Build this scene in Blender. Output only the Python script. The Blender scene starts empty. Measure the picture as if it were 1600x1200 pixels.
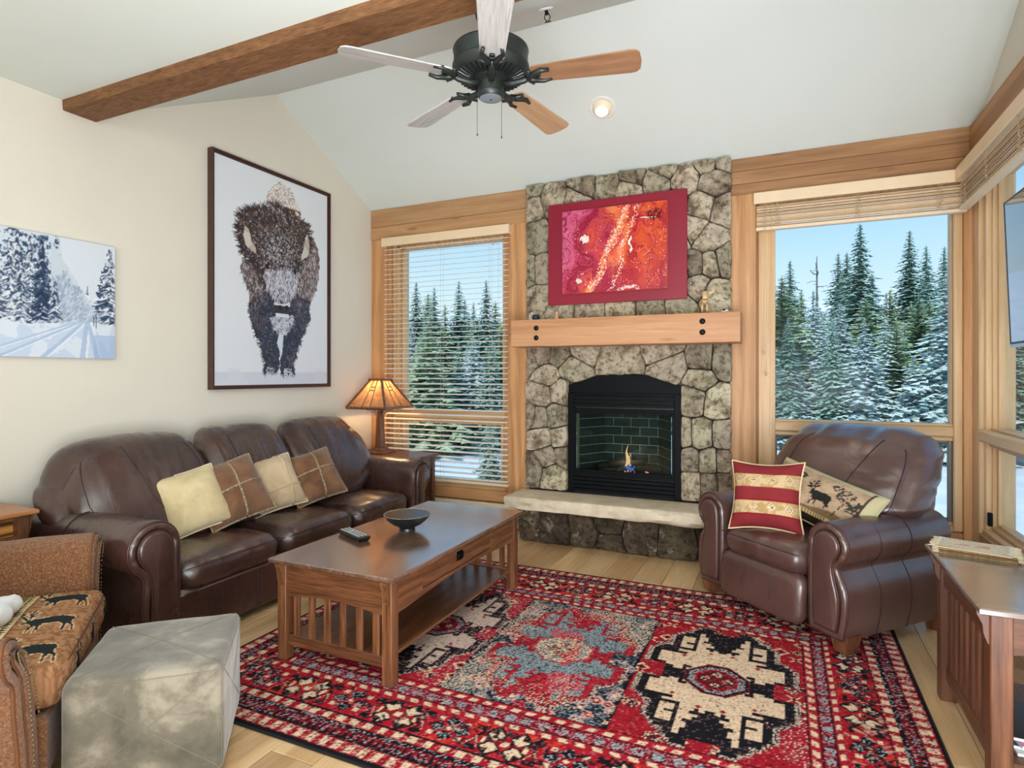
import bpy, bmesh, math, random
import numpy as np
from mathutils import Vector, Matrix, noise

random.seed(7)
PI = math.pi
scene = bpy.context.scene
COL = scene.collection

# ------------------------------------------------------------------ camera
cam_data = bpy.data.cameras.new('camera')
cam = bpy.data.objects.new('camera', cam_data)
COL.objects.link(cam)
cam.location = (0, 0, 1.42)
cam.rotation_euler = (PI / 2, 0, math.radians(24.5))
cam_data.sensor_width = 36
cam_data.lens = 925 / 1600 * 36
cam_data.shift_y = -15 / 1600
cam_data.clip_start = 0.05
cam_data.clip_end = 600
scene.camera = cam

# ------------------------------------------------------------------ view
scene.view_settings.view_transform = 'Standard'
scene.view_settings.look = 'None'
scene.view_settings.gamma = 1.0
scene.view_settings.use_curve_mapping = False
scene.view_settings.exposure = 0.14
scene.cycles.use_denoising = True
scene.cycles.max_bounces = 8
scene.cycles.diffuse_bounces = 5
scene.cycles.glossy_bounces = 4
scene.cycles.transparent_max_bounces = 24
scene.cycles.sample_clamp_indirect = 6.0
scene.cycles.caustics_reflective = False
scene.cycles.caustics_refractive = False

# ------------------------------------------------------------------ world
world = bpy.data.worlds.new('sky')
scene.world = world
world.use_nodes = True
wn, wl = world.node_tree.nodes, world.node_tree.links
wn.clear()
w_out = wn.new('ShaderNodeOutputWorld')
w_bg = wn.new('ShaderNodeBackground')
w_tc = wn.new('ShaderNodeTexCoord')
w_sep = wn.new('ShaderNodeSeparateXYZ')
w_ramp = wn.new('ShaderNodeValToRGB')
wl.new(w_tc.outputs['Generated'], w_sep.inputs[0])
wl.new(w_sep.outputs['Z'], w_ramp.inputs[0])
wl.new(w_ramp.outputs[0], w_bg.inputs[0])
wl.new(w_bg.outputs[0], w_out.inputs[0])
cr = w_ramp.color_ramp
cr.elements[0].position = 0.0
cr.elements[0].color = (0.72, 0.84, 0.93, 1)
cr.elements[1].position = 1.0
cr.elements[1].color = (0.20, 0.40, 0.72, 1)
for p_, c_ in ((0.10, (0.62, 0.79, 0.93)), (0.28, (0.30, 0.58, 0.88)), (0.5, (0.27, 0.50, 0.80))):
    e_ = cr.elements.new(p_)
    e_.color = (*c_, 1)
w_bg.inputs[1].default_value = 1.15


def add_light(name, kind, loc, energy, color=(1, 1, 1), size=1, size_y=None, rot=(0, 0, 0), spread=None):
    d = bpy.data.lights.new(name, kind)
    d.energy = energy
    d.color = color
    if kind == 'AREA':
        d.shape = 'RECTANGLE' if size_y else 'SQUARE'
        d.size = size
        if size_y:
            d.size_y = size_y
        if spread:
            d.spread = spread
    elif kind == 'POINT':
        d.shadow_soft_size = size
    elif kind == 'SUN':
        d.angle = size
    o = bpy.data.objects.new(name, d)
    COL.objects.link(o)
    o.location = loc
    o.rotation_euler = rot
    return o


SUN = add_light('sun_light', 'SUN', (0, -8, 12), 3.2, (1.0, 0.96, 0.90), math.radians(1.5), rot=(math.radians(50), 0, math.radians(-12)))
FILL_REAR = add_light('overhead_fill_light', 'AREA', (-0.6, -1.4, 2.95), 40, (0.92, 0.96, 1.0), 3.6, 2.6)  # added fill behind the camera, no ceiling fixture stands here
FILL_MID = add_light('overhead_fill_light', 'AREA', (-0.5, 0.7, 2.98), 22, (0.92, 0.97, 1.0), 2.2, 1.4)  # second added overhead fill, not a lamp of the room
FILL_WALL = add_light('rear_fill_light', 'AREA', (0.1, -3.3, 1.9), 128, (0.90, 0.95, 1.0), 3.6, 1.8, rot=(math.radians(97), 0, 0))  # unseen fill light added at the back, not a wall lamp
FILL_UP = add_light('upward_fill_light', 'AREA', (0.45, -0.2, 0.75), 104, (0.88, 0.93, 1.0), 1.8, 1.8, rot=Vector((-1.9, 4.2, 2.9)).to_track_quat('-Z', 'Y').to_euler(), spread=math.radians(130))  # added fill aimed up to brighten the vault, no lamp stands here


# ------------------------------------------------------------------ material helpers
def srgb(r, g, b):
    def f(c):
        c /= 255.0
        return c / 12.92 if c <= 0.04045 else ((c + 0.055) / 1.055) ** 2.4
    return (f(r), f(g), f(b), 1.0)


class NT:
    def __init__(self, name, rough=0.5, metal=0.0, spec=0.5, coat=0.0):
        self.m = bpy.data.materials.new(name)
        self.m.use_nodes = True
        self.nt = self.m.node_tree
        self.n = self.nt.nodes
        self.l = self.nt.links
        self.b = self.n['Principled BSDF']
        self.b.inputs['Roughness'].default_value = rough
        self.b.inputs['Metallic'].default_value = metal
        self.b.inputs['Specular IOR Level'].default_value = spec
        if coat:
            self.b.inputs['Coat Weight'].default_value = coat
            self.b.inputs['Coat Roughness'].default_value = 0.25
        self._tc = None

    def new(self, t, **kw):
        x = self.n.new(t)
        for k, v in kw.items():
            setattr(x, k, v)
        return x

    def coords(self, scale=(1, 1, 1), rnd=False, kind='Object'):
        tc = self.new('ShaderNodeTexCoord')
        mp = self.new('ShaderNodeMapping')
        mp.inputs['Scale'].default_value = scale
        self.l.new(tc.outputs[kind], mp.inputs[0])
        if rnd:
            oi = self.new('ShaderNodeObjectInfo')
            ml = self.new('ShaderNodeMath', operation='MULTIPLY')
            ml.inputs[1].default_value = 37.0
            self.l.new(oi.outputs['Random'], ml.inputs[0])
            cb = self.new('ShaderNodeCombineXYZ')
            for i in range(3):
                self.l.new(ml.outputs[0], cb.inputs[i])
            self.l.new(cb.outputs[0], mp.inputs['Location'])
        return mp.outputs[0]

    def noise(self, vec, scale=5, detail=4, rough=0.55, dist=0.0):
        x = self.new('ShaderNodeTexNoise')
        x.inputs['Scale'].default_value = scale
        x.inputs['Detail'].default_value = detail
        x.inputs['Roughness'].default_value = rough
        x.inputs['Distortion'].default_value = dist
        if vec is not None:
            self.l.new(vec, x.inputs['Vector'])
        return x.outputs['Fac']

    def voronoi(self, vec, scale=5, feature='F1', out='Distance'):
        x = self.new('ShaderNodeTexVoronoi', feature=feature)
        x.inputs['Scale'].default_value = scale
        if vec is not None:
            self.l.new(vec, x.inputs['Vector'])
        return x.outputs[out]

    def wave(self, vec, scale=5, dist=2, detail=2, dscale=1, axis='X', bands='BANDS'):
        x = self.new('ShaderNodeTexWave', wave_type=bands)
        if bands == 'BANDS':
            x.bands_direction = axis
        x.inputs['Scale'].default_value = scale
        x.inputs['Distortion'].default_value = dist
        x.inputs['Detail'].default_value = detail
        x.inputs['Detail Scale'].default_value = dscale
        self.l.new(vec, x.inputs['Vector'])
        return x.outputs['Fac']

    def ramp(self, fac, stops, interp='LINEAR'):
        x = self.new('ShaderNodeValToRGB')
        x.color_ramp.interpolation = interp
        e = x.color_ramp.elements
        e[0].position, e[0].color = stops[0][0], stops[0][1]
        e[1].position, e[1].color = stops[-1][0], stops[-1][1]
        for p, c in stops[1:-1]:
            q = e.new(p)
            q.color = c
        self.l.new(fac, x.inputs[0])
        return x.outputs[0]

    def mix(self, fac, a, b, blend='MIX'):
        x = self.new('ShaderNodeMix', data_type='RGBA', blend_type=blend)
        for i, v in ((0, fac), (6, a), (7, b)):
            if isinstance(v, (int, float)):
                x.inputs[i].default_value = v
            elif isinstance(v, tuple):
                x.inputs[i].default_value = v
            else:
                self.l.new(v, x.inputs[i])
        return x.outputs[2]

    def math(self, op, a, b=0.0):
        x = self.new('ShaderNodeMath', operation=op)
        for i, v in ((0, a), (1, b)):
            if isinstance(v, (int, float)):
                x.inputs[i].default_value = v
            else:
                self.l.new(v, x.inputs[i])
        return x.outputs[0]

    def rand_value(self, col, lo=0.85, hi=1.15, hue=0.0):
        oi = self.new('ShaderNodeObjectInfo')
        mr = self.new('ShaderNodeMapRange')
        mr.inputs[3].default_value = lo
        mr.inputs[4].default_value = hi
        self.l.new(oi.outputs['Random'], mr.inputs[0])
        hs = self.new('ShaderNodeHueSaturation')
        self.l.new(mr.outputs[0], hs.inputs['Value'])
        if hue:
            m2 = self.new('ShaderNodeMapRange')
            m2.inputs[3].default_value = 0.5 - hue
            m2.inputs[4].default_value = 0.5 + hue
            f = self.math('FRACT', self.math('MULTIPLY', oi.outputs['Random'], 7.31))
            self.l.new(f, m2.inputs[0])
            self.l.new(m2.outputs[0], hs.inputs['Hue'])
        self.l.new(col, hs.inputs['Color'])
        return hs.outputs[0]

    def color(self, c):
        if isinstance(c, tuple):
            self.b.inputs['Base Color'].default_value = c
        else:
            self.l.new(c, self.b.inputs['Base Color'])

    def rough(self, c):
        self.l.new(c, self.b.inputs['Roughness'])

    def bump(self, h, strength=0.3, dist=0.01):
        x = self.new('ShaderNodeBump')
        x.inputs['Strength'].default_value = strength
        x.inputs['Distance'].default_value = dist
        self.l.new(h, x.inputs['Height'])
        if self.b.inputs['Normal'].is_linked:
            self.l.new(self.b.inputs['Normal'].links[0].from_socket, x.inputs['Normal'])
        self.l.new(x.outputs[0], self.b.inputs['Normal'])


def axis_scale(axis, along, across):
    return tuple(along if a == axis else across for a in 'xyz')


def wood(name, dark, mid, light, axis='x', rough=0.45, grain=14, along=1.1, pores=0.35, rnd=True, knots=False, bump=0.15, coat=0.0, lo=0.88, hi=1.12, rings=0.25):
    t = NT(name, rough, coat=coat)
    if coat >= .5: t.b.inputs['Coat IOR'].default_value = 2.0; t.b.inputs['Coat Roughness'].default_value = 0.16; t.b.inputs['Coat Weight'].default_value = 1.0
    v = t.coords(axis_scale(axis, along * 1.6, grain), rnd)
    n1 = t.noise(v, 1.0, 6, 0.62, 1.6)
    w = t.wave(v, 0.40, 9.0, 4, 1.0, {'x': 'Y', 'y': 'Z', 'z': 'X'}[axis])
    f = t.mix(rings, n1, w)
    c = t.ramp(f, [(0.12, dark), (0.5, mid), (0.88, light)])
    v2 = t.coords(axis_scale(axis, along * 5, grain * 12), rnd)
    n2 = t.noise(v2, 1.0, 3, 0.6)
    p = t.ramp(n2, [(0.35, (1 - pores, 1 - pores, 1 - pores, 1)), (0.55, (1, 1, 1, 1))])
    c = t.mix(1.0, c, p, 'MULTIPLY')
    if knots:
        v3 = t.coords(axis_scale(axis, 1.3, 5.0), rnd)
        k = t.voronoi(v3, 1.0)
        kk = t.ramp(k, [(0.05, (0, 0, 0, 1)), (0.11, (1, 1, 1, 1))])
        c = t.mix(kk, t.mix(0.65, c, dark), c)
    if rnd:
        c = t.rand_value(c, lo, hi)
    t.color(c)
    if bump:
        t.bump(n2, bump, 0.002)
    return t.m


def plain(name, col, rough=0.5, metal=0.0, nscale=0, namt=0.1, bump=0.0, bscale=200, coat=0.0, spec=0.5):
    t = NT(name, rough, metal, spec, coat)
    if nscale:
        v = t.coords()
        n = t.noise(v, nscale, 4)
        a = tuple(x * (1 - namt) for x in col[:3]) + (1,)
        b = tuple(min(1, x * (1 + namt)) for x in col[:3]) + (1,)
        t.color(t.ramp(n, [(0.3, a), (0.7, b)]))
    else:
        t.color(col)
    if bump:
        v = t.coords()
        t.bump(t.noise(v, bscale, 3), bump, 0.002)
    return t.m


def emit(name, col, strength):
    t = NT(name)
    t.b.inputs['Base Color'].default_value = (0, 0, 0, 1)
    t.b.inputs['Emission Color'].default_value = col
    t.b.inputs['Emission Strength'].default_value = strength
    return t.m


def leather_mat(name, base, light, rough=0.33):
    t = NT(name, rough, coat=0.55)
    t.b.inputs['Coat IOR'].default_value = 1.7
    t.b.inputs['Coat Roughness'].default_value = 0.30
    v = t.coords()
    n = t.noise(v, 3.5, 5, 0.6)
    c = t.ramp(n, [(0.3, base), (0.72, light)])
    t.color(c)
    r = t.ramp(t.noise(v, 9, 3), [(0.3, (rough - .02,) * 3 + (1,)), (0.7, (rough + .05,) * 3 + (1,))])
    t.rough(r)
    t.bump(t.noise(v, 260, 2), 0.04, 0.001)
    v2 = t.coords((1, 1, 0.45))
    t.bump(t.noise(v2, 11, 2, 0.4, 0.3), 0.14, 0.012)
    rg_ = t.math('ABSOLUTE', t.math('SUBTRACT', t.noise(t.coords((1, 1, .5)), 7, 4, .55, 1.4), .5))
    t.bump(t.math('MINIMUM', rg_, .10), 0.24, 0.03)
    return t.m


def paint_mat(name, rough=0.9, bump=0.0, bscale=300, spec=0.3, noise_mul=0.0, nscale=250):
    """colours come from the woven / printed pattern stored on the mesh"""
    t = NT(name, rough, spec=spec)
    a = t.new('ShaderNodeAttribute', attribute_name='print')
    c = a.outputs['Color']
    if noise_mul:
        v = t.coords()
        n = t.noise(v, nscale, 2)
        g = t.ramp(n, [(0.3, (1 - noise_mul,) * 3 + (1,)), (0.65, (1, 1, 1, 1))])
        c = t.mix(1.0, c, g, 'MULTIPLY')
    t.color(c)
    if bump:
        v = t.coords()
        t.bump(t.noise(v, bscale, 2), bump, 0.004)
    return t.m


# ------------------------------------------------------------------ mesh helpers
class MB:
    def __init__(self):
        self.v, self.f = [], []

    def add(self, vs, fs):
        o = len(self.v)
        self.v += [tuple(p) for p in vs]
        self.f += [tuple(i + o for i in f) for f in fs]
        return self

    def box(self, x0, x1, y0, y1, z0, z1, b=0.0):
        if x1 < x0: x0, x1 = x1, x0
        if y1 < y0: y0, y1 = y1, y0
        if z1 < z0: z0, z1 = z1, z0
        b = min(b, (x1 - x0) * .45, (y1 - y0) * .45, (z1 - z0) * .45)
        L, Hh = (x0, y0, z0), (x1, y1, z1)
        if b <= 0:
            vs = [((x0, x1)[i & 1], (y0, y1)[i >> 1 & 1], (z0, z1)[i >> 2 & 1]) for i in range(8)]
            return self.add(vs, [(0, 2, 3, 1), (4, 5, 7, 6), (0, 1, 5, 4), (2, 6, 7, 3), (0, 4, 6, 2), (1, 3, 7, 5)])
        idx, vs = {}, []
        for sx in (0, 1):
            for sy in (0, 1):
                for sz in (0, 1):
                    for a in range(3):
                        p = []
                        for k, s in enumerate((sx, sy, sz)):
                            e = (L, Hh)[s][k]
                            p.append(e if k == a else e + (b if s == 0 else -b))
                        idx[(sx, sy, sz, a)] = len(vs)
                        vs.append(p)
        fs = []
        for a in range(3):
            o1, o2 = [k for k in range(3) if k != a]
            for s in (0, 1):
                q = []
                for u, w in ((0, 0), (1, 0), (1, 1), (0, 1)):
                    k = [0, 0, 0]
                    k[a], k[o1], k[o2] = s, u, w
                    q.append(idx[(*k, a)])
                fs.append(tuple(q) if s ^ (a == 1) else tuple(q[::-1]))
            # edges parallel to axis a
            for u in (0, 1):
                for w in (0, 1):
                    q = []
                    for s, face in ((0, o1), (1, o1), (1, o2), (0, o2)):
                        k = [0, 0, 0]
                        k[a], k[o1], k[o2] = s, u, w
                        q.append(idx[(*k, face)])
                    fs.append(tuple(q))
        for sx in (0, 1):
            for sy in (0, 1):
                for sz in (0, 1):
                    fs.append(tuple(idx[(sx, sy, sz, a)] for a in range(3)))
        return self.add(vs, fs)

    def frame(self, x0, x1, z0, z1, w, y0, y1, b=0.003, axis='y'):
        """rectangular ring standing in the xz plane (or the yz plane with axis='x')"""
        for a, c, d, e in ((x0, x0 + w, z0, z1), (x1 - w, x1, z0, z1), (x0 + w, x1 - w, z0, z0 + w), (x0 + w, x1 - w, z1 - w, z1)):
            if axis == 'y':
                self.box(a, c, y0, y1, d, e, b)
            else:
                self.box(y0, y1, a, c, d, e, b)
        return self

    def tube(self, pts, r, n=8, closed=False, taper=None):
        pts = [Vector(p) for p in pts]
        m = len(pts)
        if m < 2:
            return self
        rings = []
        up = None
        for i, p in enumerate(pts):
            if closed:
                t = pts[(i + 1) % m] - pts[i - 1]
            else:
                t = pts[min(i + 1, m - 1)] - pts[max(i - 1, 0)]
            if t.length < 1e-9:
                t = Vector((0, 0, 1))
            t.normalize()
            if up is None:
                up = Vector((0, 0, 1)) if abs(t.z) < 0.9 else Vector((1, 0, 0))
            s = t.cross(up)
            if s.length < 1e-6:
                up = Vector((1, 0, 0)); s = t.cross(up)
            s.normalize()
            up = s.cross(t).normalized()
            rr = r if not callable(r) else r(i / (m - 1))
            rings.append([p + (s * math.cos(2 * PI * k / n) + up * math.sin(2 * PI * k / n)) * rr for k in range(n)])
        vs = [q for ring in rings for q in ring]
        fs = []
        for i in range(m if closed else m - 1):
            j = (i + 1) % m
            for k in range(n):
                fs.append((i * n + k, i * n + (k + 1) % n, j * n + (k + 1) % n, j * n + k))
        if not closed:
            fs.append(tuple(range(n))[::-1])
            fs.append(tuple((m - 1) * n + k for k in range(n)))
        return self.add(vs, fs)

    def lathe(self, prof, n=24, c=(0, 0, 0), caps=True, ang0=0.0, sx=1, sy=1):
        vs, fs = [], []
        m = len(prof)
        for r, z in prof:
            for k in range(n):
                a = 2 * PI * k / n + ang0
                vs.append((c[0] + r * math.cos(a) * sx, c[1] + r * math.sin(a) * sy, c[2] + z))
        for i in range(m - 1):
            for k in range(n):
                fs.append((i * n + k, i * n + (k + 1) % n, (i + 1) * n + (k + 1) % n, (i + 1) * n + k))
        if caps:
            fs.append(tuple(range(n))[::-1])
            fs.append(tuple((m - 1) * n + k for k in range(n)))
        return self.add(vs, fs)

    def prism(self, poly, a, b, axis='y', map3=None):
        """extrude a 2D polygon between a and b along the axis"""
        n = len(poly)
        def P(q, d):
            if map3: return map3(q[0], q[1], d)
            if axis == 'y': return (q[0], d, q[1])
            if axis == 'x': return (d, q[0], q[1])
            return (q[0], q[1], d)
        vs = [P(q, a) for q in poly] + [P(q, b) for q in poly]
        fs = [tuple(range(n)), tuple(range(n, 2 * n))[::-1]]
        for i in range(n):
            j = (i + 1) % n
            fs.append((i, i + n, j + n, j))
        return self.add(vs, fs)

    def loft(self, rings, closed_ring=True, cap=True):
        n = len(rings[0])
        vs = [p for r in rings for p in r]
        fs = []
        for i in range(len(rings) - 1):
            for k in range(n if closed_ring else n - 1):
                fs.append((i * n + k, i * n + (k + 1) % n, (i + 1) * n + (k + 1) % n, (i + 1) * n + k))
        if cap and closed_ring:
            fs.append(tuple(range(n))[::-1])
            fs.append(tuple((len(rings) - 1) * n + k for k in range(n)))
        return self.add(vs, fs)

    def xf(self, M, start=0):
        self.v = self.v[:start] + [tuple(M @ Vector(p)) for p in self.v[start:]]
        return self

    def build(self, name, m=None, parent=None, smooth=False, fix=True, loc=None, rot=None):
        me = bpy.data.meshes.new(name)
        me.from_pydata(self.v, [], self.f)
        if fix and len(self.f) < 60000:
            bm = bmesh.new()
            bm.from_mesh(me)
            bmesh.ops.recalc_face_normals(bm, faces=bm.faces)
            bm.to_mesh(me)
            bm.free()
        if smooth:
            me.polygons.foreach_set('use_smooth', [True] * len(me.polygons))
            if smooth != True:
                me.set_sharp_from_angle(angle=math.radians(smooth))
        me.update()
        o = bpy.data.objects.new(name, me)
        COL.objects.link(o)
        if m is not None:
            me.materials.append(m)
        if parent is not None:
            o.parent = parent
        if loc:
            o.location = loc
        if rot:
            o.rotation_euler = rot
        return o


def thing(name, label, cat, loc=(0, 0, 0), rotz=0.0, group=None, kind=None):
    o = bpy.data.objects.new(name, None)
    COL.objects.link(o)
    o.location = loc
    o.rotation_euler = (0, 0, rotz)
    return tag(o, label, cat, group, kind)


def tag(o, label=None, cat=None, group=None, kind=None):
    if label: o['label'] = label
    if cat: o['category'] = cat
    if group: o['group'] = group
    if kind: o['kind'] = kind
    return o


def dup(root, loc=None, rotz=None):
    r = root.copy(); COL.objects.link(r)
    if loc: r.location = loc
    if rotz is not None: r.rotation_euler = (0, 0, rotz)
    for ch in list(root.children):
        c = ch.copy(); COL.objects.link(c); c.parent = r
        for g in list(ch.children):
            d = g.copy(); COL.objects.link(d); d.parent = c
    return r


def inst(src, parent, loc, rot=None, scale=None):
    o = src.copy(); COL.objects.link(o)
    o.parent = parent
    o.location = loc
    if rot: o.rotation_euler = rot
    if scale: o.scale = scale
    return o


def fbm(w, h, base, octaves=5, seed=0, gain=0.5):
    """tiling-free value noise as a numpy array h x w in 0..1"""
    rg = np.random.RandomState(seed)
    out = np.zeros((h, w)); amp = 1.0; tot = 0
    for o in range(octaves):
        n = base * 2 ** o
        nx = max(2, int(n) + 2); ny = max(2, int(n * h / w) + 2)
        g = rg.rand(ny + 1, nx + 1)
        ys = np.linspace(0, ny - 1.001, h); xs = np.linspace(0, nx - 1.001, w)
        yi = ys.astype(int); xi = xs.astype(int)
        fy = (ys - yi)[:, None]; fx = (xs - xi)[None, :]
        fy = fy * fy * (3 - 2 * fy); fx = fx * fx * (3 - 2 * fx)
        a = g[yi][:, xi]; b = g[yi][:, xi + 1]; c = g[yi + 1][:, xi]; d = g[yi + 1][:, xi + 1]
        out += amp * ((a * (1 - fx) + b * fx) * (1 - fy) + (c * (1 - fx) + d * fx) * fy)
        tot += amp; amp *= gain
    return out / tot


def lin(c):
    c = np.asarray(c, float) / 255.0
    return np.where(c <= 0.04045, c / 12.92, ((c + 0.055) / 1.055) ** 2.4)


class Canvas:
    """a flat printed / woven pattern, row 0 at the bottom, units = metres"""
    def __init__(self, w, h, res, col=(255, 255, 255)):
        self.nx = int(round(w / res)) + 1; self.ny = int(round(h / res)) + 1
        self.w, self.h = w, h
        self.X, self.Y = np.meshgrid(np.linspace(0, w, self.nx), np.linspace(0, h, self.ny))
        self.C = np.zeros((self.ny, self.nx, 3)); self.C[:] = col

    def stroke(self, x0, y0, x1, y1, w, col, a=1.0):
        rx, ry = self.w / (self.nx - 1), self.h / (self.ny - 1)
        i0 = max(0, int((min(x0, x1) - w) / rx)); i1 = min(self.nx, int((max(x0, x1) + w) / rx) + 2)
        j0 = max(0, int((min(y0, y1) - w) / ry)); j1 = min(self.ny, int((max(y0, y1) + w) / ry) + 2)
        if i1 <= i0 or j1 <= j0: return
        X = self.X[j0:j1, i0:i1]; Y = self.Y[j0:j1, i0:i1]
        dx, dy = x1 - x0, y1 - y0
        t = np.clip(((X - x0) * dx + (Y - y0) * dy) / (dx * dx + dy * dy + 1e-12), 0, 1)
        d = np.sqrt((X - x0 - t * dx) ** 2 + (Y - y0 - t * dy) ** 2)
        k = (np.clip((w * (1 - .7 * t) - d) / (rx * .8) + .5, 0, 1) * a)[..., None]
        self.C[j0:j1, i0:i1] = self.C[j0:j1, i0:i1] * (1 - k) + np.asarray(col, float) * k

    def put(self, mask, col, a=1.0):
        if isinstance(a, np.ndarray): a = a[mask][:, None]
        if isinstance(col, np.ndarray) and col.ndim == 3: col = col[mask]
        self.C[mask] = self.C[mask] * (1 - a) + np.asarray(col, float) * a

    def inpoly(self, pts, X=None, Y=None):
        X = self.X if X is None else X; Y = self.Y if Y is None else Y
        ins = np.zeros(X.shape, bool)
        n = len(pts)
        for i in range(n):
            x1, y1 = pts[i]; x2, y2 = pts[(i + 1) % n]
            if y1 == y2: continue
            c = ((Y < y1) != (Y < y2)) & (X < (x2 - x1) * (Y - y1) / (y2 - y1) + x1)
            ins ^= c
        return ins

    def line(self, a, b, w, X=None, Y=None):
        X = self.X if X is None else X; Y = self.Y if Y is None else Y
        ax, ay = a; bx, by = b
        dx, dy = bx - ax, by - ay
        t = np.clip(((X - ax) * dx + (Y - ay) * dy) / (dx * dx + dy * dy + 1e-12), 0, 1)
        return (X - ax - t * dx) ** 2 + (Y - ay - t * dy) ** 2 < w * w

    def sample(self, u, v):
        i = np.clip((np.asarray(u) * (self.nx - 1)).round().astype(int), 0, self.nx - 1)
        j = np.clip((np.asarray(v) * (self.ny - 1)).round().astype(int), 0, self.ny - 1)
        return self.C[j, i]


def set_print(me, cols):
    """cols: N x 3 in 0..255 sRGB, one per vertex"""
    a = me.color_attributes.new('print', 'FLOAT_COLOR', 'POINT')
    arr = np.ones((len(cols), 4), np.float32)
    arr[:, :3] = lin(np.clip(cols, 0, 255))
    a.data.foreach_set('color', arr.ravel())


def printed_grid(name, cv, pos, mat, parent=None, smooth=True):
    """a dense sheet: pos(X, Y) -> (x, y, z) arrays, coloured by the canvas"""
    x, y, z = pos(cv.X, cv.Y)
    n = cv.nx * cv.ny
    co = np.stack([np.broadcast_to(a, cv.X.shape) for a in (x, y, z)], -1).reshape(-1, 3).astype(np.float32)
    me = bpy.data.meshes.new(name)
    I = np.arange(n).reshape(cv.ny, cv.nx)
    q = np.stack([I[:-1, :-1], I[:-1, 1:], I[1:, 1:], I[1:, :-1]], -1).reshape(-1, 4)
    me.vertices.add(n); me.vertices.foreach_set('co', co.ravel())
    me.loops.add(q.size); me.loops.foreach_set('vertex_index', q.ravel().astype(np.int32))
    me.polygons.add(len(q)); me.polygons.foreach_set('loop_start', np.arange(0, q.size, 4, dtype=np.int32))
    me.update(calc_edges=True)
    if smooth:
        me.polygons.foreach_set('use_smooth', np.ones(len(q), bool))
    set_print(me, cv.C.reshape(-1, 3))
    me.materials.append(mat)
    o = bpy.data.objects.new(name, me)
    COL.objects.link(o)
    if parent is not None: o.parent = parent
    return o


def puff(w, d, h, n=(16, 12, 6), e=(5, 5, 3), warp=None, amp=0.0, freq=8.0, seed=0.0, fold=None):
    """a rounded, slightly crowned cushion block; returns (verts, faces)"""
    nx, ny, nz = n
    vid, vs, fs = {}, [], []
    def key(i, j, k):
        if (i, j, k) not in vid:
            vid[(i, j, k)] = len(vs)
            x, y, z = (2 * i / nx - 1, 2 * j / ny - 1, 2 * k / nz - 1)
            # fold the cube on to a superellipsoid
            s = (abs(x) ** e[0] + abs(y) ** e[1] + abs(z) ** e[2])
            m = max(abs(x), abs(y), abs(z))
            f = m / (s ** (1.0 / ((e[0] + e[1] + e[2]) / 3.0))) if s > 0 else 1
            p = Vector((x * f * w / 2, y * f * d / 2, z * f * h / 2))
            nrm = Vector((x ** 3 / w, y ** 3 / d, z ** 3 / h)).normalized()
            if amp:
                q = Vector((p.x * freq + seed, p.y * freq, p.z * freq * .7))
                p += nrm * amp * (noise.noise(q) + .5 * noise.noise(q * 2.3))
            if fold:
                p += nrm * fold(p, x, y, z)
            if warp:
                p = Vector(warp(p, x, y, z))
            vs.append(tuple(p))
        return vid[(i, j, k)]
    for i in range(nx):
        for j in range(ny):
            fs.append((key(i, j, 0), key(i, j + 1, 0), key(i + 1, j + 1, 0), key(i + 1, j, 0)))
            fs.append((key(i, j, nz), key(i + 1, j, nz), key(i + 1, j + 1, nz), key(i, j + 1, nz)))
    for i in range(nx):
        for k in range(nz):
            fs.append((key(i, 0, k), key(i + 1, 0, k), key(i + 1, 0, k + 1), key(i, 0, k + 1)))
            fs.append((key(i, ny, k), key(i, ny, k + 1), key(i + 1, ny, k + 1), key(i + 1, ny, k)))
    for j in range(ny):
        for k in range(nz):
            fs.append((key(0, j, k), key(0, j, k + 1), key(0, j + 1, k + 1), key(0, j + 1, k)))
            fs.append((key(nx, j, k), key(nx, j + 1, k), key(nx, j + 1, k + 1), key(nx, j, k + 1)))
    return vs, fs


def offset_poly(pts, d):
    """move a closed 2D outline inwards by d (outline counter-clockwise or not)"""
    n = len(pts)
    area = sum(pts[i][0] * pts[(i + 1) % n][1] - pts[(i + 1) % n][0] * pts[i][1] for i in range(n))
    sg = 1 if area > 0 else -1
    out = []
    for i in range(n):
        a, b, c = Vector(pts[i - 1]), Vector(pts[i]), Vector(pts[(i + 1) % n])
        t1 = (b - a).normalized() if (b - a).length > 1e-9 else Vector((1, 0))
        t2 = (c - b).normalized() if (c - b).length > 1e-9 else t1
        nn = Vector((-(t1.y + t2.y), t1.x + t2.x))
        if nn.length < 1e-6: nn = Vector((-t1.y, t1.x))
        nn.normalize()
        k = 1 / max(0.5, nn.dot(Vector((-t1.y, t1.x))))
        out.append(tuple(b + nn * d * sg * k))
    return out

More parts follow.
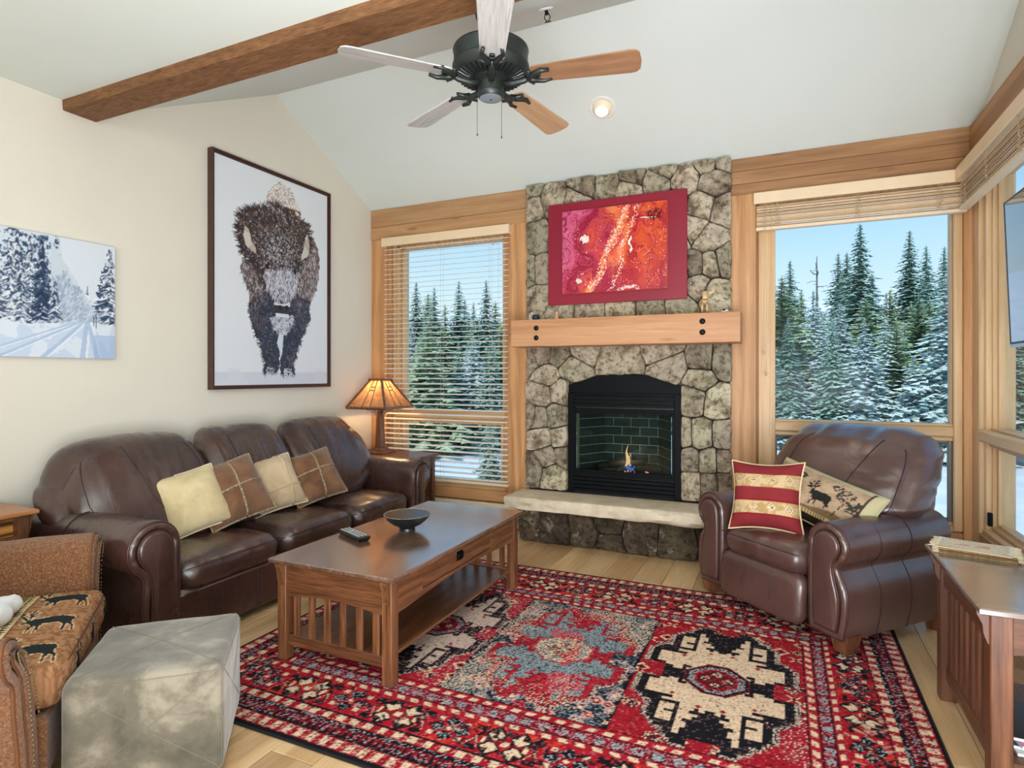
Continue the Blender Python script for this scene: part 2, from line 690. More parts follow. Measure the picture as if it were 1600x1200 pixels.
# ================================================================== materials
M = {}
M['wall'] = plain('cream_wall_paint', srgb(224, 219, 205), 0.9, nscale=3, namt=0.015, bump=0.25, bscale=140, spec=0.2)
M['ceiling'] = plain('off_white_ceiling_paint', srgb(224, 232, 227), 0.92, nscale=2, namt=0.01, bump=0.22, bscale=110, spec=0.2)
M['white'] = plain('white_enamel', srgb(238, 236, 230), 0.4)
M['cream_metal'] = plain('cream_metal', srgb(222, 212, 186), 0.5)
M['black'] = plain('black_plastic', srgb(18, 20, 22), 0.35)
M['black_metal'] = plain('black_metal', srgb(9, 12, 15), 0.5, 0.0, spec=0.12)
M['bronze'] = plain('dark_bronze_metal', srgb(58, 64, 62), 0.42, 0.7)
for ax in 'xyz':
    M['cedar_' + ax] = wood('cedar_' + ax, srgb(166, 112, 66), srgb(198, 145, 95), srgb(219, 170, 118), ax, 0.5, 9, 0.7, 0.12, knots=True, bump=0.2, lo=0.95, hi=1.06, rings=0.3)
    M['pine_' + ax] = wood('light_pine_' + ax, srgb(196, 152, 100), srgb(219, 178, 128), srgb(232, 198, 152), ax, 0.42, 12, 0.7, 0.10, bump=0.08, lo=0.97, hi=1.05, rings=0.3)
    M['oak_' + ax] = wood('brown_oak_' + ax, srgb(74, 42, 24), srgb(118, 74, 46), srgb(146, 98, 64), ax, 0.36, 15, 1.3, 0.5, bump=0.12, coat=0.15, rings=0.3)
    M['oakdark_' + ax] = wood('red_brown_oak_' + ax, srgb(72, 42, 26), srgb(112, 68, 44), srgb(140, 94, 64), ax, 0.4, 13, 0.9, 0.4, bump=0.1, coat=0.12)
M['beam'] = wood('hewn_beam_wood', srgb(92, 58, 30), srgb(136, 92, 54), srgb(168, 122, 80), 'x', 0.75, 16, 3.0, 0.45, knots=True, bump=0.9, rings=0.05)
M['header'] = wood('header_board_wood', srgb(132, 88, 52), srgb(176, 130, 86), srgb(208, 166, 120), 'x', 0.55, 7, 0.5, 0.15, knots=True, bump=0.2, lo=0.86, hi=1.08)
M['header_y'] = wood('side_header_wood', srgb(140, 92, 52), srgb(176, 126, 80), srgb(204, 158, 110), 'y', 0.55, 7, 0.35, 0.15, knots=True, bump=0.2)
M['mantel'] = wood('mantel_fir', srgb(172, 116, 74), srgb(205, 150, 106), srgb(222, 172, 130), 'x', 0.55, 14, 0.5, 0.15, knots=True, bump=0.25, rings=0.2)
M['plank'] = wood('oak_floor_plank', srgb(178, 140, 96), srgb(208, 172, 126), srgb(226, 194, 150), 'y', 0.34, 9, 0.75, 0.12, bump=0.05, coat=0.1, lo=0.82, hi=1.08, rings=0.35, knots=True)
M['joint'] = plain('floor_joint', srgb(96, 70, 46), 0.8)
M['blind'] = plain('cream_blind_slat', srgb(236, 210, 174), 0.45, nscale=6, namt=0.05)
M['cord'] = plain('blind_cord', srgb(196, 176, 142), 0.8)
M['mortar'] = plain('dark_mortar', srgb(46, 41, 35), 0.95)


def stone_mat(name, stops, white=0.5, bump=0.9):
    t = NT(name, 0.85, spec=0.25)
    v = t.coords(rnd=True)
    n1 = t.noise(v, 5.0, 5, 0.65, 0.4)
    c = t.ramp(n1, stops)
    n2 = t.noise(v, 22, 5, 0.7)
    c = t.mix(1.0, c, t.ramp(n2, [(0.36, (0.34, 0.31, 0.28, 1)), (0.52, (1.1, 1.1, 1.08, 1))]), 'MULTIPLY')
    n3 = t.noise(v, 7.5, 6, 0.75, 0.3)
    c = t.mix(t.ramp(n3, [(0.56, (0, 0, 0, 1)), (0.66, (white,) * 3 + (1,))]), c, srgb(206, 196, 172))
    c = t.rand_value(c, 0.66, 1.26, 0.014)
    t.color(c)
    t.bump(n2, 1.0, 0.03)
    t.bump(t.noise(v, 60, 4, 0.7), bump * .7, 0.006)
    return t.m


M['stone'] = stone_mat('moss_rock', [(0.30, srgb(98, 84, 68)), (0.43, srgb(150, 136, 114)), (0.56, srgb(194, 182, 158)), (0.72, srgb(160, 150, 134))], 0.95)
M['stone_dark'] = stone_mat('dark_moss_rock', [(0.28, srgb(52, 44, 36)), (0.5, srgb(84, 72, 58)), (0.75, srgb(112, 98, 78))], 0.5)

t = NT('sandstone_slab', 0.8, spec=0.3)
v = t.coords()
c = t.ramp(t.noise(v, 6, 6, 0.65), [(0.3, srgb(196, 180, 152)), (0.7, srgb(226, 214, 192))])
t.color(c)
t.bump(t.noise(t.coords((1, 1, 0.5)), 22, 5, 0.7), 0.6, 0.02)
M['slab'] = t.m


def glass_mat(name, tint=(0.96, 0.98, 0.98, 1), refl=0.12):
    t = NT(name)
    t.n.remove(t.b)
    out = [x for x in t.n if x.type == 'OUTPUT_MATERIAL'][0]
    tr = t.new('ShaderNodeBsdfTransparent'); tr.inputs[0].default_value = tint
    gl = t.new('ShaderNodeBsdfGlossy'); gl.inputs['Roughness'].default_value = 0.02
    lw = t.new('ShaderNodeLayerWeight'); lw.inputs['Blend'].default_value = 0.25
    mx = t.new('ShaderNodeMixShader')
    f = t.math('MULTIPLY', lw.outputs['Fresnel'], refl)
    t.l.new(f, mx.inputs[0]); t.l.new(tr.outputs[0], mx.inputs[1]); t.l.new(gl.outputs[0], mx.inputs[2])
    t.l.new(mx.outputs[0], out.inputs[0])
    return t.m


M['glass'] = glass_mat('window_glass')
M['fire_glass'] = glass_mat('smoky_fire_glass', (0.66, 0.78, 0.78, 1), 0.9)

# ================================================================== the room shell
XL, XR, YW, YR = -3.844, 1.205, 5.0, -3.6
RIDGE_Y, RIDGE_Z = 3.69, 3.76
FLAT_Z, FLAT_Y = 3.03, 2.275
SLOPE = (RIDGE_Z - 3.075) / (YW - RIDGE_Y)


def ceil_z(y):
    if y < FLAT_Y: return FLAT_Z
    if y < RIDGE_Y: return FLAT_Z + (y - FLAT_Y) * (RIDGE_Z - FLAT_Z) / (RIDGE_Y - FLAT_Y)
    return RIDGE_Z - (y - RIDGE_Y) * SLOPE


YB = 5.16
low = [(YR - .1, FLAT_Z), (FLAT_Y, FLAT_Z), (RIDGE_Y, RIDGE_Z), (YB, ceil_z(YB))]
b = MB().prism(low + [(YB, ceil_z(YB) + .2), (RIDGE_Y, RIDGE_Z + .22), (FLAT_Y, FLAT_Z + .2), (YR - .1, FLAT_Z + .2)], XL - .12, XR + .16, 'x')
tag(b.build('ceiling', M['ceiling']), 'off-white textured vaulted ceiling', kind='structure')

b = MB().prism([(YR, 0), (YB, 0), (YB, ceil_z(YB)), (RIDGE_Y, RIDGE_Z), (FLAT_Y, FLAT_Z), (YR, FLAT_Z)], XL - .12, XL, 'x')
tag(b.build('wall_left', M['wall']), 'cream textured gable wall behind the sofa', kind='structure')
b = MB().box(XL - .12, XR + .16, YR - .12, YR, 0, FLAT_Z)
tag(b.build('wall_rear', M['wall']), kind='structure')

# right wall with its window opening
WY0, WY1, WZ0, WZ1 = 2.75, 4.79, 0.38, 2.75
b = MB()
b.box(XR, XR + .16, YR, WY0, 0, FLAT_Z)
b.box(XR, XR + .16, WY0, WY1, 0, WZ0)
b.box(XR, XR + .16, WY1, YB, 0, WZ1)
b.prism([(WY0, FLAT_Z), (WY0, WZ1), (YB, WZ1), (YB, ceil_z(YB)), (RIDGE_Y, RIDGE_Z), (WY0, ceil_z(WY0))], XR, XR + .16, 'x')
b.prism([(FLAT_Y, FLAT_Z), (WY0, FLAT_Z), (WY0, ceil_z(WY0))], XR, XR + .16, 'x')
tag(b.build('wall_right', M['wall']), kind='structure')

# window wall
W1 = (-3.62, -2.33, 0.33, 2.75)
W2 = (-0.11, 1.125, 0.33, 2.75)
FB = (-1.60, -0.81, 0.56, 1.14)
b = MB()
b.box(XL, W1[0], YW, YB, 0, 3.0)
b.box(W1[0], W1[1], YW, YB, 0, W1[2]); b.box(W1[0], W1[1], YW, YB, W1[3], 3.0)
b.box(W1[1], FB[0], YW, YB, 0, 3.0); b.box(FB[0], FB[1], YW, YB, 0, FB[2]); b.box(FB[0], FB[1], YW, YB, FB[3], 3.0)
b.box(FB[1], W2[0], YW, YB, 0, 3.0)
b.box(W2[0], W2[1], YW, YB, 0, W2[2]); b.box(W2[0], W2[1], YW, YB, W2[3], 3.0)
b.box(W2[1], XR, YW, YB, 0, 3.0)
tag(b.build('wall_back', M['cedar_z']), kind='structure')

# floor: sub-floor with every plank laid on it
floor = tag(MB().box(XL - .12, XR + .16, YR, YB, -0.1, -0.006).build('floor', M['joint']), 'pale oak plank floor', kind='structure')
PW = 0.2030
x = -0.5375 - 17 * PW
plank_cache = {}
rg = random.Random(3)
while x < XR:
    x0, x1 = max(x, XL), min(x + PW, XR)
    y = -1.6 + rg.uniform(-1.2, 0)
    while y < 4.95:
        L = rg.choice((1.5, 1.8, 2.1, 2.4))
        y0, y1 = max(y, -1.6), min(y + L, 4.97)
        if y1 - y0 > .05 and x1 - x0 > .02:
            k = (round(x1 - x0, 3), round(y1 - y0, 2))
            if k not in plank_cache:
                o = MB().box(-k[0] / 2 + .0012, k[0] / 2 - .0012, -k[1] / 2 + .0012, k[1] / 2 - .0012, -.007, 0, .002).build('plank', M['plank'], floor)
                plank_cache[k] = o
            else:
                o = plank_cache[k].copy(); COL.objects.link(o)
            o.location = ((x0 + x1) / 2, (y0 + y1) / 2, 0)
        y += L
    x += PW

# ------------------------------------------------------------------ wood trim on the window wall
def trim(n, bx, mat, bevel=0.004, label=None):
    o = MB().box(*bx, bevel).build('trim_%d' % n, mat)
    return tag(o, label, kind='structure')


trim(1, (XL, -3.655, 4.945, YW, .02, 2.80), M['cedar_z'], label='cedar post at the left corner of the window wall')
trim(2, (-2.29, -2.065, 4.935, YW, .02, 2.80), M['cedar_z'], label='cedar post between the blinds and the stone chimney')
trim(3, (-0.372, -0.178, 4.90, YW, .02, 2.81), M['cedar_z'], label='rough cedar post right of the stone chimney')
trim(4, (1.128, XR, 4.945, YW, .02, 2.80), M['cedar_z'], label='cedar post in the right corner')
trim(5, (XR - .03, XR, 4.80, 4.945, .02, 2.80), M['pine_z'])
o = trim(6, (XL, -2.065, 4.935, YW, 2.925, 3.10), M['header'], label='cedar header boards above the blinds')
MB().box(XL, -2.065, 4.932, YW, 2.795, 2.922, .004).build('board', M['header'], o)
o = trim(7, (-0.365, XR, 4.93, YW, 3.0, 3.10), M['header'], label='laminated cedar header above the right-hand window')
MB().box(-0.365, XR, 4.928, YW, 2.90, 2.998, .003).build('board', M['header'], o)
MB().box(-0.365, XR, 4.93, YW, 2.805, 2.898, .003).build('board', M['header'], o)
trim(8, (XR - .05, XR, 0.6, 4.93, 2.81, 3.095), M['header_y'], label='cedar header along the right wall')
trim(9, (-3.655, -2.29, 4.955, YW, .232, .335), M['cedar_x'], label='cedar apron board under the left window')
trim(10, (-0.178, 1.128, 4.955, YW, .02, .33), M['cedar_x'])
trim(11, (XR - .03, XR, 2.7, 4.80, .02, .385), M['cedar_y'])

# baseboard heater under the left window
heater = thing('baseboard_heater', 'long low cream metal baseboard heater on the floor under the left window', 'heater', (-2.75, 4.92, 0))
MB().box(-0.74, 0.62, -0.02, 0.033, 0.02, 0.225, .006).build('cover', M['cream_metal'], heater)
MB().box(-0.73, 0.58, -0.024, -0.014, 0.165, 0.185).build('slot', M['black'], heater)
MB().box(0.60, 0.635, -0.028, 0.033, 0.02, 0.225, .006).build('end_cap', M['cream_metal'], heater)


# ------------------------------------------------------------------ windows
def window_unit(n, a0, a1, z0, z1, g0, g1, flip, rail_out=0.0, crank=None):
    """built in local x (along the wall) / y (outwards from the room), then turned on to its wall"""
    root = bpy.data.objects.new('window_%d' % n, None); COL.objects.link(root)
    root['kind'] = 'structure'
    mid0, mid1 = 0.985, 1.06
    P = M['pine_x']; Z = M['pine_z']
    b = MB()
    # stepped jamb: three nested rings going outwards
    w = (g0 - a0)
    for i, (y0, y1) in enumerate(((0.0, 0.155), (0.03, 0.145), (0.055, 0.135))):
        q = w * (i + 1) / 3
        for s0, s1 in ((a0 + w * i / 3, a0 + q), (a1 - (a1 - g1) * (i + 1) / 3, a1 - (a1 - g1) * i / 3)):
            b.box(s0, s1, y0, y1, z0, z1, .004)
        b.box(a0, a1, y0, y1, z1 - .02 * (i + 1), z1 - .02 * i, .004)
    b.build('jamb', Z, root)
    s = MB().box(a0, a1, -0.012, 0.15, z0, z0 + .035, .006)
    s.box(a0 + .02, a1 - .02, 0.03, 0.14, z0 + .035, z0 + .06, .005)
    s.build('sill', P, root)
    r = MB().box(a0 + .015, a1 - .015, -rail_out, 0.14, mid0, mid1, .010)
    r.box(a0 + .03, a1 - .03, 0.02, 0.14, mid1, mid1 + .012, .003)
    r.box(a0 + .03, a1 - .03, 0.015, 0.14, mid0 - .03, mid0, .004)
    r.build('mid_rail', P, root)
    MB().box(g0 - .01, g1 + .01, 0.088, 0.094, mid1 + .005, z1 - .055).build('pane', M['glass'], root)
    sash = MB().frame(g0 - .012, g1 + .012, z0 + .055, mid0 - .02, .028, 0.05, 0.08, .003)
    so = sash.build('sash', plain('grey_sash_metal', srgb(118, 112, 104), 0.45, 0.3) if n == 2 else Z, root)
    MB().box(g0 + .01, g1 - .01, 0.062, 0.068, z0 + .078, mid0 - .045).build('pane', M['glass'], root)
    if crank is not None:
        c = MB().box(crank - .045, crank + .045, -.035, 0.0, z0 + .045, z0 + .068, .006)
        c.tube([(crank, -.03, z0 + .06), (crank + .02, -.045, z0 + .085), (crank + .035, -.05, z0 + .09)], .007)
        c.build('crank_handle', M['black_metal'], root)
    return root


w1 = window_unit(1, W1[0], W1[1], W1[2], W1[3], -3.505, -2.40, 1, 0.0, crank=-2.97)
w1.location = (0, YW - .005, 0)
w1['label'] = 'pine-framed window behind the lowered slatted blind'
w2 = window_unit(2, W2[0], W2[1], W2[2], W2[3], -0.05, 1.075, 1, 0.012)
w2.location = (0, YW - .005, 0)
w2['label'] = 'pine-framed window with forest view behind the recliner'
# right wall: local x runs along -Y, local y runs along +X
w3 = window_unit(3, -WY1, -WY0, WZ0, WZ1, -(WY1 - .06), -(WY0 + .07), 1, 0.04)
w3.rotation_euler = (0, 0, -PI / 2)
w3.matrix_world = Matrix(((0, 1, 0, XR), (-1, 0, 0, 0), (0, 0, 1, 0), (0, 0, 0, 1)))
w3['label'] = 'pine-framed window in the right wall behind the television'
MB().box(-4.70, -4.67, -.012, .012, WZ0 + .075, WZ0 + .16, .004).build('latch', M['black_metal'], w3)
k1 = MB().box(-0.165, -0.045, 4.955, YW, .34, 2.80, .005).build('casing', M['pine_z'], w2)
k2 = MB().box(1.078, 1.128, 4.965, YW, .34, 2.80, .005).build('casing', M['pine_z'], w2)
k3 = MB().box(-3.655, -3.61, 4.965, YW, .34, 2.80, .005).build('casing', M['cedar_z'], w1)
k4 = MB().box(-2.335, -2.29, 4.965, YW, .34, 2.80, .005).build('casing', M['cedar_z'], w1)
for o in (k1, k2, k3, k4):
    o.location = (0, -(YW - .005), 0)


# ------------------------------------------------------------------ blinds
def blind(root, width, zt, slats, bottom, ladders, valance_h=0.085, SB=None):
    """local x along the window, local -y into the room, z = world z"""
    B = M['blind']
    v = MB().box(-width / 2 - .02, width / 2 + .02, -.045, -.028, zt - valance_h, zt, .004)
    v.box(-width / 2 - .02, -width / 2 - .008, -.028, .035, zt - valance_h, zt, .003)
    v.box(width / 2 + .008, width / 2 + .02, -.028, .035, zt - valance_h, zt, .003)
    v.build('valance', B, root)
    MB().box(-width / 2, width / 2, -.02, .03, zt - .05, zt - .005, .003).build('headrail', B, root)
    src = None
    for (z, tilt, yj) in slats:
        if src is None:
            m = MB()
            pr = [(-.0245, -.0022), (-.012, .0012), (0, .0022), (.012, .0012), (.0245, -.0022), (.0245, -.0046), (.012, -.0012), (0, -.0002), (-.012, -.0014), (-.0245, -.005)]
            m.prism([(q[0], q[1]) for q in pr], -width / 2, width / 2, 'x')
            src = m.build('slat', SB or B, root)
            src.location = (0, yj, z); src.rotation_euler = (tilt, 0, 0)
        else:
            inst(src, root, (0, yj, z), (tilt, 0, 0))
    MB().box(-width / 2 - .004, width / 2 + .004, -.027, .027, bottom - .012, bottom + .012, .004).build('bottom_rail', B, root)
    for lx in ladders:
        m = MB()
        for dy in (-.026, .026):
            m.tube([(lx, dy, bottom), (lx, dy, zt - .05)], .0011, 5)
        m.build('ladder_cord', M['cord'], root)


rg = random.Random(5)
bl = thing('window_blind', 'lowered cream wooden slat blind over the left window beside the lamp', 'blind', (-2.955, 4.905, 0))
sl = [(2.675 - i * .0497, rg.uniform(-.02, .02) + .15, 0) for i in range(46)]
blind(bl, 1.37, 2.785, sl, 0.405, (-.50, -.02, .50), SB=plain('daylit_blind_slat', srgb(246, 240, 230), 0.4))  # slats get a paler colour that stands in for outside light on them
for cx, zb in ((.60, 1.62), (.545, 2.62)):
    m = MB().tube([(cx, -.032, 2.70), (cx, -.034, zb + .02)], .0012, 5)
    m.lathe([(.002, .02), (.006, .012), (.008, 0), (.005, -.012), (.001, -.014)], 8, (cx, -.034, zb))
    m.build('pull_cord', M['cord'], bl)


def stacked(n, z0, z1):
    out = []
    for i in range(n):
        f = i / (n - 1)
        out.append((z0 + (z1 - z0) * f, .42 + rg.uniform(-.16, .16), rg.uniform(-.004, .004)))
    return out


def tangle(root, xs, z0, z1):
    for lx in xs:
        m = MB()
        for s in range(3):
            pts = [(lx + rg.uniform(-.022, .022), -.030 - rg.uniform(0, .008), z0 + (z1 - z0) * k / 22) for k in range(23)]
            m.tube(pts, .0012, 4)
        m.build('gathered_cord', M['cord'], root)


bl = thing('window_blind', 'raised cream slat blind bunched above the recliner window', 'blind', (0.475, 4.885, 0))
blind(bl, 1.30, 2.795, stacked(15, 2.545, 2.70), 2.522, ())
tangle(bl, (-.50, .02, .50), 2.53, 2.71)
for k, (cx, zb) in enumerate(((-.60, 1.58), (-.585, 1.42))):
    m = MB().tube([(cx, -.04, 2.70), (cx + .004, -.042, 2.0), (cx + .003, -.042, zb + .02)], .0018, 5)
    m.lathe([(.002, .02), (.007, .012), (.009, 0), (.005, -.012), (.001, -.014)], 8, (cx + .003, -.042, zb))
    m.build('pull_cord', M['cord'], bl)
m = MB().tube([(-.545, -.04, 2.70), (-.55, -.042, 1.9), (-.56, -.042, .95)], .0018, 5)
m.build('pull_cord', M['cord'], bl)
bl = thing('window_blind', 'raised cream slat blind along the right wall above the television', 'blind')
bl.matrix_world = Matrix(((0, 1, 0, XR - .105), (-1, 0, 0, 3.80), (0, 0, 1, 0), (0, 0, 0, 1)))
blind(bl, 2.02, 2.795, stacked(15, 2.545, 2.70), 2.522, ())
tangle(bl, (-.84, -.42, .1, .7), 2.53, 2.71)

# ------------------------------------------------------------------ ceiling beam, light, sprinkler
b = MB()
N = 40
rings = []
for i in range(N + 1):
    xx = XL + .005 + (XR - XL - .01) * i / N
    j = lambda s: .004 * noise.noise(Vector((xx * 3.1, s, 0)))
    rings.append([(xx, 2.062 + j(1), 3.09), (xx, 2.067 + j(2), 2.976 + j(3)), (xx, 2.072, 2.971 + j(3)), (xx, 2.252, 2.971 + j(4)), (xx, 2.258 + j(5), 2.977 + j(4)), (xx, 2.262 + j(5), 3.09)])
b.loft(rings)
tag(b.build('ceiling_beam', M['beam'], None), 'rough-hewn brown timber beam across the ceiling edge of the vault', 'beam')

ang = math.atan(SLOPE)
can = thing('recessed_light', 'white recessed eyeball downlight glowing in the sloping ceiling', 'light', (-1.228, 4.331, ceil_z(4.331)))
can.rotation_euler = (-ang, 0, 0)
can_rot = Matrix.Rotation(-ang, 4, 'X')
MB().lathe([(.072, 0.012), (.076, -.004), (.098, -.006), (.102, -.002), (.102, .004)], 36, caps=False).build('trim_ring', M['white'], can, True)
MB().lathe([(.074, .0), (.070, -.022), (.052, -.040), (.046, -.044)], 32, caps=False).build('eyeball', plain('warm_white_eyeball', srgb(250, 236, 204), 0.4), can, True)
MB().lathe([(.0465, -.038), (.03, -.040), (.002, -.041)], 24, caps=True).build('bulb', emit('warm_bulb', (1.0, 0.86, 0.62, 1), 9), can, True)
SPOT = add_light('downlight', 'SPOT', (-1.228, 4.29, ceil_z(4.331) - .08), 22, (1.0, 0.85, 0.66), rot=(math.radians(-10), 0, 0))
SPOT.data.spot_size = math.radians(95); SPOT.data.spot_blend = 0.8; SPOT.data.shadow_soft_size = 0.04

sp = thing('fire_sprinkler', 'small metal fire sprinkler head on the ceiling above the fan', 'sprinkler', (-1.15, 2.962, ceil_z(2.962) - .002))
sp.rotation_euler = (math.radians(27), 0, 0)
m = MB().lathe([(.04, 0), (.038, -.006), (.012, -.01)], 20)
m.build('escutcheon', M['white'], sp, True)
m = MB().lathe([(.010, -.008), (.009, -.03), (.004, -.034)], 12)
for a in (0, PI):
    m.tube([(.010 * math.cos(a), .010 * math.sin(a), -.025), (.017 * math.cos(a), 0, -.045), (.004 * math.cos(a), 0, -.062)], .0025, 6)
m.lathe([(.001, -.062), (.018, -.063), (.018, -.066), (.001, -.067)], 14)
m.build('nozzle', M['black_metal'], sp)

# ================================================================== stone chimney
def clip(poly, p, n):
    """keep the side of the convex polygon where (q-p).n <= 0"""
    out = []
    m = len(poly)
    for i in range(m):
        a, c = poly[i], poly[(i + 1) % m]
        da = (a[0] - p[0]) * n[0] + (a[1] - p[1]) * n[1]
        dc = (c[0] - p[0]) * n[0] + (c[1] - p[1]) * n[1]
        if da <= 0: out.append(a)
        if (da < 0 < dc) or (dc < 0 < da):
            t_ = da / (da - dc)
            out.append((a[0] + (c[0] - a[0]) * t_, a[1] + (c[1] - a[1]) * t_))
    return out


def stone_cells(seeds, rect, hole=None):
    x0, x1, z0, z1 = rect
    cells = []
    for i, s in enumerate(seeds):
        poly = [(x0, z0), (x1, z0), (x1, z1), (x0, z1)]
        for j, q in enumerate(seeds):
            if i == j: continue
            mx, mz = (s[0] + q[0]) / 2, (s[1] + q[1]) / 2
            poly = clip(poly, (mx, mz), (q[0] - s[0], q[1] - s[1]))
            if not poly: break
        if poly and hole:
            p, n = hole(s)
            if p: poly = clip(poly, p, n)
        if poly and len(poly) > 2: cells.append(poly)
    return cells


def stone_mesh(poly, depth, rgen, gap=.0025, flat=False):
    cx = sum(p[0] for p in poly) / len(poly); cz = sum(p[1] for p in poly) / len(poly)
    pts = offset_poly(poly, gap)
    # drop slivers, round the corners and roughen the outline
    dense = []
    m = len(pts)
    for i in range(m):
        a, c = Vector(pts[i]), Vector(pts[(i + 1) % m])
        L = (c - a).length
        k = max(1, int(L / .030))
        for s in range(k):
            dense.append(a.lerp(c, s / k))
    n = len(dense)
    sm = []
    for i in range(n):
        q = dense[i] * .74 + (dense[i - 1] + dense[(i + 1) % n]) * .13
        q = q + Vector((noise.noise(Vector((q.x * 22, q.y * 22, 1))), noise.noise(Vector((q.x * 22, q.y * 22, 9))))) * .007
        sm.append(q)
    c = Vector((cx, cz))
    dz = rgen.uniform(-.012, .016)
    tx, tz = rgen.uniform(-.05, .05), rgen.uniform(-.05, .05)
    rings = []
    for f, y in ((1.0, 0.0), (1.0, -(depth - .014)), (.955, -(depth - .002)), (.84, -(depth + .002)), (.64, -(depth + .006)), (.36, -(depth + .008))):
        ring = []
        for q in sm:
            p = c + (q - c) * f
            yy = y
            if y < 0:
                yy += -dz * (1 if f < .99 else .6) + (tx * (p.x - cx) + tz * (p.y - cz)) - .024 * (noise.noise(Vector((p.x * 11, p.y * 11, 3))) + .5 * noise.noise(Vector((p.x * 27, p.y * 27, 3)))) * (1 if f < .99 else .4)
            ring.append((p.x - cx, yy, p.y - cz))
        rings.append(ring)
    mb = MB()
    mb.loft(rings, cap=False)
    k = len(mb.v)
    mb.v.append((0, -(depth + .008) - dz, 0))
    base = (len(rings) - 1) * n
    for i in range(n):
        mb.f.append((base + i, base + (i + 1) % n, k))
    return mb, cx, cz


UP = [(-2.05, 3.07), (-2.03, 2.91), (-1.83, 2.96), (-1.54, 3.04), (-1.34, 3.03), (-1.16, 2.96), (-1.13, 3.06), (-0.93, 2.99), (-0.87, 3.09), (-0.7, 2.99), (-0.53, 3.09), (-0.41, 3.09), (-0.48, 2.93), (-0.58, 2.74), (-0.41, 2.7), (-0.52, 2.49), (-0.64, 2.58), (-0.63, 2.28), (-0.51, 2.28), (-0.4, 2.3), (-1.61, 2.92), (-1.98, 2.64), (-2.06, 2.33), (-1.93, 2.33), (-1.95, 2.1), (-1.77, 1.96), (-1.49, 1.96), (-1.22, 1.96), (-0.97, 1.96), (-0.75, 1.97), (-0.48, 2.06), (-0.61, 2.13), (-1.69, 2.73), (-1.45, 2.72), (-1.22, 2.73), (-1.0, 2.74), (-0.8, 2.77), (-1.69, 2.45), (-1.43, 2.45), (-1.19, 2.47), (-0.95, 2.48), (-0.77, 2.52), (-1.67, 2.2), (-1.4, 2.2), (-1.15, 2.21), (-0.93, 2.23), (-0.75, 2.25)]
DN = [(-2.05, 1.56), (-1.93, 1.59), (-1.75, 1.58), (-1.58, 1.64), (-1.89, 1.42), (-1.66, 1.49), (-1.24, 1.53), (-0.85, 1.64), (-0.79, 1.49), (-0.59, 1.53), (-0.4, 1.52), (-1.94, 1.24), (-1.75, 1.26), (-0.65, 1.23), (-0.6, 1.39), (-0.45, 1.21), (-2.05, 1.06), (-1.96, 1.04), (-1.79, 1.06), (-1.93, 0.85), (-1.75, 0.86), (-1.88, 0.7), (-1.73, 0.72), (-2.02, 0.58), (-1.82, 0.54), (-0.72, 0.93), (-0.58, 0.93), (-0.41, 0.93), (-0.67, 0.74), (-0.52, 0.74), (-0.41, 0.74), (-0.66, 0.55), (-0.51, 0.55), (-0.4, 0.57)]
BA = [(-1.99, 0.11), (-1.73, 0.12), (-1.46, 0.13), (-1.27, 0.22), (-1.26, 0.06), (-1.03, 0.15), (-0.71, 0.13), (-0.44, 0.2), (-0.42, 0.05), (-0.2, 0.13)]
OX0, OX1, OZ0, OZ1, OZT = -1.69, -0.735, 0.42, 1.315, 1.415   # opening: sides, base, spring line, crown
OCX = (OX0 + OX1) / 2
_half = (OX1 - OX0) / 2
ARCH_R = (_half ** 2 + (OZT - OZ1) ** 2) / (2 * (OZT - OZ1))
ARCH_C = OZT - ARCH_R


def opening(s):
    x_, z_ = s
    # nearest boundary of the arched opening, with the normal pointing into the opening
    if z_ < OZ1 - .02:
        if x_ < OCX: return (OX0, z_), (1, 0)
        return (OX1, z_), (-1, 0)
    d = Vector((x_ - OCX, z_ - ARCH_C))
    if abs(d.x) / max(d.y, 1e-6) > _half / (OZ1 - ARCH_C):
        c = (OX0, OZ1) if x_ < OCX else (OX1, OZ1)
        n_ = Vector((c[0] - x_, c[1] - z_)).normalized()
        return c, (n_.x, n_.y)
    d.normalize()
    return (OCX + d.x * ARCH_R, ARCH_C + d.y * ARCH_R), (-d.x, -d.y)


chimney = thing('stone_chimney', 'moss rock fireplace chimney with sandstone hearth between the two windows', 'fireplace', (-1.215, 4.98, 0))
cx0, cy0 = -1.215, 4.98
rgs = random.Random(11)
CH = (-2.078, -0.352)
b = MB()
b.box(CH[0] + .015, CH[1] - .015, 4.905, 4.97, 1.42, 3.08)
b.box(CH[0] + .015, OX0 - .01, 4.905, 4.97, .02, 1.42)
b.box(OX1 + .01, CH[1] - .015, 4.905, 4.97, .02, 1.42)
b.box(OX0 - .01, OX1 + .01, 4.905, 4.97, .02, .41)
b.box(CH[0] + .02, -.13, 4.70, 4.90, .01, .30)
b.build('mortar_backing', M['mortar'], chimney, loc=(-cx0, -cy0, 0))


def lay(cells, yback, depth, mat, jitter=1.0):
    for poly in cells:
        A = abs(sum(poly[i][0] * poly[(i + 1) % len(poly)][1] - poly[(i + 1) % len(poly)][0] * poly[i][1] for i in range(len(poly)))) / 2
        if A < .002: continue
        mb, sx, sz = stone_mesh(poly, depth, rgs)
        mb.build('stone', mat, chimney, True if False else 35, loc=(sx - cx0, yback - cy0, sz))


lay(stone_cells(UP, (CH[0], CH[1], 1.86, 3.11)), 4.94, .085, M['stone'])
lay(stone_cells(DN, (CH[0], CH[1], .41, 1.70), opening), 4.94, .085, M['stone'])
lay(stone_cells(BA, (-2.06, -0.10, 0.004, .315)), 4.74, .11, M['stone_dark'])

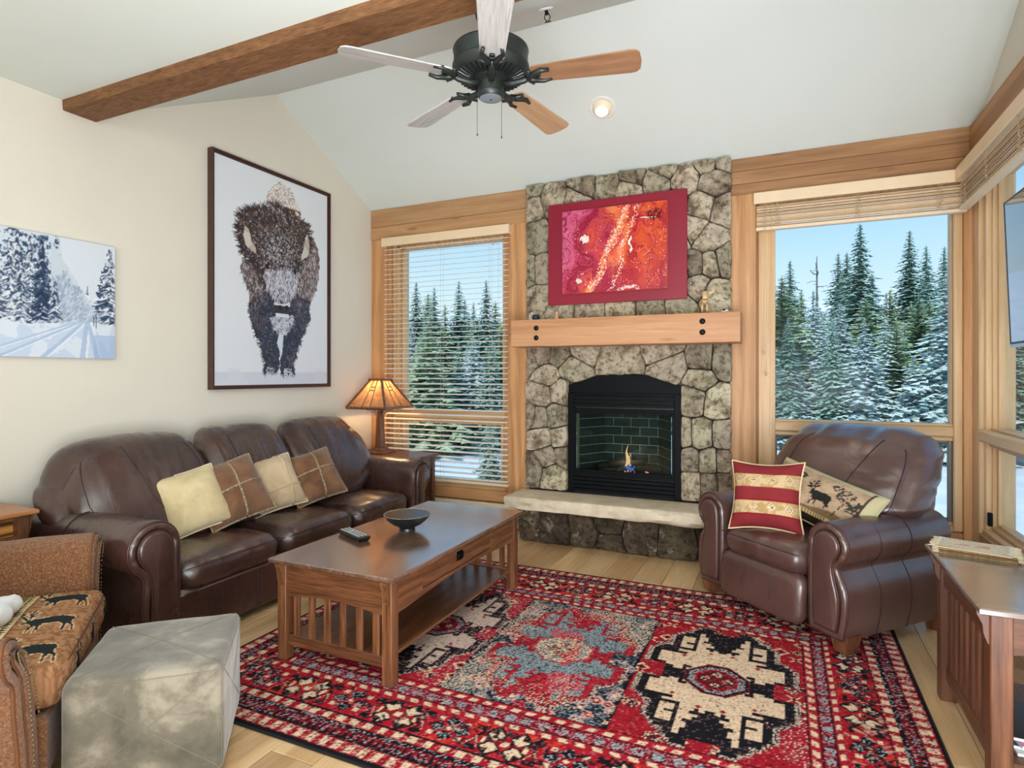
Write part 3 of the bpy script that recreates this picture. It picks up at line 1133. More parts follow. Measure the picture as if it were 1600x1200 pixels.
# hearth slab with a broken front edge
def slab_ring(z, inset, amp, seed):
    pts = []
    x0, x1, y0, y1 = -2.125, -0.08, 4.485, 4.86
    path = [((x0, y1), (x0, y0), 8), ((x0, y0), (x1, y0), 60), ((x1, y0), (x1, y1), 8), ((x1, y1), (x0, y1), 4)]
    for a, c, k in path:
        for i in range(k):
            f = i / k
            px, py = a[0] + (c[0] - a[0]) * f, a[1] + (c[1] - a[1]) * f
            nx, ny = (px - (x0 + x1) / 2) / (x1 - x0), (py - (y0 + y1) / 2) / (y1 - y0)
            w_ = amp * noise.noise(Vector((px * 9, py * 9 + seed, z * 9)))
            if py < y1 - .01:
                py += w_ * (1 if py < y0 + .02 else .2) + (inset if py < y0 + .02 else 0)
                px += (inset + w_) * (1 if px < x0 + .02 else (-1 if px > x1 - .02 else 0))
            zz = z + (0.018 * noise.noise(Vector((px * 4, seed, 0))) if z < .32 else 0)
            pts.append((px - cx0, py - cy0, zz))
    return pts


MB().loft([slab_ring(.295, .030, .02, 0), slab_ring(.305, .012, .03, 1), slab_ring(.33, .006, .03, 2), slab_ring(.36, .0, .022, 3), slab_ring(.388, .004, .016, 4), slab_ring(.397, .010, .008, 5), slab_ring(.400, .022, .006, 5)]).build('hearth_slab', M['slab'], chimney, 50)

# ------------------------------------------------------------------ gas insert
ins = thing('fireplace_insert', 'black gas fireplace insert with louvres and a small orange flame', 'fireplace', (OCX, 4.90, .402))
BK = M['black_metal']
ix0, ix1 = OX0 - .012 - OCX, OX1 + .012 - OCX
arch = [(ix0, 1.25 - .402)] + [(OX0 - OCX - .012 + (ix1 - ix0) * i / 16, (ARCH_C + math.sqrt(max(0, ARCH_R ** 2 - (ix0 + (ix1 - ix0) * i / 16) ** 2)) + .012) - .402) for i in range(17)] + [(ix1, 1.25 - .402)]
MB().prism(arch, .0, .02, 'y').build('arched_panel', BK, ins)
fx0, fx1 = -.452, .452
fr = MB()
fr.box(fx0 - .03, fx0 + .03, -.015, .04, .0, .86, .004); fr.box(fx1 - .03, fx1 + .03, -.015, .04, .0, .86, .004)
fr.box(fx0, fx1, -.012, .04, .70, .725, .003); fr.box(fx0, fx1, -.012, .04, .15, .185, .003); fr.box(fx0, fx1, -.012, .03, .84, .86, .003)
fr.box(ix0, fx0 - .03, .0, .03, 0, .9); fr.box(fx1 + .03, ix1, .0, .03, 0, .9)
fr.build('frame', BK, ins)
lv = None
for z in (.742, .775, .808, .012, .045, .078, .111):
    if lv is None:
        lv = MB().prism([(-.018, .0), (-.012, .0), (.012, .022), (.012, .028), (-.018, .026)], fx0 + .03, fx1 - .03, 'x').build('louvre', BK, ins, loc=(0, -.0, z))
    else:
        inst(lv, ins, (0, 0, z))
MB().box(fx0 + .03, fx1 - .03, .022, .03, .0, .15).build('vent_shadow_plate', M['black'], ins)
MB().box(fx0 + .03, fx1 - .03, .022, .03, .725, .86).build('vent_shadow_plate', M['black'], ins)
MB().frame(fx0 + .025, fx1 - .025, .18, .705, .022, -.020, .0, .003).build('door_frame', BK, ins)
MB().box(fx0 + .045, fx1 - .045, .004, .009, .20, .685).build('glass_door', M['fire_glass'], ins)
# firebox: mortar-coloured lining with separate bricks
lining = plain('pale_firebrick_joint', srgb(186, 192, 182), 0.9)
brickm = plain('dark_firebrick', srgb(38, 46, 46), 0.8, nscale=20, namt=0.2, bump=.3)
xb0, xb1, yb = -.24, .24, .31
zf0, zf1 = .165, .70
box_ = MB()
box_.add([(fx0 + .06, .035, zf0), (xb0, yb, zf0), (xb0, yb, zf1), (fx0 + .06, .035, zf1)], [(0, 1, 2, 3)])
box_.add([(xb0, yb, zf0), (xb1, yb, zf0), (xb1, yb, zf1), (xb0, yb, zf1)], [(0, 1, 2, 3)])
box_.add([(xb1, yb, zf0), (fx1 - .06, .035, zf0), (fx1 - .06, .035, zf1), (xb1, yb, zf1)], [(0, 1, 2, 3)])
fbx = box_.build('firebox', lining, ins, fix=False)
MB().box(fx0 + .05, fx1 - .05, .03, yb + .01, zf1, zf1 + .02).box(fx0 + .05, fx1 - .05, .03, yb + .01, zf0 - .02, zf0).build('firebox_plate', M['black'], ins)
bh, bw = .078, .158
row = 0
z = zf0
while z < zf1 - .02:
    for a, c in (((fx0 + .06, .035), (xb0, yb)), ((xb0, yb), (xb1, yb)), ((xb1, yb), (fx1 - .06, .035))):
        L = math.hypot(c[0] - a[0], c[1] - a[1])
        ux, uy = (c[0] - a[0]) / L, (c[1] - a[1]) / L
        nx, ny = uy, -ux
        s = -(row % 2) * bw / 2
        while s < L:
            s0, s1 = max(s, 0) + .002, min(s + bw, L) - .002
            if s1 - s0 > .01:
                zt = min(z + bh - .004, zf1)
                mb = MB()
                P_ = lambda q, d, zz: (a[0] + ux * q + nx * d, a[1] + uy * q + ny * d, zz)
                mb.add([P_(s0, 0, z), P_(s1, 0, z), P_(s1, 0, zt), P_(s0, 0, zt), P_(s0 + .001, .005, z + .001), P_(s1 - .001, .005, z + .001), P_(s1 - .001, .005, zt - .001), P_(s0 + .001, .005, zt - .001)],
                       [(4, 5, 6, 7), (0, 1, 5, 4), (1, 2, 6, 5), (2, 3, 7, 6), (3, 0, 4, 7)])
                mb.build('brick', brickm, fbx)
            s += bw
    z += bh; row += 1
logm = plain('charred_log', srgb(70, 58, 46), 0.9, nscale=14, namt=.5, bump=.8, bscale=40)
for (p0, p1, r) in (((-.26, .20, .20), (.02, .15, .22), .038), ((-.02, .14, .20), (.28, .21, .21), .036), ((-.15, .11, .245), (.16, .20, .26), .028), ((-.22, .10, .19), (-.05, .09, .19), .024)):
    pts = [Vector(p0).lerp(Vector(p1), k / 8) + Vector((0, 0, .008 * noise.noise(Vector((k, r * 50, 0))))) for k in range(9)]
    MB().tube(pts, lambda f, r=r: r * (1 + .25 * noise.noise(Vector((f * 5, r * 90, 2)))), 10).build('log', logm, ins, True)
MB().lathe([(.001, .004), (.30, .004), (.33, -.006), (.34, -.012)], 24, (0, .13, .178), sy=.30).build('ember_bed', plain('ash_bed', srgb(40, 38, 36), 1.0, nscale=60, namt=.6, bump=.9, bscale=90), ins)


def flame(name, c, h, w, mat, lean=0.0, ph=0.0):
    rings = []
    for i in range(13):
        f = i / 12
        r = w * (math.sin(PI * min(1, f * 1.25 + .18)) * .5 + .5) * (1 - f) ** .65
        ox = lean * f + .010 * math.sin(f * 7 + ph)
        rings.append([(c[0] + ox + r * math.cos(2 * PI * k / 10), c[1] + .6 * r * math.sin(2 * PI * k / 10), c[2] + h * f) for k in range(10)])
    MB().loft(rings).build(name, mat, ins, True)


fl_o = emit('orange_flame', (1.0, 0.50, 0.20, 1), 1.5)
fl_b = emit('blue_flame', (0.10, 0.22, 0.75, 1), 0.8)
flame('flame', (.010, .10, .235), .19, .022, fl_o, .010)
flame('flame', (.026, .105, .24), .11, .016, fl_o, .004, 2)
flame('blue_flame', (.03, .09, .205), .06, .032, fl_b, .0, 1)
flame('blue_flame', (.06, .10, .20), .05, .02, fl_b, .01, 3)
em = MB()
rge = random.Random(2)
for i in range(26):
    x_ = rge.choice((rge.uniform(.0, .09), rge.uniform(.15, .20)))
    em.lathe([(.001, -.003), (.004, 0), (.001, .003)], 5, (x_, rge.uniform(.06, .085), .195 + rge.uniform(-.004, .008)))
o = em.build('glowing_embers', emit('ember_glow', (1.0, 0.25, 0.28, 1), 2.0), ins)
o['kind'] = 'stuff'
add_light('flame_light', 'POINT', (OCX + .02, 5.0, .75), 1.2, (1.0, 0.55, 0.25), 0.04)

# ------------------------------------------------------------------ mantel
man = thing('mantel_shelf', 'thick rough fir mantel beam with four black bolts across the chimney', 'mantel', (-1.19, 4.72, 1.655))
rings = []
for i in range(31):
    xx = -.915 + 1.83 * i / 30
    j = lambda s: .003 * noise.noise(Vector((xx * 5, s, 0)))
    e = .006
    rings.append([(xx, -.12 + j(1), e), (xx, -.12 + j(1), .225 - e), (xx, -.12 + e, .225 + j(2)), (xx, .13, .225), (xx, .13, 0), (xx, -.12 + e, 0 + j(3))])
MB().loft(rings).build('beam_block', M['mantel'], man)
boltm = plain('black_iron_bolt', srgb(20, 26, 30), 0.45, 0.6)
bo = None
for bx_, bz_ in ((-1.873, 1.808), (-1.873, 1.726), (-.538, 1.816), (-.538, 1.735)):
    loc = (bx_ + 1.19, -.120, bz_ - 1.655)
    if bo is None:
        mb = MB().lathe([(.022, 0), (.022, .003), (.017, .010), (.008, .014), (.001, .015)], 16)
        mb.xf(Matrix.Rotation(PI / 2, 4, 'X'))
        bo = mb.build('bolt', boltm, man, True, loc=loc)
    else:
        inst(bo, man, loc)

# wall art over the fireplace
art = thing('abstract_artwork', 'red and orange abstract pour painting mounted on a crimson board over the mantel', 'artwork', (-1.26, 4.80, 2.45))
crim = plain('crimson_board', srgb(140, 14, 44), 0.45, nscale=2, namt=.08)
MB().box(-.583, .583, 0.0, .022, -.433, .433, .003).build('backing_board', crim, art)
MB().box(-.06, .06, .022, .045, -.06, .06).build('hanger', M['black_metal'], art)
cv = Canvas(.872, .694, .0035)
ny, nx = cv.ny, cv.nx
n1 = fbm(nx, ny, 3, 5, 1); n2 = fbm(nx, ny, 3, 5, 2); n3 = fbm(nx, ny, 10, 5, 3); n4 = fbm(nx, ny, 105, 2, 4, .7); n5 = fbm(nx, ny, 5, 5, 8)
U = cv.X / cv.w; V = cv.Y / cv.h
w_ = U + .62 * (n1 - .5) - .26 * (V - .5)
stops = [(-.2, (204, 90, 130)), (.02, (206, 88, 124)), (.12, (168, 30, 70)), (.22, (150, 20, 56)), (.30, (196, 66, 80)), (.42, (204, 66, 58)), (.5, (232, 132, 84)), (.58, (222, 92, 50)), (.7, (190, 42, 40)), (.82, (214, 84, 44)), (1.0, (168, 28, 46)), (1.3, (210, 76, 46))]
xs_ = [s[0] for s in stops]
for k in range(3):
    cv.C[..., k] = np.interp(w_ + .10 * (n3 - .5), xs_, [s[1][k] for s in stops])
for s_i, (cc_, wd_) in enumerate((((120, 12, 44), .045), ((236, 120, 96), .03), ((150, 24, 60), .03))):
    f_ = n1 * (5 + s_i) + n3 * 1.6 + (U - V) * (1.2 + s_i)
    f_ = np.abs(f_ - np.floor(f_) - .5)
    cv.put(f_ < wd_, cc_, .65)
low_ = np.clip((.42 - V - (.45 - U) * -.55 + .5 * (n5 - .5)) * 3, 0, 1) * (U > .3)
cv.put(low_ > .02, (150, 16, 62), low_ * .75)
band = np.abs(U - (.30 + .36 * V + .16 * (n2 - .5)))
cv.put((band < .05), (250, 160, 100), np.clip(1 - band / .05, 0, 1) * .8)
cv.put((band < .045) & (n4 > .66), (255, 240, 224), .95)
b2_ = np.abs(U - (.48 + .28 * V + .2 * (n5 - .5)))
cv.put((b2_ < .022) & (n4 > .62), (255, 236, 220), .9)
cv.put((n4 < .30) & (n3 > .53) & (n5 > .48) & (U < .7), (110, 10, 40), .9)
cv.put((n4 > .80) & (n3 < .45), (252, 220, 214), .85)
for (a_, b_, c_, d_, col) in ((.22, .62, .012, .06, (250, 232, 220)), (.66, .52, .012, .08, (252, 240, 226)), (.16, .16, .030, .018, (250, 214, 206)), (.42, .50, .008, .05, (248, 210, 200)), (.84, .84, .06, .008, (255, 244, 232))):
    e_ = ((U - a_ - .16 * (n3 - .5)) / c_) ** 2 + ((V - b_ - .2 * (n2 - .5)) / d_) ** 2 + 2.2 * (n4 - .5)
    cv.put(e_ < 2.2, (120, 12, 36), .7)
    cv.put(e_ < 1.0, col, .95)
r_ = np.hypot((U - .90) * 1.2, V - .22)
cv.put((np.abs(r_ - .09 - .5 * (n5 - .5)) < .012) & (n4 > .55) & (n3 > .45), (250, 214, 210), .7)
r_ = np.hypot((U - .66), (V + .02) * 1.2)
cv.put((np.abs(r_ - .10 - .16 * (n5 - .5)) < .02) & (n4 > .48), (252, 226, 220), .85)
cv.put((np.hypot((U - .88) * 1, (V - .86) * 1.3) < .08 + .1 * (n3 - .5)) & (n4 < .55), (92, 8, 22), .9)
front = printed_grid('painted_face', cv, lambda X, Y: (X - .436, 0 * X - .048, Y - .347), paint_mat('glossy_pour_paint', 0.25, 0.25, 60, spec=0.5), art)
MB().box(-.436, .436, -.047, -.0, -.347, .347).build('canvas_edge', plain('painted_canvas_edge', srgb(226, 120, 100), .5), art)

# ------------------------------------------------------------------ ornaments on the mantel
ZM = 1.8805
mo = thing('moose_figurine', 'small tan moose figurine standing at the right end of the mantel', 'figurine', (-.535, 4.70, ZM), math.radians(12))
tan = plain('tan_ceramic', srgb(206, 176, 128), 0.45, nscale=18, namt=.25)
brn = plain('brown_ceramic', srgb(118, 84, 58), 0.5)
mb = MB()
mb.lathe([(.001, -.002), (.042, 0), (.044, .008), (.001, .012)], 18, (0, 0, 0.001))
mb.build('base', plain('dark_plinth', srgb(46, 40, 36), .6, nscale=60, namt=.5), mo)
mb = MB()
mb.tube([(0, .035, .085), (0, .012, .088), (0, -.012, .092), (0, -.028, .110)], lambda f: .026 - .006 * f, 10)
for lx, ly in ((-.016, -.015), (.016, -.015), (-.014, .03), (.014, .03)):
    mb.tube([(lx, ly, .075), (lx * 1.1, ly - .004, .04), (lx * 1.1, ly, .010)], lambda f: .011 - .003 * f, 8)
mb.build('body', tan, mo, True)
mb = MB().tube([(0, -.020, .150), (0, -.034, .146), (0, -.052, .122), (0, -.058, .104)], lambda f: (.024, .025, .020, .019)[min(3, int(f * 3 + .5))], 12)
mb.build('head', tan, mo, True)
for s in (-1, 1):
    mb = MB().prism([(s * .016, .156), (s * .030, .158), (s * .052, .168), (s * .066, .186), (s * .070, .172), (s * .062, .154), (s * .040, .146), (s * .018, .148)], -.032, -.024, 'y')
    mb.build('antler', brn if s < 0 else tan, mo)
bell = MB().lathe([(.001, .0), (.024, .001), (.022, .008), (.010, .034), (.006, .050), (.011, .058), (.010, .068), (.003, .074), (.001, .075)], 16)
tag(bell.build('bell', plain('pink_ceramic', srgb(214, 160, 140), .4), None, True, loc=(-1.735, 4.72, ZM)), 'tiny pink bell ornament on the left part of the mantel', 'ornament')
spk = thing('small_speaker', 'small round dark blue gadget with a white cord at the left end of the mantel', 'gadget', (-1.93, 4.73, ZM))
MB().lathe([(.001, 0), (.026, .001), (.034, .018), (.034, .036), (.026, .052), (.001, .055)], 20).build('body', plain('navy_plastic', srgb(20, 34, 62), .3), spk, True)
MB().tube([(-.02, -.03, .004), (-.045, -.03, .015), (-.052, -.02, .05), (-.035, -.015, .072), (-.01, -.015, .06)], .0028, 8).build('cord', M['white'], spk, True)
MB().tube([(-.01, -.035, .004), (-.032, -.035, .018), (-.036, -.02, .045), (-.02, -.015, .06)], .0025, 8).build('cord', M['white'], spk, True)
sh = thing('porcelain_ornament', 'tiny black and white ornament at the far right end of the mantel', 'ornament', (-.385, 4.68, ZM))
mb = MB(); mb.add(*puff(.055, .035, .026, (8, 6, 4), (2.2, 2.2, 2.2)))
mb.build('body', M['white'], sh, True, loc=(0, 0, .0135))
mb = MB(); mb.add(*puff(.030, .030, .016, (6, 6, 4), (2.2, 2.2, 2.2)))
mb.build('back_patch', M['black'], sh, True, loc=(-.006, -.006, .020))

# ================================================================== rug
RW, RH, RES = 3.112, 2.29, 0.0062
rug = thing('area_rug', 'red, black and cream patterned wool rug under the coffee table', 'rug', (-2.552, 1.722, 0))
cv = Canvas(RW, RH, RES, (176, 30, 44))
X, Y = cv.X, cv.Y
ny, nx = cv.ny, cv.nx
rs = np.random.RandomState(4)
spk_ = rs.rand(ny, nx)
spk2 = (spk_ + np.roll(spk_, 1, 1)) / 2
big = fbm(nx, ny, 5, 4, 21)
med = fbm(nx, ny, 22, 3, 22)
RED, DRED, BLK, CRM, GRY, NVY = (166, 29, 43), (118, 20, 32), (24, 22, 28), (232, 204, 172), (158, 172, 178), (34, 42, 56)
dx = np.minimum(X, RW - X) / .465; dy = np.minimum(Y, RH - Y) / .570
side = dx < dy
S = np.where(side, Y, X)
D = np.minimum(dx, dy) * .57
fr_ = lambda a: a - np.floor(a)
bd = D < .57
# guard bands
def band(a, b): return (D >= a) & (D < b)
cv.put(band(0, .020), BLK)
m = band(.020, .085); cv.put(m, RED)
sq = fr_(S / .062)
cv.put(band(.030, .078) & (sq < .52), CRM)
cv.put(m & (spk_ > .80), (206, 150, 140)); cv.put(m & (spk_ < .10), DRED)
cv.put(band(.085, .094), BLK)
m = band(.094, .158); cv.put(m, (128, 24, 40))
cv.put(m & (fr_(S / .030 + D * 10) < .68), BLK)
cv.put(m & (fr_(S / .030 + .25) < .3) & (np.abs(D - .126) < .020), RED)
cv.put(m & (spk_ > .86), GRY)
m = band(.150, .168); cv.put(m, BLK); cv.put(m & (spk_ > .8), GRY)
m = band(.168, .222); cv.put(m, RED)
cv.put(band(.174, .212) & (fr_(S / .070 + .3) < .50), CRM)
cv.put(m & (spk_ > .88), (220, 170, 150)); cv.put(band(.216, .224), BLK)
# wide border with motifs
m = band(.224, .415)
cv.put(m & (med > .62), (206, 52, 44)); cv.put(m & (spk_ < .06), DRED)
PER = .245
k = np.floor(S / PER); p = S - (k + .5) * PER; q = D - .318
ev = (k % 2 == 0)
ap, aq = np.abs(p), np.abs(q)
pt = m & ev
o1_ = pt & (np.abs(ap - .052) + np.abs(aq - .042) * .9 < .052) & (ap > .008) & (aq > .006)
i1 = pt & (np.abs(ap - .050) + np.abs(aq - .040) * .9 < .036) & (ap > .014) & (aq > .010) & ~((ap > .052) & (aq > .048))
cv.put(o1_, BLK); cv.put(i1, CRM)
cv.put(pt & (np.maximum(ap, aq) < .014), CRM)
cv.put(pt & (np.abs(ap - .088) < .008) & (aq < .022), CRM)
od = m & ~ev
dm = od & (ap / .095 + aq / .080 < 1)
cv.put(dm, BLK); cv.put(dm & (spk_ > .70), GRY); cv.put(dm & (ap / .03 + aq / .024 < 1), RED)
cv.put(dm & (ap / .016 + aq / .013 < 1), CRM)
cv.put(od & (np.abs(ap / .06 - aq / .05) < .22) & (ap < .07) & (ap > .016), RED)
cv.put(od & (np.abs(ap - .062) < .012) & (np.abs(aq - .050) < .012), CRM)
e2 = m & (ap > .098)
cv.put(e2 & (np.abs(q + (p * np.sign(p) - .122) * 3 * np.where(ev, 1, -1)) < .020), BLK)
cv.put(e2 & (np.abs(aq - .062) < .014), BLK)
cv.put(e2 & (np.abs(q - (ap - .122) * 2.2) < .006), (226, 180, 160))
rb_ = random.Random(12)
for _ in range(620):
    s_ = rb_.randrange(4); q_ = rb_.uniform(.235, .405)
    if s_ < 2: x_, y_ = rb_.uniform(.2, RW - .2), (q_ if s_ == 0 else RH - q_)
    else: y_, x_ = rb_.uniform(.25, RH - .25), (q_ * .816 if s_ == 2 else RW - q_ * .816)
    a_ = rb_.choice((.7, -.7, 2.3, 1.57, 0)) + rb_.uniform(-.2, .2); l_ = rb_.uniform(.018, .05)
    cv.stroke(x_, y_, x_ + l_ * math.cos(a_), y_ + l_ * math.sin(a_), rb_.uniform(.006, .010), rb_.choice((BLK, BLK, BLK, DRED, (202, 168, 146), NVY)), .9)
# rope - guard - rope
cv.put(band(.415, .450), (168, 30, 46))
cv.put(band(.418, .444) & (fr_(S / .068 + (D - .43) * 7) < .55), CRM)
m = band(.450, .520); cv.put(m, (150, 30, 48))
fl = (np.hypot((fr_(S / .075) - .5) * .075, D - .485) < .024)
cv.put(m & fl & (spk_ > .42), GRY); cv.put(m & ~fl & (spk_ > .80), (196, 140, 150)); cv.put(m & (spk_ < .16), BLK)
cv.put(band(.450, .456) | band(.516, .524), BLK)
cv.put(band(.524, .565), (176, 30, 46))
cv.put(band(.530, .558) & (fr_(S / .066 - (D - .54) * 7) < .55), CRM)
cv.put(band(.565, .571), BLK)
fld = D >= .571

# medallion on a stepped lattice; codes 0 ground, 1 cream, 2 black, 3 outer line
QW, QH = 17, 27
ii, jj = np.meshgrid(np.arange(-QW, QW), np.arange(-QH, QH))  # noqa
ai = np.where(ii >= 0, ii, -ii - 1); aj = np.where(jj >= 0, jj, -jj - 1)
body = ((ai < 6) & (aj < 22)) | ((ai < 10) & (aj < 18)) | ((ai < 14) & (aj < 10) & (aj >= 3)) | ((ai < 10) & (aj < 12)) | ((ai < 12) & (aj < 8))
def dil(mm, n_=1):
    o_ = mm.copy()
    for _ in range(n_):
        o2 = o_.copy()
        o2[1:] |= o_[:-1]; o2[:-1] |= o_[1:]; o2[:, 1:] |= o_[:, :-1]; o2[:, :-1] |= o_[:, 1:]
        o_ = o2
    return o_
code = np.zeros(ii.shape, int)
d1, d2 = dil(body, 2), dil(body, 3)
code[d2] = 3; code[d1] = 2; code[body] = 1
nt_ = (aj >= 14) & (ai < 1 + (aj - 13) * .55); code[nt_ & d1] = 2; code[nt_ & (aj > 20) & (ai < 3)] = 0; code[(aj == 21) & (ai < 3)] = 2
ns_ = (ai >= 8) & (aj < 1 + (ai - 7) * .45) ; code[ns_ & d1] = 2; code[(ai >= 12) & (aj < 3)] = 0; code[(ai == 11) & (aj < 3)] = 2
code[(aj == 13) & (ai <= 3)] = 2; code[(aj == 12) & ((ai == 0) | (ai == 2))] = 2
code[(aj == 16) & (ai <= 4)] = 2
code[(ai == 7) & (aj <= 3)] = 2; code[(ai == 6) & ((aj == 1) | (aj == 3))] = 2
code[(ai == 6) & (aj >= 11) & (aj <= 17)] = 2; code[(aj == 11) & (ai >= 6) & (ai <= 9)] = 2; code[(aj == 14) & (ai >= 7) & (ai <= 8)] = 2
code[(aj == 9) & (ai >= 8) & (ai <= 13)] = 2


def medallion(mx, my, cs_x, cs_y, cm, bk, gnd, outer, oc):
    lx, ly = X - mx, Y - my
    I = np.floor(lx / cs_x).astype(int) + QW; J = np.floor(ly / cs_y).astype(int) + QH
    ok = (I >= 0) & (I < 2 * QW) & (J >= 0) & (J < 2 * QH) & fld
    cd = np.zeros(X.shape, int)
    cd[ok] = code[J[ok], I[ok]]
    cv.put(ok & (cd == 3), outer); cv.put(ok & (cd == 3) & (spk_ > .6), NVY)
    cv.put(ok & (cd == 2), bk); cv.put(ok & (cd == 1), cm)
    r = np.maximum(np.abs(lx), np.abs(ly)); r = np.maximum(r, (np.abs(lx) + np.abs(ly)) * .74)
    for rr, cc in oc:
        cv.put(r < rr, cc)
    cv.put((np.abs(r - .108) < .014) & (spk_ > .5), GRY)
    a4 = np.minimum(np.abs(np.abs(lx) - .048) + np.abs(ly), np.abs(np.abs(ly) - .050) + np.abs(lx))
    cv.put(a4 < .034, bk if cm == CRM else RED); cv.put(a4 < .026, CRM); cv.put((a4 < .026) & (spk_ > .55), NVY); cv.put(a4 < .010, RED)
    cv.put(ok & (cd == 1) & (np.abs(np.abs(lx) - .17) + np.abs(np.abs(ly) - .19) < .014), RED)
    cv.put(ok & (cd == 1) & (np.abs(np.abs(lx) - .05) + np.abs(np.abs(ly) - .26) < .014), RED)
    return cd


def florets(x0, x1, y0, y1, n_, seed, cols, keep):
    r_ = random.Random(seed)
    for _ in range(n_):
        fx, fy = r_.uniform(x0, x1), r_.uniform(y0, y1)
        I, J = int(fx / RES), int(fy / RES)
        if not keep[min(J, ny - 1), min(I, nx - 1)]: continue
        s = r_.uniform(.030, .048)
        d_ = np.abs(X - fx) + np.abs(Y - fy)
        typ = r_.randrange(3)
        if typ == 0:
            cv.put(keep & (d_ < s), cols[0]); cv.put(keep & (d_ < s * .62), cols[1]); cv.put(keep & (d_ < s * .28), cols[2])
        elif typ == 1:
            rr = np.hypot(X - fx, Y - fy)
            cv.put(keep & (rr < s * .85) & (spk_ > .3), cols[3]); cv.put(keep & (rr < s * .85) & (spk_ > .66), cols[0]); cv.put(keep & (rr < s * .25), cols[2])
        else:
            cv.put(keep & (np.abs(np.abs(X - fx) - np.abs(Y - fy)) < .007) & (d_ < s * 1.3), cols[0])
            cv.put(keep & (d_ < .012), cols[2])


PX = (.465, 1.150, 1.910, RW - .465)
PY = (.573, RH - .573)
pm = [fld & (X > PX[i]) & (X < PX[i + 1]) for i in range(3)]
cv.put(pm[0], (178, 34, 52)); cv.put(pm[2], RED); cv.put(pm[1], NVY)
cv.put(pm[1] & (spk2 > .62), (120, 142, 150))
cv.put(fld & (np.abs(X - PX[1]) < .010), BLK); cv.put(fld & (np.abs(X - PX[2]) < .010), BLK)
ocs = [(.142, DRED), (.134, BLK), (.120, RED), (.112, BLK), (.098, RED), (.086, DRED)]
mcx = [(PX[0] + PX[1]) / 2, (PX[1] + PX[2]) / 2, (PX[2] + PX[3]) / 2]
florets(PX[2], PX[3], PY[0], PY[1], 90, 5, (CRM, RED, BLK, NVY), pm[2])
florets(PX[0], PX[1], PY[0], PY[1], 80, 6, (CRM, RED, BLK, NVY), pm[0])
florets(PX[1], PX[2], PY[0], PY[1], 110, 7, ((226, 170, 160), RED, CRM, GRY), pm[1])
medallion(mcx[2], 1.150, .0203, .0232, CRM, (26, 26, 32), RED, (214, 190, 170), ocs)
medallion(mcx[0], 1.150, .0195, .0232, (212, 190, 172), (28, 22, 28), RED, (214, 190, 170), ocs)
cdm = medallion(mcx[1], 1.150, .0212, .0222, (150, 166, 172), (172, 34, 48), NVY, (232, 196, 180), [(.150, (206, 84, 90)), (.138, CRM), (.095, CRM)])
# faded, distressed wool
ds = np.clip((fbm(nx, ny, 7, 4, 31) - .46) * 7, 0, 1)
cv.put(pm[1] & (spk_ < ds * .50), (222, 200, 176)); cv.put(pm[1] & (spk2 < .26), NVY); cv.put(pm[1] & (cdm == 1) & (spk_ > .74), (66, 82, 92))
cv.put(pm[1] & (fbm(nx, ny, 9, 3, 41) > .60) & (spk_ > .45), (202, 52, 70))
cv.put(pm[0] & (spk_ < ds * .12), (222, 186, 180)); cv.put(pm[2] & (Y < .95) & (spk_ < ds * .22), (228, 180, 176))
z_ = bd & (D > .02) & (X > 2.2) & (Y < .75)
cv.put(z_ & (spk_ < np.clip((big - .46) * 5, 0, .6)), (232, 204, 184))
cv.put((D > .02) & (spk2 > .80), (212, 160, 150), .5)
cv.put((D > .02) & (spk2 < .17), (40, 20, 26), .6)
cv.C *= (0.90 + .2 * rs.rand(ny, nx))[..., None]
hz = .011 + .0016 * (rs.rand(ny, nx) - .5)
rugm = paint_mat('wool_pile_print', 0.95, 0.5, 420, spec=0.1, noise_mul=0.3, nscale=420)
edge = np.minimum(np.minimum(X, RW - X), np.minimum(Y, RH - Y))
hz = np.where(edge < .004, .001, hz)
printed_grid('pile', cv, lambda X, Y: (X, Y, hz), rugm, rug)
MB().box(-.004, RW + .004, -.004, RH + .004, .0006, .0085, .002).build('binding', plain('black_rug_binding', srgb(16, 15, 16), .95, bump=.4), rug)


# ================================================================== upholstery helpers
M['leather'] = leather_mat('dark_brown_leather', srgb(46, 28, 24), srgb(76, 49, 42), 0.27)
M['leather2'] = leather_mat('plum_brown_leather', srgb(68, 45, 40), srgb(92, 65, 58), 0.31)
M['seam'] = plain('dark_seam_thread', srgb(34, 18, 15), 0.6)
M['piping'] = plain('leather_piping', srgb(70, 42, 36), 0.35)


def arm_outline(H, r, zb, post, bulge=0.0, n=26):
    pts = []
    z0, z1 = zb, H - r
    for i in range(7):
        pts.append((0.0 + (.006 if i == 0 else 0), z0 + (z1 - z0) * i / 7))
    for i in range(n):
        a = PI - (PI + 1.25) * i / (n - 1)
        pts.append((r + r * math.cos(a), z1 + r * math.sin(a)))
    zt = z1 - r * .98
    for i in range(1, 9):
        f = i / 8
        pts.append((post + bulge * math.sin(PI * min(1, f * .95 + .05)), zt + (zb - zt) * f))
    return pts


def smooth_poly(pts, it=1):
    lo = min(p[1] for p in pts) + .03
    for _ in range(it):
        n = len(pts)
        pts = [pts[i] if pts[i][1] < lo else (pts[i][0] * .5 + (pts[i - 1][0] + pts[(i + 1) % n][0]) * .25, pts[i][1] * .5 + (pts[i - 1][1] + pts[(i + 1) % n][1]) * .25) for i in range(n)]
    return pts


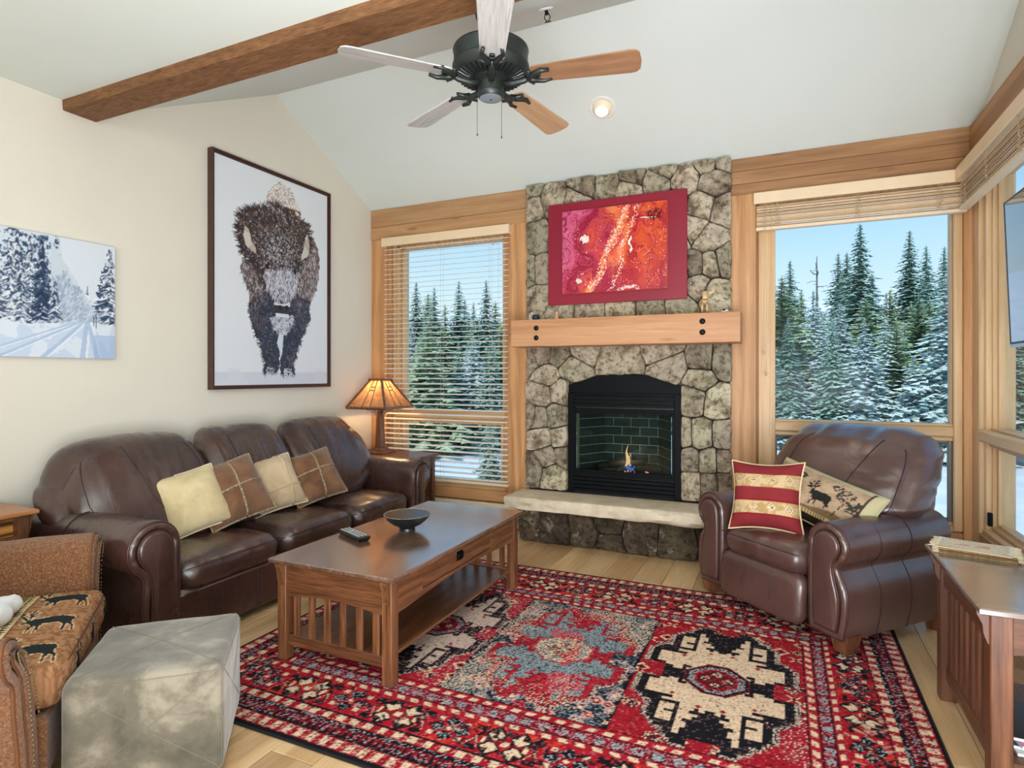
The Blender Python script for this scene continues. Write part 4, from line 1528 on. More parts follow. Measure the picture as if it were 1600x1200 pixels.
def roll_arm(parent, s, xi, yf, yb, H, r, zb, post, bulge, mat, seams=(), inset=.045, ripple=.006, flare=0.0):
    ol = smooth_poly(arm_outline(H, r, zb, post, bulge), 2)
    if flare:
        ol = [(q[0] + flare * max(0, (q[1] - zb - .15) / (H - zb - .15)) ** 1.5, q[1]) for q in ol]
    n = len(ol)
    P = lambda pts, y, f=None: [(xi + s * q[0], y if f is None else y + f(k), q[1]) for k, q in enumerate(pts)]
    on_roll = lambda k: 7 <= k < 33
    rp = lambda a: (lambda k: a * (math.sin(k * 2.2) + .4 * math.sin(k * 5.1)) if on_roll(k) else 0)
    rings = [P(offset_poly(ol, inset), yf + .006), P(offset_poly(ol, inset - .006), yf - .006), P(offset_poly(ol, inset * .6), yf - .012, rp(ripple)), P(offset_poly(ol, inset * .25), yf - .006, rp(ripple * .7)), P(offset_poly(ol, .004), yf + .008), P(ol, yf + .022)]
    k_ = max(4, int((yb - yf) / .07))
    for i in range(1, k_ + 1):
        y = yf + .022 + (yb - yf - .03) * i / k_
        sag = .006 * noise.noise(Vector((y * 7, s, H)))
        rings.append([(p[0], p[1], p[2] + (sag if p[2] > zb + .1 else 0)) for p in P(ol, y)])
    rings.append(P(offset_poly(ol, .02), yb))
    arm = MB().loft(rings).build('arm', mat, parent, 60)
    ip = smooth_poly(offset_poly(ol, inset), 4)
    MB().loft([P(ip, yf + .01), P(offset_poly(ip, .001), yf - .014), P(offset_poly(ip, .005), yf - .019), P(offset_poly(ip, .013), yf - .022)]).build('arm_front_panel', mat, arm, 60)
    w = MB()
    w.tube(P(offset_poly(ol, .004), yf + .004), .0052, 6, closed=True)
    w.tube(P(offset_poly(ip, -.002), yf - .010), .0045, 6, closed=True)
    w.build('piping', M['piping'], arm, True)
    if seams:
        w = MB()
        for y in seams:
            w.tube([(p[0], p[1], p[2]) for p in P(offset_poly(ol, -.0005), y)[5:]], .0022, 5)
        w.build('seam', M['seam'], arm)
    return arm


def cushion_block(name, mat, parent, loc, w, d, h, seed=0, n=(22, 20, 8), amp=.006, e=(7, 7, 2.6), warp=None, fold=None, freq=9, piping=True):
    mb = MB(); mb.add(*puff(w, d, h, n, e, warp, amp, freq, seed, fold))
    o = mb.build(name, mat, parent, True, fix=False, loc=loc)
    return o


# ================================================================== sofa
SOFA = thing('leather_sofa', 'dark brown three-seat leather sofa with rolled arms against the left wall', 'sofa', (-3.30, 3.10, 0), PI / 2)
L1 = M['leather']
MB().box(-1.10, 1.10, -.485, .46, .05, .30, .02).build('base', L1, SOFA)
b = MB().box(-1.08, 1.08, -.500, -.484, .055, .285, .006)
b.build('front_rail', L1, SOFA)
b = MB()
for xx in (-.80, -.56, -.10, .12, .58, .80):
    b.tube([(xx, -.502, .06), (xx, -.502, .28)], .002, 4)
b.build('seam', M['seam'], SOFA)
b = MB(); b.add(*puff(2.5, .18, .72, (20, 4, 8), (6, 6, 5), None, .004, 5))
b.build('back_frame', L1, SOFA, True, fix=False, loc=(0, .43, .42))
for s in (-1, 1):
    roll_arm(SOFA, s, s * 1.045, -.50, .42, .70, .138, .05, .192, .012, L1, (-.10, .12) if s > 0 else (-.12, .02, .24))
seatb = [(-1.04, -.335), (-.33, .345), (.35, 1.04)]
for i, (a, c) in enumerate(seatb):
    w = c - a
    def fold(p, x, y, z, i=i):
        f = 0
        if z > .2:
            f += .022 * (1 - x * x) * (1 - y * y)
            f += .004 * math.sin(p.x * 46 + 3 * noise.noise(Vector((p.x * 6, p.y * 5, i)))) * max(0, -y - .35)
        return f
    o = cushion_block('seat_cushion', L1, SOFA, ((a + c) / 2, -.145, .355), w - .006, .735, .185, i * 3.1, amp=.007, fold=fold)
    wb = MB()
    pts = [(-(w / 2 - .015) + (w - .03) * k / 20, -.357 + .004 * abs(k / 10 - 1) ** 3, .064 - .010 * abs(k / 10 - 1) ** 4) for k in range(21)]
    wb.tube([(x_, y_ - .008, z_) for x_, y_, z_ in pts], .003, 5)
    wb.tube([(x_, y_ - .006, z_ - .125) for x_, y_, z_ in pts], .003, 5)
    wb.build('piping', M['piping'], o, True)
# back cushions: crest leans back and the outer ones wrap over the arms
backs = [((-1.05, -.36), (-1.31, -.385)), ((-.36, .335), (-.385, .325)), ((.335, 1.05), (.325, 1.29))]
for i, ((bl_, br_), (tl_, tr_)) in enumerate(backs):
    def warp(p, x, y, z, bl_=bl_, br_=br_, tl_=tl_, tr_=tr_, i=i):
        f = (p.z / .64) + .5
        f = max(0, min(1, f))
        g = min(1.0, f * 1.8)
        g = g * g * (3 - 2 * g)
        l, r_ = bl_ + (tl_ - bl_) * g, br_ + (tr_ - br_) * g
        sx = p.x / .70 + .5
        X_ = l + (r_ - l) * sx
        Z_ = .42 + .63 * f
        out = -x if i == 0 else (x if i == 2 else 0)
        if out > 0:
            Z_ -= .20 * f * out ** 3.5
        Z_ += .012 * (1 - x * x) * f
        yc = -.02 + .34 * f ** 1.15
        if out > .3:
            yc += .10 * (out - .3) ** 2
        return (X_, yc + p.y, Z_)
    def fold(p, x, y, z, i=i):
        t_ = max(0, z + .15)
        a = .0
        if y < .5:
            q = noise.noise(Vector((p.x * 15 + i * 9, p.z * 2.2 + p.x * 2, i)))
            a += .020 * t_ * (abs(q) * 2 - .5) * (1 if z < .6 else max(.25, 1 - (z - .6) * 2))
            q = noise.noise(Vector((p.x * 5 + i * 4, p.z * 6, i + 7)))
            a += .010 * q
            a += .03 * (1 - x * x) * (1 - z * z)
            a -= .012 * max(0, abs(x) - .9) * 10 * 0
        return a
    mb = MB(); mb.add(*puff(.70, .26, .64, (40, 8, 34), (6, 2.6, 4.0), warp, .002, 9, i * 5, fold))
    o = mb.build('back_cushion', L1, SOFA, True, fix=False)
    # stitched seams running up the cushion, laid on its surface
    w = MB()
    for fx, bow in (((.50, -.10),) if i == 0 else ((.30, -.10),)) + (((.90, .0),) if i == 0 else ()) + (((.12, .02),) if i == 0 else ()):
        pts = []
        for k in range(20):
            f = .20 + .78 * k / 19
            x_, z_ = (fx + bow * (f ** 1.5)) * 2 - 1, f * 2 - 1
            ss = (abs(x_) ** 6 + 0 + abs(z_) ** 4.0)
            # solve the front surface of the superellipsoid for y
            m_ = max(abs(x_), abs(z_), .98)
            f_ = 1.0 / ((abs(x_) ** 6 + 1 + abs(z_) ** 4.0) ** (1 / (12.6 / 3)))
            p = Vector((x_ * f_ * .35, -1 * f_ * .13, z_ * f_ * .32))
            nr = Vector((x_ ** 3 / .7, -1 / .26, z_ ** 3 / .64)).normalized()
            qv = Vector((p.x * 9 + i * 5, p.y * 9, p.z * 6.3))
            p += nr * .002 * (noise.noise(qv) + .5 * noise.noise(qv * 2.3))
            p += nr * (fold(p, x_, -1, z_) + .0008)
            pts.append(warp(p, x_, -1, z_))
        w.tube(pts, .0026, 5)
    w.build('seam', M['seam'], o)
for fx, fy in ((-1.12, -.44), (1.12, -.44), (-1.12, .38), (1.12, .38)):
    MB().lathe([(.022, 0), (.030, .05)], 12, (fx, fy, 0)).build('foot', M['oakdark_z'], SOFA)


# ================================================================== cushions
def pillow_pts(u, v, side, w, h, t, pinch=.07, seed=0, amp=.004):
    x = w / 2 * u * (1 - pinch * (1 - v * v) * abs(u))
    y = h / 2 * v * (1 - pinch * (1 - u * u) * abs(v))
    prof = (max(0, 1 - abs(u) ** 3.2) ** .62) * (max(0, 1 - abs(v) ** 3.2) ** .62)
    z = side * t / 2 * prof
    e = (1 - abs(u) ** 6) * (1 - abs(v) ** 6)
    q = noise.noise(Vector((x * 9 + seed, y * 9, side * 2)))
    rad = max(abs(u), abs(v))
    q2 = noise.noise(Vector((math.atan2(v, u) * 4 + seed, rad * 1.5, side)))
    z += side * e * (amp * 2 * q + amp * 2.2 * q2 * rad ** 2)
    return (x, y, z)


def pillow_mesh(w, h, t, n=28, seed=0, pinch=.07, amp=.004):
    vs, fs, uv = [], [], []
    idx = {}
    for side in (1, -1):
        for i in range(n + 1):
            for j in range(n + 1):
                bd_ = i in (0, n) or j in (0, n)
                if side == -1 and bd_:
                    idx[(side, i, j)] = idx[(1, i, j)]
                    continue
                u, v = 2 * i / n - 1, 2 * j / n - 1
                # finer steps near the rim
                u, v = math.sin(u * PI / 2) * .35 + u * .65, math.sin(v * PI / 2) * .35 + v * .65
                idx[(side, i, j)] = len(vs)
                vs.append(pillow_pts(u, v, side, w, h, t, pinch, seed, amp))
                uv.append((u * .5 + .5, v * .5 + .5, side))
        for i in range(n):
            for j in range(n):
                q = (idx[(side, i, j)], idx[(side, i + 1, j)], idx[(side, i + 1, j + 1)], idx[(side, i, j + 1)])
                fs.append(q if side == 1 else q[::-1])
    return vs, fs, uv


def rim(w, h, t, pinch, k=14, out=1.0):
    pts = []
    for a in range(4):
        for i in range(k):
            f = 2 * i / k - 1
            u, v = ((f, -1), (1, f), (-f, 1), (-1, -f))[a]
            x, y, z = pillow_pts(u, v, 1, w * out, h * out, t, pinch)
            pts.append((x, y, 0))
    return pts


def place(root, pos, yaw, tilt, roll, rest_z=None):
    R = Matrix.Rotation(math.radians(yaw), 4, 'Z') @ Matrix.Rotation(math.radians(90 - tilt), 4, 'X') @ Matrix.Rotation(math.radians(roll), 4, 'Z')
    if rest_z is not None:
        lo = 1e9
        for ch in root.children:
            for v in ch.data.vertices:
                lo = min(lo, (R @ v.co).z)
        pos = (pos[0], pos[1], rest_z - lo)
    root.matrix_world = Matrix.Translation(pos) @ R


def suede(name, a, b_, scale=7):
    t = NT(name, 0.92, spec=0.15)
    v = t.coords(rnd=True)
    t.color(t.ramp(t.noise(v, scale, 4, .6, .5), [(.3, a), (.7, b_)]))
    t.bump(t.noise(v, 240, 3), .25, .002)
    t.bump(t.noise(t.coords((1, .5, 1)), 20, 3), .25, .008)
    t.b.inputs['Sheen Weight'].default_value = .3
    return t.m


M['tan_suede'] = suede('cream_suede', srgb(188, 168, 124), srgb(216, 200, 158))
M['beige_suede'] = suede('beige_suede', srgb(176, 152, 118), srgb(206, 184, 150))
M['brown_suede'] = suede('brown_suede', srgb(98, 68, 48), srgb(134, 98, 70))
braidm = NT('twisted_braid', .9)
v = braidm.coords()
braidm.color(braidm.ramp(braidm.noise(v, 160, 2), [(.42, srgb(94, 76, 56)), (.6, srgb(186, 166, 130))]))
M['braid'] = braidm.m
M['welt_cream'] = plain('cream_welt', srgb(214, 200, 166), .9)


def sofa_pillow(label, mat, size, pos, yaw, tilt, roll, seed, cross, edge):
    r = thing('throw_pillow', label, 'pillow', group=None)
    w = h = size
    tck = .175
    mb = MB(); vs, fs, _ = pillow_mesh(w, h, tck, 30, seed, .06, .005)
    mb.add(vs, fs); mb.build('cover', mat, r, True, fix=False)
    MB().tube(rim(w, h, tck, .06), .0075 if edge is M['braid'] else .006, 7, closed=True).build('edge_braid' if edge is M['braid'] else 'welt', edge, r, True)
    if cross:
        for k, (du, cm) in enumerate(cross):
            pts = []
            for i in range(25):
                f = -1 + 2 * i / 24
                u, v = (du + .06 * math.sin(f * 2), f) if k == 0 else (f, du + .05 * math.sin(f * 2))
                x, y, z = pillow_pts(u, v, 1, w, h, tck, .06, seed, .005)
                pts.append((x, y, z + .002))
            MB().tube(pts, .008, 7).build('cross_braid', cm, r, True)
    place(r, pos, yaw, tilt, roll, .455)
    return r


sofa_pillow('plain cream suede pillow, first from the left on the sofa', M['tan_suede'], .385, (-3.225, 2.44, .70), 74, 28, 11, 1, None, M['welt_cream'])
sofa_pillow('brown suede pillow with braided cross, left one of the two brown ones on the sofa', M['brown_suede'], .415, (-3.20, 2.70, .70), 68, 32, 14, 5, ((.12, M['braid']), (-.02, M['braid'])), M['braid'])
sofa_pillow('beige suede pillow with faint cross between the two brown sofa pillows', M['beige_suede'], .395, (-3.25, 3.08, .70), 72, 30, 8, 9, ((.45, M['beige_suede']), (-.35, M['beige_suede'])), M['welt_cream'])
sofa_pillow('brown suede pillow with braided cross, on the right end of the row on the sofa', M['brown_suede'], .395, (-3.19, 3.41, .70), 62, 34, 13, 13, ((.15, M['braid']), (.08, M['braid'])), M['braid'])

# ================================================================== recliner
REC = thing('leather_recliner', 'brown leather recliner armchair in front of the right-hand window', 'armchair', (-.085, 3.725, 0), math.radians(-42))
L2 = M['leather2']
MB().box(-.44, .44, .04, .82, .09, .34, .02).build('base', L2, REC)
for s in (-1, 1):
    roll_arm(REC, s, s * .305, -.025, .80, .665, .118, .085, .205, .030, L2, (.22, .46) if s > 0 else (.20,), .042, .006)
mb = MB(); mb.add(*puff(.60, .09, .27, (22, 6, 10), (9, 3, 7), lambda p, x, y, z: (p.x, p.y - .04 * (1 - z * z) * .5 + .03 * (z < 0) * z * -z, p.z), .003, 8, 2))
fp = mb.build('footrest_panel', L2, REC, True, fix=False, loc=(0, -.015, .215))
w = MB()
for xx in (-.10, .10):
    w.tube([(xx, -.052 - .018 * (1 - (k / 5 - 1) ** 2), -.11 + .022 * k) for k in range(11)], .0018, 4)
w.build('seam', M['seam'], fp)


def rfold(p, x, y, z):
    f = 0
    if z > 0: f += .020 * (1 - x * x) * (1 - y * y)
    f += .004 * math.sin(p.x * 40 + 4 * noise.noise(Vector((p.x * 5, p.y * 5, 3)))) * max(0, -y - .3) * (1 if z > -.5 else .3)
    return f


rc = cushion_block('seat_cushion', L2, REC, (0, .225, .41), .605, .60, .17, 31, amp=.006, fold=rfold, e=(8, 5, 2.6))
w = MB(); w.tube([(-.285 + .57 * k / 20, -.293 + .010 * abs(k / 10 - 1) ** 3, .045) for k in range(21)], .003, 5)
w.build('piping', M['piping'], rc, True)


def rwarp(p, x, y, z):
    f = max(0, min(1, p.z / .66 + .5))
    g = min(1, max(0, (f - .12) / .3)); g = g * g * (3 - 2 * g)
    wd = .62 + (1.03 - .62) * g
    Z_ = .44 + .665 * f
    Z_ += -.05 * abs(x) ** 4 * f
    yc = .46 + .34 * f ** 1.1
    return (p.x / .62 * wd + .02 * g, yc + p.y * (1.0 + .25 * g), Z_)


def rbf(p, x, y, z):
    a = 0
    if y < .6:
        q = noise.noise(Vector((p.x * 4 + p.z * 5, p.z * 13 - p.x * 4, 5)))
        a += .012 * (abs(q) * 2 - .5) * (.4 + .6 * max(0, abs(x)))
        a += .045 * (1 - x * x) * (1 - z * z)
        if z > .55: a += .008 * math.sin(p.x * 60 + 5 * noise.noise(Vector((p.x * 7, 0, 1)))) * (z - .55) * 2
    return a


mb = MB(); mb.add(*puff(.62, .25, .66, (40, 8, 34), (5, 2.8, 4.2), rwarp, .002, 9, 50, rbf))
bk = mb.build('back_cushion', L2, REC, True, fix=False)
w = MB()
for fx, bow in ((.20, .06), (.60, .20), (.955, .0)):
    pts = []
    for k in range(22):
        f = .14 + .84 * k / 21
        x_, z_ = (fx + bow * (f ** 2)) * 2 - 1, f * 2 - 1
        x_ = min(x_, .96)
        f_ = 1.0 / ((abs(x_) ** 5 + 1 + abs(z_) ** 4.2) ** (1 / 4.0))
        p = Vector((x_ * f_ * .31, -f_ * .125, z_ * f_ * .33))
        nr = Vector((x_ ** 3 / .62, -1 / .25, z_ ** 3 / .66)).normalized()
        qv = Vector((p.x * 9 + 50, p.y * 9, p.z * 6.3))
        p += nr * .002 * (noise.noise(qv) + .5 * noise.noise(qv * 2.3))
        p += nr * (rbf(p, x_, -1, z_) + .001)
        pts.append(rwarp(p, x_, -1, z_))
    w.tube(pts, .0026, 5)
w.build('seam', M['seam'], bk)
mb = MB(); mb.add(*puff(.80, .16, .60, (16, 5, 8), (6, 4, 5), lambda p, x, y, z: (p.x, p.y + .12 * z, p.z), .003, 6, 4))
mb.build('back_frame', L2, REC, True, fix=False, loc=(0, .80, .52))
ft = None
for fx, fy in ((-.475, .02), (.475, .02), (-.475, .76), (.475, .76)):
    if ft is None:
        ft = MB().loft([[(-.036, -.036, 0), (.036, -.036, 0), (.036, .036, 0), (-.036, .036, 0)], [(-.055, -.05, .095), (.055, -.05, .095), (.055, .05, .095), (-.055, .05, .095)]]).build('foot', M['oakdark_z'], REC, loc=(fx, fy + .02, .0125 if fy < .5 else 0))
    else:
        inst(ft, REC, (fx, fy + .02, .0125 if fy < .5 else 0))

# ------------------------------------------------------------------ animal outlines for woven / printed patterns
ELK = [(.02, .47), (.06, .53), (.12, .56), (.16, .62), (.24, .66), (.34, .67), (.46, .69), (.60, .70), (.74, .68), (.84, .62), (.88, .54), (.85, .44), (.86, .34), (.92, .22), (.94, .04), (.91, .02), (.89, .20), (.80, .30), (.78, .04), (.75, .02), (.73, .30), (.64, .38), (.50, .36), (.40, .37), (.38, .24), (.34, .04), (.31, .02), (.32, .24), (.29, .32), (.25, .26), (.22, .06), (.19, .05), (.22, .34), (.19, .42), (.12, .45), (.06, .43)]
ANT = [((.12, .56), (.05, .72)), ((.05, .72), (-.04, .84)), ((-.04, .84), (-.02, .98)), ((.05, .72), (-.10, .70)), ((-.02, .82), (-.14, .84)), ((.14, .58), (.14, .76)), ((.14, .76), (.08, .92)), ((.08, .92), (.13, 1.04)), ((.13, .76), (.24, .86)), ((.10, .86), (.20, .96))]


def draw_elk(cv, x, y, s, col, line=None, flip=False, swap=False, aw=.022):
    A, B = cv.X, cv.Y
    U_ = (A - x) / s; V_ = (B - y) / s
    if swap: U_, V_ = 1 - (B - y) / s, (A - x) / (s * 1.12)
    if flip: U_ = 1 - U_
    for grow, cc in (((.022, line),) if line else ()) + ((0, col),):
        if grow:
            m = np.zeros(U_.shape, bool)
            for a in range(8):
                m |= cv.inpoly(ELK, U_ + grow * math.cos(a * PI / 4), V_ + grow * math.sin(a * PI / 4))
        else:
            m = cv.inpoly(ELK, U_, V_)
        for a, b_ in ANT:
            m |= cv.line(a, b_, aw + grow, U_, V_)
        cv.put(m, cc)


# ------------------------------------------------------------------ pillows on the recliner
def printed_pillow(label, w, h, tck, cv, mat, pos, yaw, tilt, roll, rest, seed, edge, back, pinch=.07, welt_r=.006, n=90):
    r = thing('throw_pillow', label, 'pillow')
    vs, fs, uv = pillow_mesh(w, h, tck, n, seed, pinch, .007)
    o = MB().add(vs, fs).build('cover', mat, r, True, fix=False)
    u = np.array(uv)
    cols = cv.sample(u[:, 0], u[:, 1])
    cols[u[:, 2] < 0] = back
    set_print(o.data, cols)
    MB().tube(rim(w, h, tck, pinch, 18, 1.005), welt_r, 7, closed=True).build('edge_trim', edge, r, True)
    place(r, pos, yaw, tilt, roll, rest)
    return r


cloth = paint_mat('woven_print_cloth', .9, .3, 300, spec=.1, noise_mul=.12, nscale=200)
cv = Canvas(.44, .44, .0044, (136, 48, 52))
U, V = cv.X / .44, cv.Y / .44
n_ = fbm(cv.nx, cv.ny, 12, 3, 7)
for a, b_ in ((.205, .415), (.60, .80)):
    m = (V > a) & (V < b_)
    cv.put(m, (206, 180, 138)); cv.put(m & (n_ > .52), (184, 154, 106))
    mid = (a + b_) / 2
    for k in range(4):
        d_ = np.abs(U - (.13 + .25 * k)) * 1.0 + np.abs(V - mid)
        cv.put(m & (d_ < .085), (190, 158, 108)); cv.put(m & (d_ < .066), (222, 200, 160)); cv.put(m & (d_ < .045), (150, 118, 80)); cv.put(m & (d_ < .030), (232, 218, 190)); cv.put(m & (np.hypot(U - (.13 + .25 * k), V - mid) < .012), (90, 74, 60))
    for e_ in (a, b_):
        cv.put(np.abs(V - e_) < .007, (140, 30, 38))
ew = plain('cream_pillow_edge', srgb(216, 196, 154), .9)
printed_pillow('red and tan banded square pillow on the recliner', .42, .42, .19, cv, cloth, (-.085, 3.86, .7), -14, 18, 3, .475, 3, ew, (216, 196, 154), .13, .006)

cv = Canvas(.60, .30, .0032, (180, 154, 126))
U, V = cv.X, cv.Y
n_ = fbm(cv.nx, cv.ny, 30, 3, 9); nb = fbm(cv.nx, cv.ny, 60, 2, 10)
cv.put(n_ > .55, (168, 142, 114))
gr = V < .085 + .012 * np.sin(U * 18)
cv.put(gr, (120, 98, 72)); cv.put((V < .035), (40, 34, 28)); cv.put((V > .035) & (V < .055) & (fr_(U / .016) < .6), (196, 172, 120))
for tx, ty, tr in ((.46, .21, .05), (.52, .17, .05), (.13, .24, .04), (.56, .14, .04), (.40, .24, .03), (.18, .23, .035), (.60, .12, .03)):
    m = (np.hypot(U - tx, (V - ty) * 1.2) < tr + .03 * (n_ - .5)) & (nb > .47)
    cv.put(m, (62, 60, 54))
for a, b_ in (((.44, .08), (.47, .19)), ((.54, .08), (.54, .16)), ((.12, .09), (.14, .22))):
    cv.put(cv.line(a, b_, .003), (58, 54, 46))
draw_elk(cv, .27, .075, .15, (40, 38, 34), aw=.03)
draw_elk(cv, .15, .07, .08, (58, 52, 44), flip=True)
cv.put(V > .28, (196, 190, 150)); cv.put(U > .555, (190, 180, 140)); cv.put((U > .545) & (U < .552), (70, 62, 50))
printed_pillow('long tan pillow printed with deer, behind the red pillow on the recliner', .66, .31, .16, cv, cloth, (.20, 3.86, .7), -32, 32, -15, .49, 6, plain('olive_pillow_edge', srgb(176, 172, 132), .9), (176, 172, 132), .05, .005)

# ------------------------------------------------------------------ tweed armchair (front towards the ottoman)
tw = NT('brown_chenille_tweed', .95, spec=.1)
v = tw.coords()
a_ = tw.wave(v, 90, .6, 1, 2, 'X'); b_ = tw.wave(v, 90, .6, 1, 2, 'Z'); c_ = tw.wave(v, 90, .6, 1, 2, 'Y')
wv = tw.math('MULTIPLY', tw.math('ADD', a_, c_), b_)
cc = tw.ramp(tw.noise(v, 130, 3, .7), [(.34, srgb(92, 56, 34)), (.52, srgb(132, 88, 58)), (.68, srgb(172, 130, 94))])
tw.color(tw.mix(.25, cc, tw.ramp(tw.noise(v, 3, 3), [(.3, srgb(112, 74, 48)), (.7, srgb(150, 106, 72))])))
tw.bump(wv, .5, .004); tw.bump(tw.noise(v, 150, 2), .4, .004)
tw.b.inputs['Sheen Weight'].default_value = .25
TW = tw.m
TWD = plain('brown_fabric_welt', srgb(112, 72, 44), .95)
AC = thing('tweed_armchair', 'brown tweed armchair with nailhead trim and elk-patterned seat cushion', 'armchair', (-2.465, 1.411, 0), math.radians(140.3))
MB().box(-.54, .54, .07, .86, .10, .315, .03).build('base', TW, AC)
MB().box(-.415, .415, .035, .08, .10, .305, .012).build('front_rail', TW, AC)
for s in (-1, 1):
    FLR = .19 if s < 0 else .08
    arm = roll_arm(AC, s, s * .41, .065, .80, .675, .085, .10, .150, .015, TW, (), .040, .002, FLR)
    ol = smooth_poly(arm_outline(.675, .085, .10, .150, .015), 2)
    ol = [(q_[0] + FLR * max(0, (q_[1] - .25) / (.675 - .25)) ** 1.5, q_[1]) for q_ in ol]
    ol = smooth_poly(offset_poly(ol, .040), 4)
    nl = MB()
    pts = [(s * .41 + s * q[0], .065 - .026, q[1]) for q in ol]
    acc = 0
    prev = None
    for q in pts[4:] + pts[:1]:
        if prev is not None:
            a, c = Vector(prev), Vector(q)
            L = (c - a).length
            k = max(1, int(L / .0135))
            for i in range(k):
                p = a.lerp(c, i / k)
                nl.lathe([(.0055, 0), (.0045, .0028), (.0015, .0042)], 7, (0, 0, 0))
                nv = 3 * 7
                M4 = Matrix.Translation(p + Vector((0, -.0, 0))) @ Matrix.Rotation(PI / 2, 4, 'X')
                nl.xf(M4, len(nl.v) - nv)
        prev = q
    o = nl.build('nailhead_trim', plain('brass_nailhead', srgb(150, 128, 92), .35, .8), arm, True, fix=False)
    o['kind'] = 'stuff'
for o_ in AC.children_recursive:
    if o_.name.startswith('piping'): o_.data.materials[0] = TWD
mb = MB(); mb.add(*puff(1.04, .20, .72, (16, 6, 10), (5, 3, 4), lambda p, x, y, z: (p.x, p.y + .06 * z, p.z), .004, 6, 8))
mb.build('backrest', TW, AC, True, fix=False, loc=(0, .86, .60))
mb = MB(); mb.add(*puff(.72, .20, .50, (16, 6, 10), (5, 2.6, 4), lambda p, x, y, z: (p.x, p.y + .05 * z, p.z), .004, 6, 9))
mb.build('back_cushion', TW, AC, True, fix=False, loc=(0, .70, .70))
# seat cushion, its print wraps over the front edge
CW, CD, CH_ = .82, .60, .155
cv = Canvas(CW, CD + CH_ + .04, .0034, (156, 112, 80))
U, V = cv.X, cv.Y
n_ = fbm(cv.nx, cv.ny, 60, 3, 14)
cv.put(n_ > .52, (172, 128, 92)); cv.put(n_ < .42, (138, 96, 66))
F0 = CH_ + .02     # start of the top
LF, DK = (206, 156, 112), (38, 44, 46)
for i in range(3):
    draw_elk(cv, .040 + i * .262, F0 + .012, .195, DK, (216, 184, 140), aw=.024, swap=True)
    draw_elk(cv, .10 + i * .262, .004, .150, DK, (206, 164, 120), aw=.024, swap=True)
yy = V - F0
for s0 in (.222, .412):
    cv.put((yy > s0) & (yy < s0 + .036), (222, 198, 150))
    cv.put((yy > s0 + .005) & (yy < s0 + .031) & (fr_(U / .020) < (yy - s0 - .005) / .026), (46, 40, 34))
    cv.put(np.abs(yy - s0) < .003, (90, 60, 40)); cv.put(np.abs(yy - s0 - .036) < .003, (90, 60, 40))
m = (yy > .258) & (yy < .412)
cv.put(m, (112, 94, 48)); cv.put(m & (n_ > .54), (126, 108, 58))
for i in range(9):
    lx, ly = .03 + i * .094, .302 + (i % 2) * .066
    c_, s_ = math.cos(.5 + i), math.sin(.5 + i)
    dx_, dy_ = (U - lx) * c_ + (yy - ly) * s_, -(U - lx) * s_ + (yy - ly) * c_
    e_ = (np.abs(dx_) / .05) ** 1.4 + (np.abs(dy_) / .022) ** 1.4
    cv.put(m & (e_ < 1.15), (222, 182, 140)); cv.put(m & (e_ < .85), (166, 88, 66) if i % 2 else (184, 128, 84)); cv.put(m & (e_ < .85) & (np.abs(dy_) < .002), (222, 182, 140))
vs, fs = puff(CW, CD, CH_, (150, 124, 26), (12, 12, 3.2), None, .004, 8, 4, lambda p, x, y, z: .014 * (1 - x * x) * (1 - y * y) * (z > 0))
o = MB().add(vs, fs).build('seat_cushion', paint_mat('elk_tapestry', .92, .35, 260, spec=.1, noise_mul=.18, nscale=260), AC, True, fix=False, loc=(0, .285, .395))
co = np.array(vs)
front_y = co[:, 1].min()
vv = np.where(co[:, 1] < front_y + .028, F0 - (co[:, 2].max() - .02 - co[:, 2]), F0 + (co[:, 1] - front_y - .02))
vv = np.clip(vv, 0, cv.h)
set_print(o.data, cv.sample((co[:, 0] + CW / 2) / CW, vv / cv.h))
w = MB()
hw, hd = CW / 2 - .012, CD / 2 - .008
ring = []
for a in range(64):
    th = 2 * PI * a / 64
    c_, s_ = math.cos(th), math.sin(th)
    r_ = 1 / ((abs(c_) ** 9 + abs(s_) ** 9) ** (1 / 9))
    ring.append((hw * c_ * r_, hd * s_ * r_, CH_ / 2 - .026))
w.tube(ring, .0045, 6, closed=True)
w.build('welt', plain('dark_brown_welt', srgb(92, 56, 36), .9), o, True)
for fx, fy in ((-.44, .12), (.44, .12), (-.44, .80), (.44, .80)):
    MB().lathe([(.020, 0), (.032, .10)], 14, (fx, fy, 0)).build('foot', M['oakdark_z'], AC)
thr = thing('white_throw', 'corner of a white throw lying on the tweed armchair at the left frame edge', 'blanket', (-2.70, 1.20, .47))
mb = MB()
mb.add(*puff(.16, .26, .07, (12, 14, 6), (3, 3, 2.4), None, .02, 14, 3))
mb.build('folds', plain('white_fleece', srgb(226, 228, 226), .95, bump=.4, bscale=120), thr, True, fix=False, loc=(0, 0, .06), rot=(0, 0, .7))

# ------------------------------------------------------------------ suede ottoman
OT = thing('suede_ottoman', 'square olive-grey suede ottoman in the left foreground', 'ottoman', (-2.122, 1.482, 0), math.radians(42.5))
sm = NT('olive_grey_suede', .82, spec=.25)
v = sm.coords()
c1 = sm.ramp(sm.noise(v, 5.0, 6, .62, .3), [(.34, srgb(82, 78, 66)), (.50, srgb(108, 102, 88)), (.62, srgb(146, 138, 122))])
sm.color(c1)
sm.b.inputs['Sheen Weight'].default_value = .5
sm.bump(sm.noise(v, 320, 2), .12, .002)
OH = .408
vs, fs = puff(.485, .485, OH - .03, (28, 28, 22), (26, 26, 16), None, .0025, 6, 2, lambda p, x, y, z: .010 * (1 - x * x) * (1 - y * y) * (z > .9))
MB().add(vs, fs).build('cover', sm.m, OT, True, fix=False, loc=(0, 0, .03 + (OH - .03) / 2))
stm = plain('pale_stitching', srgb(128, 121, 104), .9)
st = MB()
q = .2425
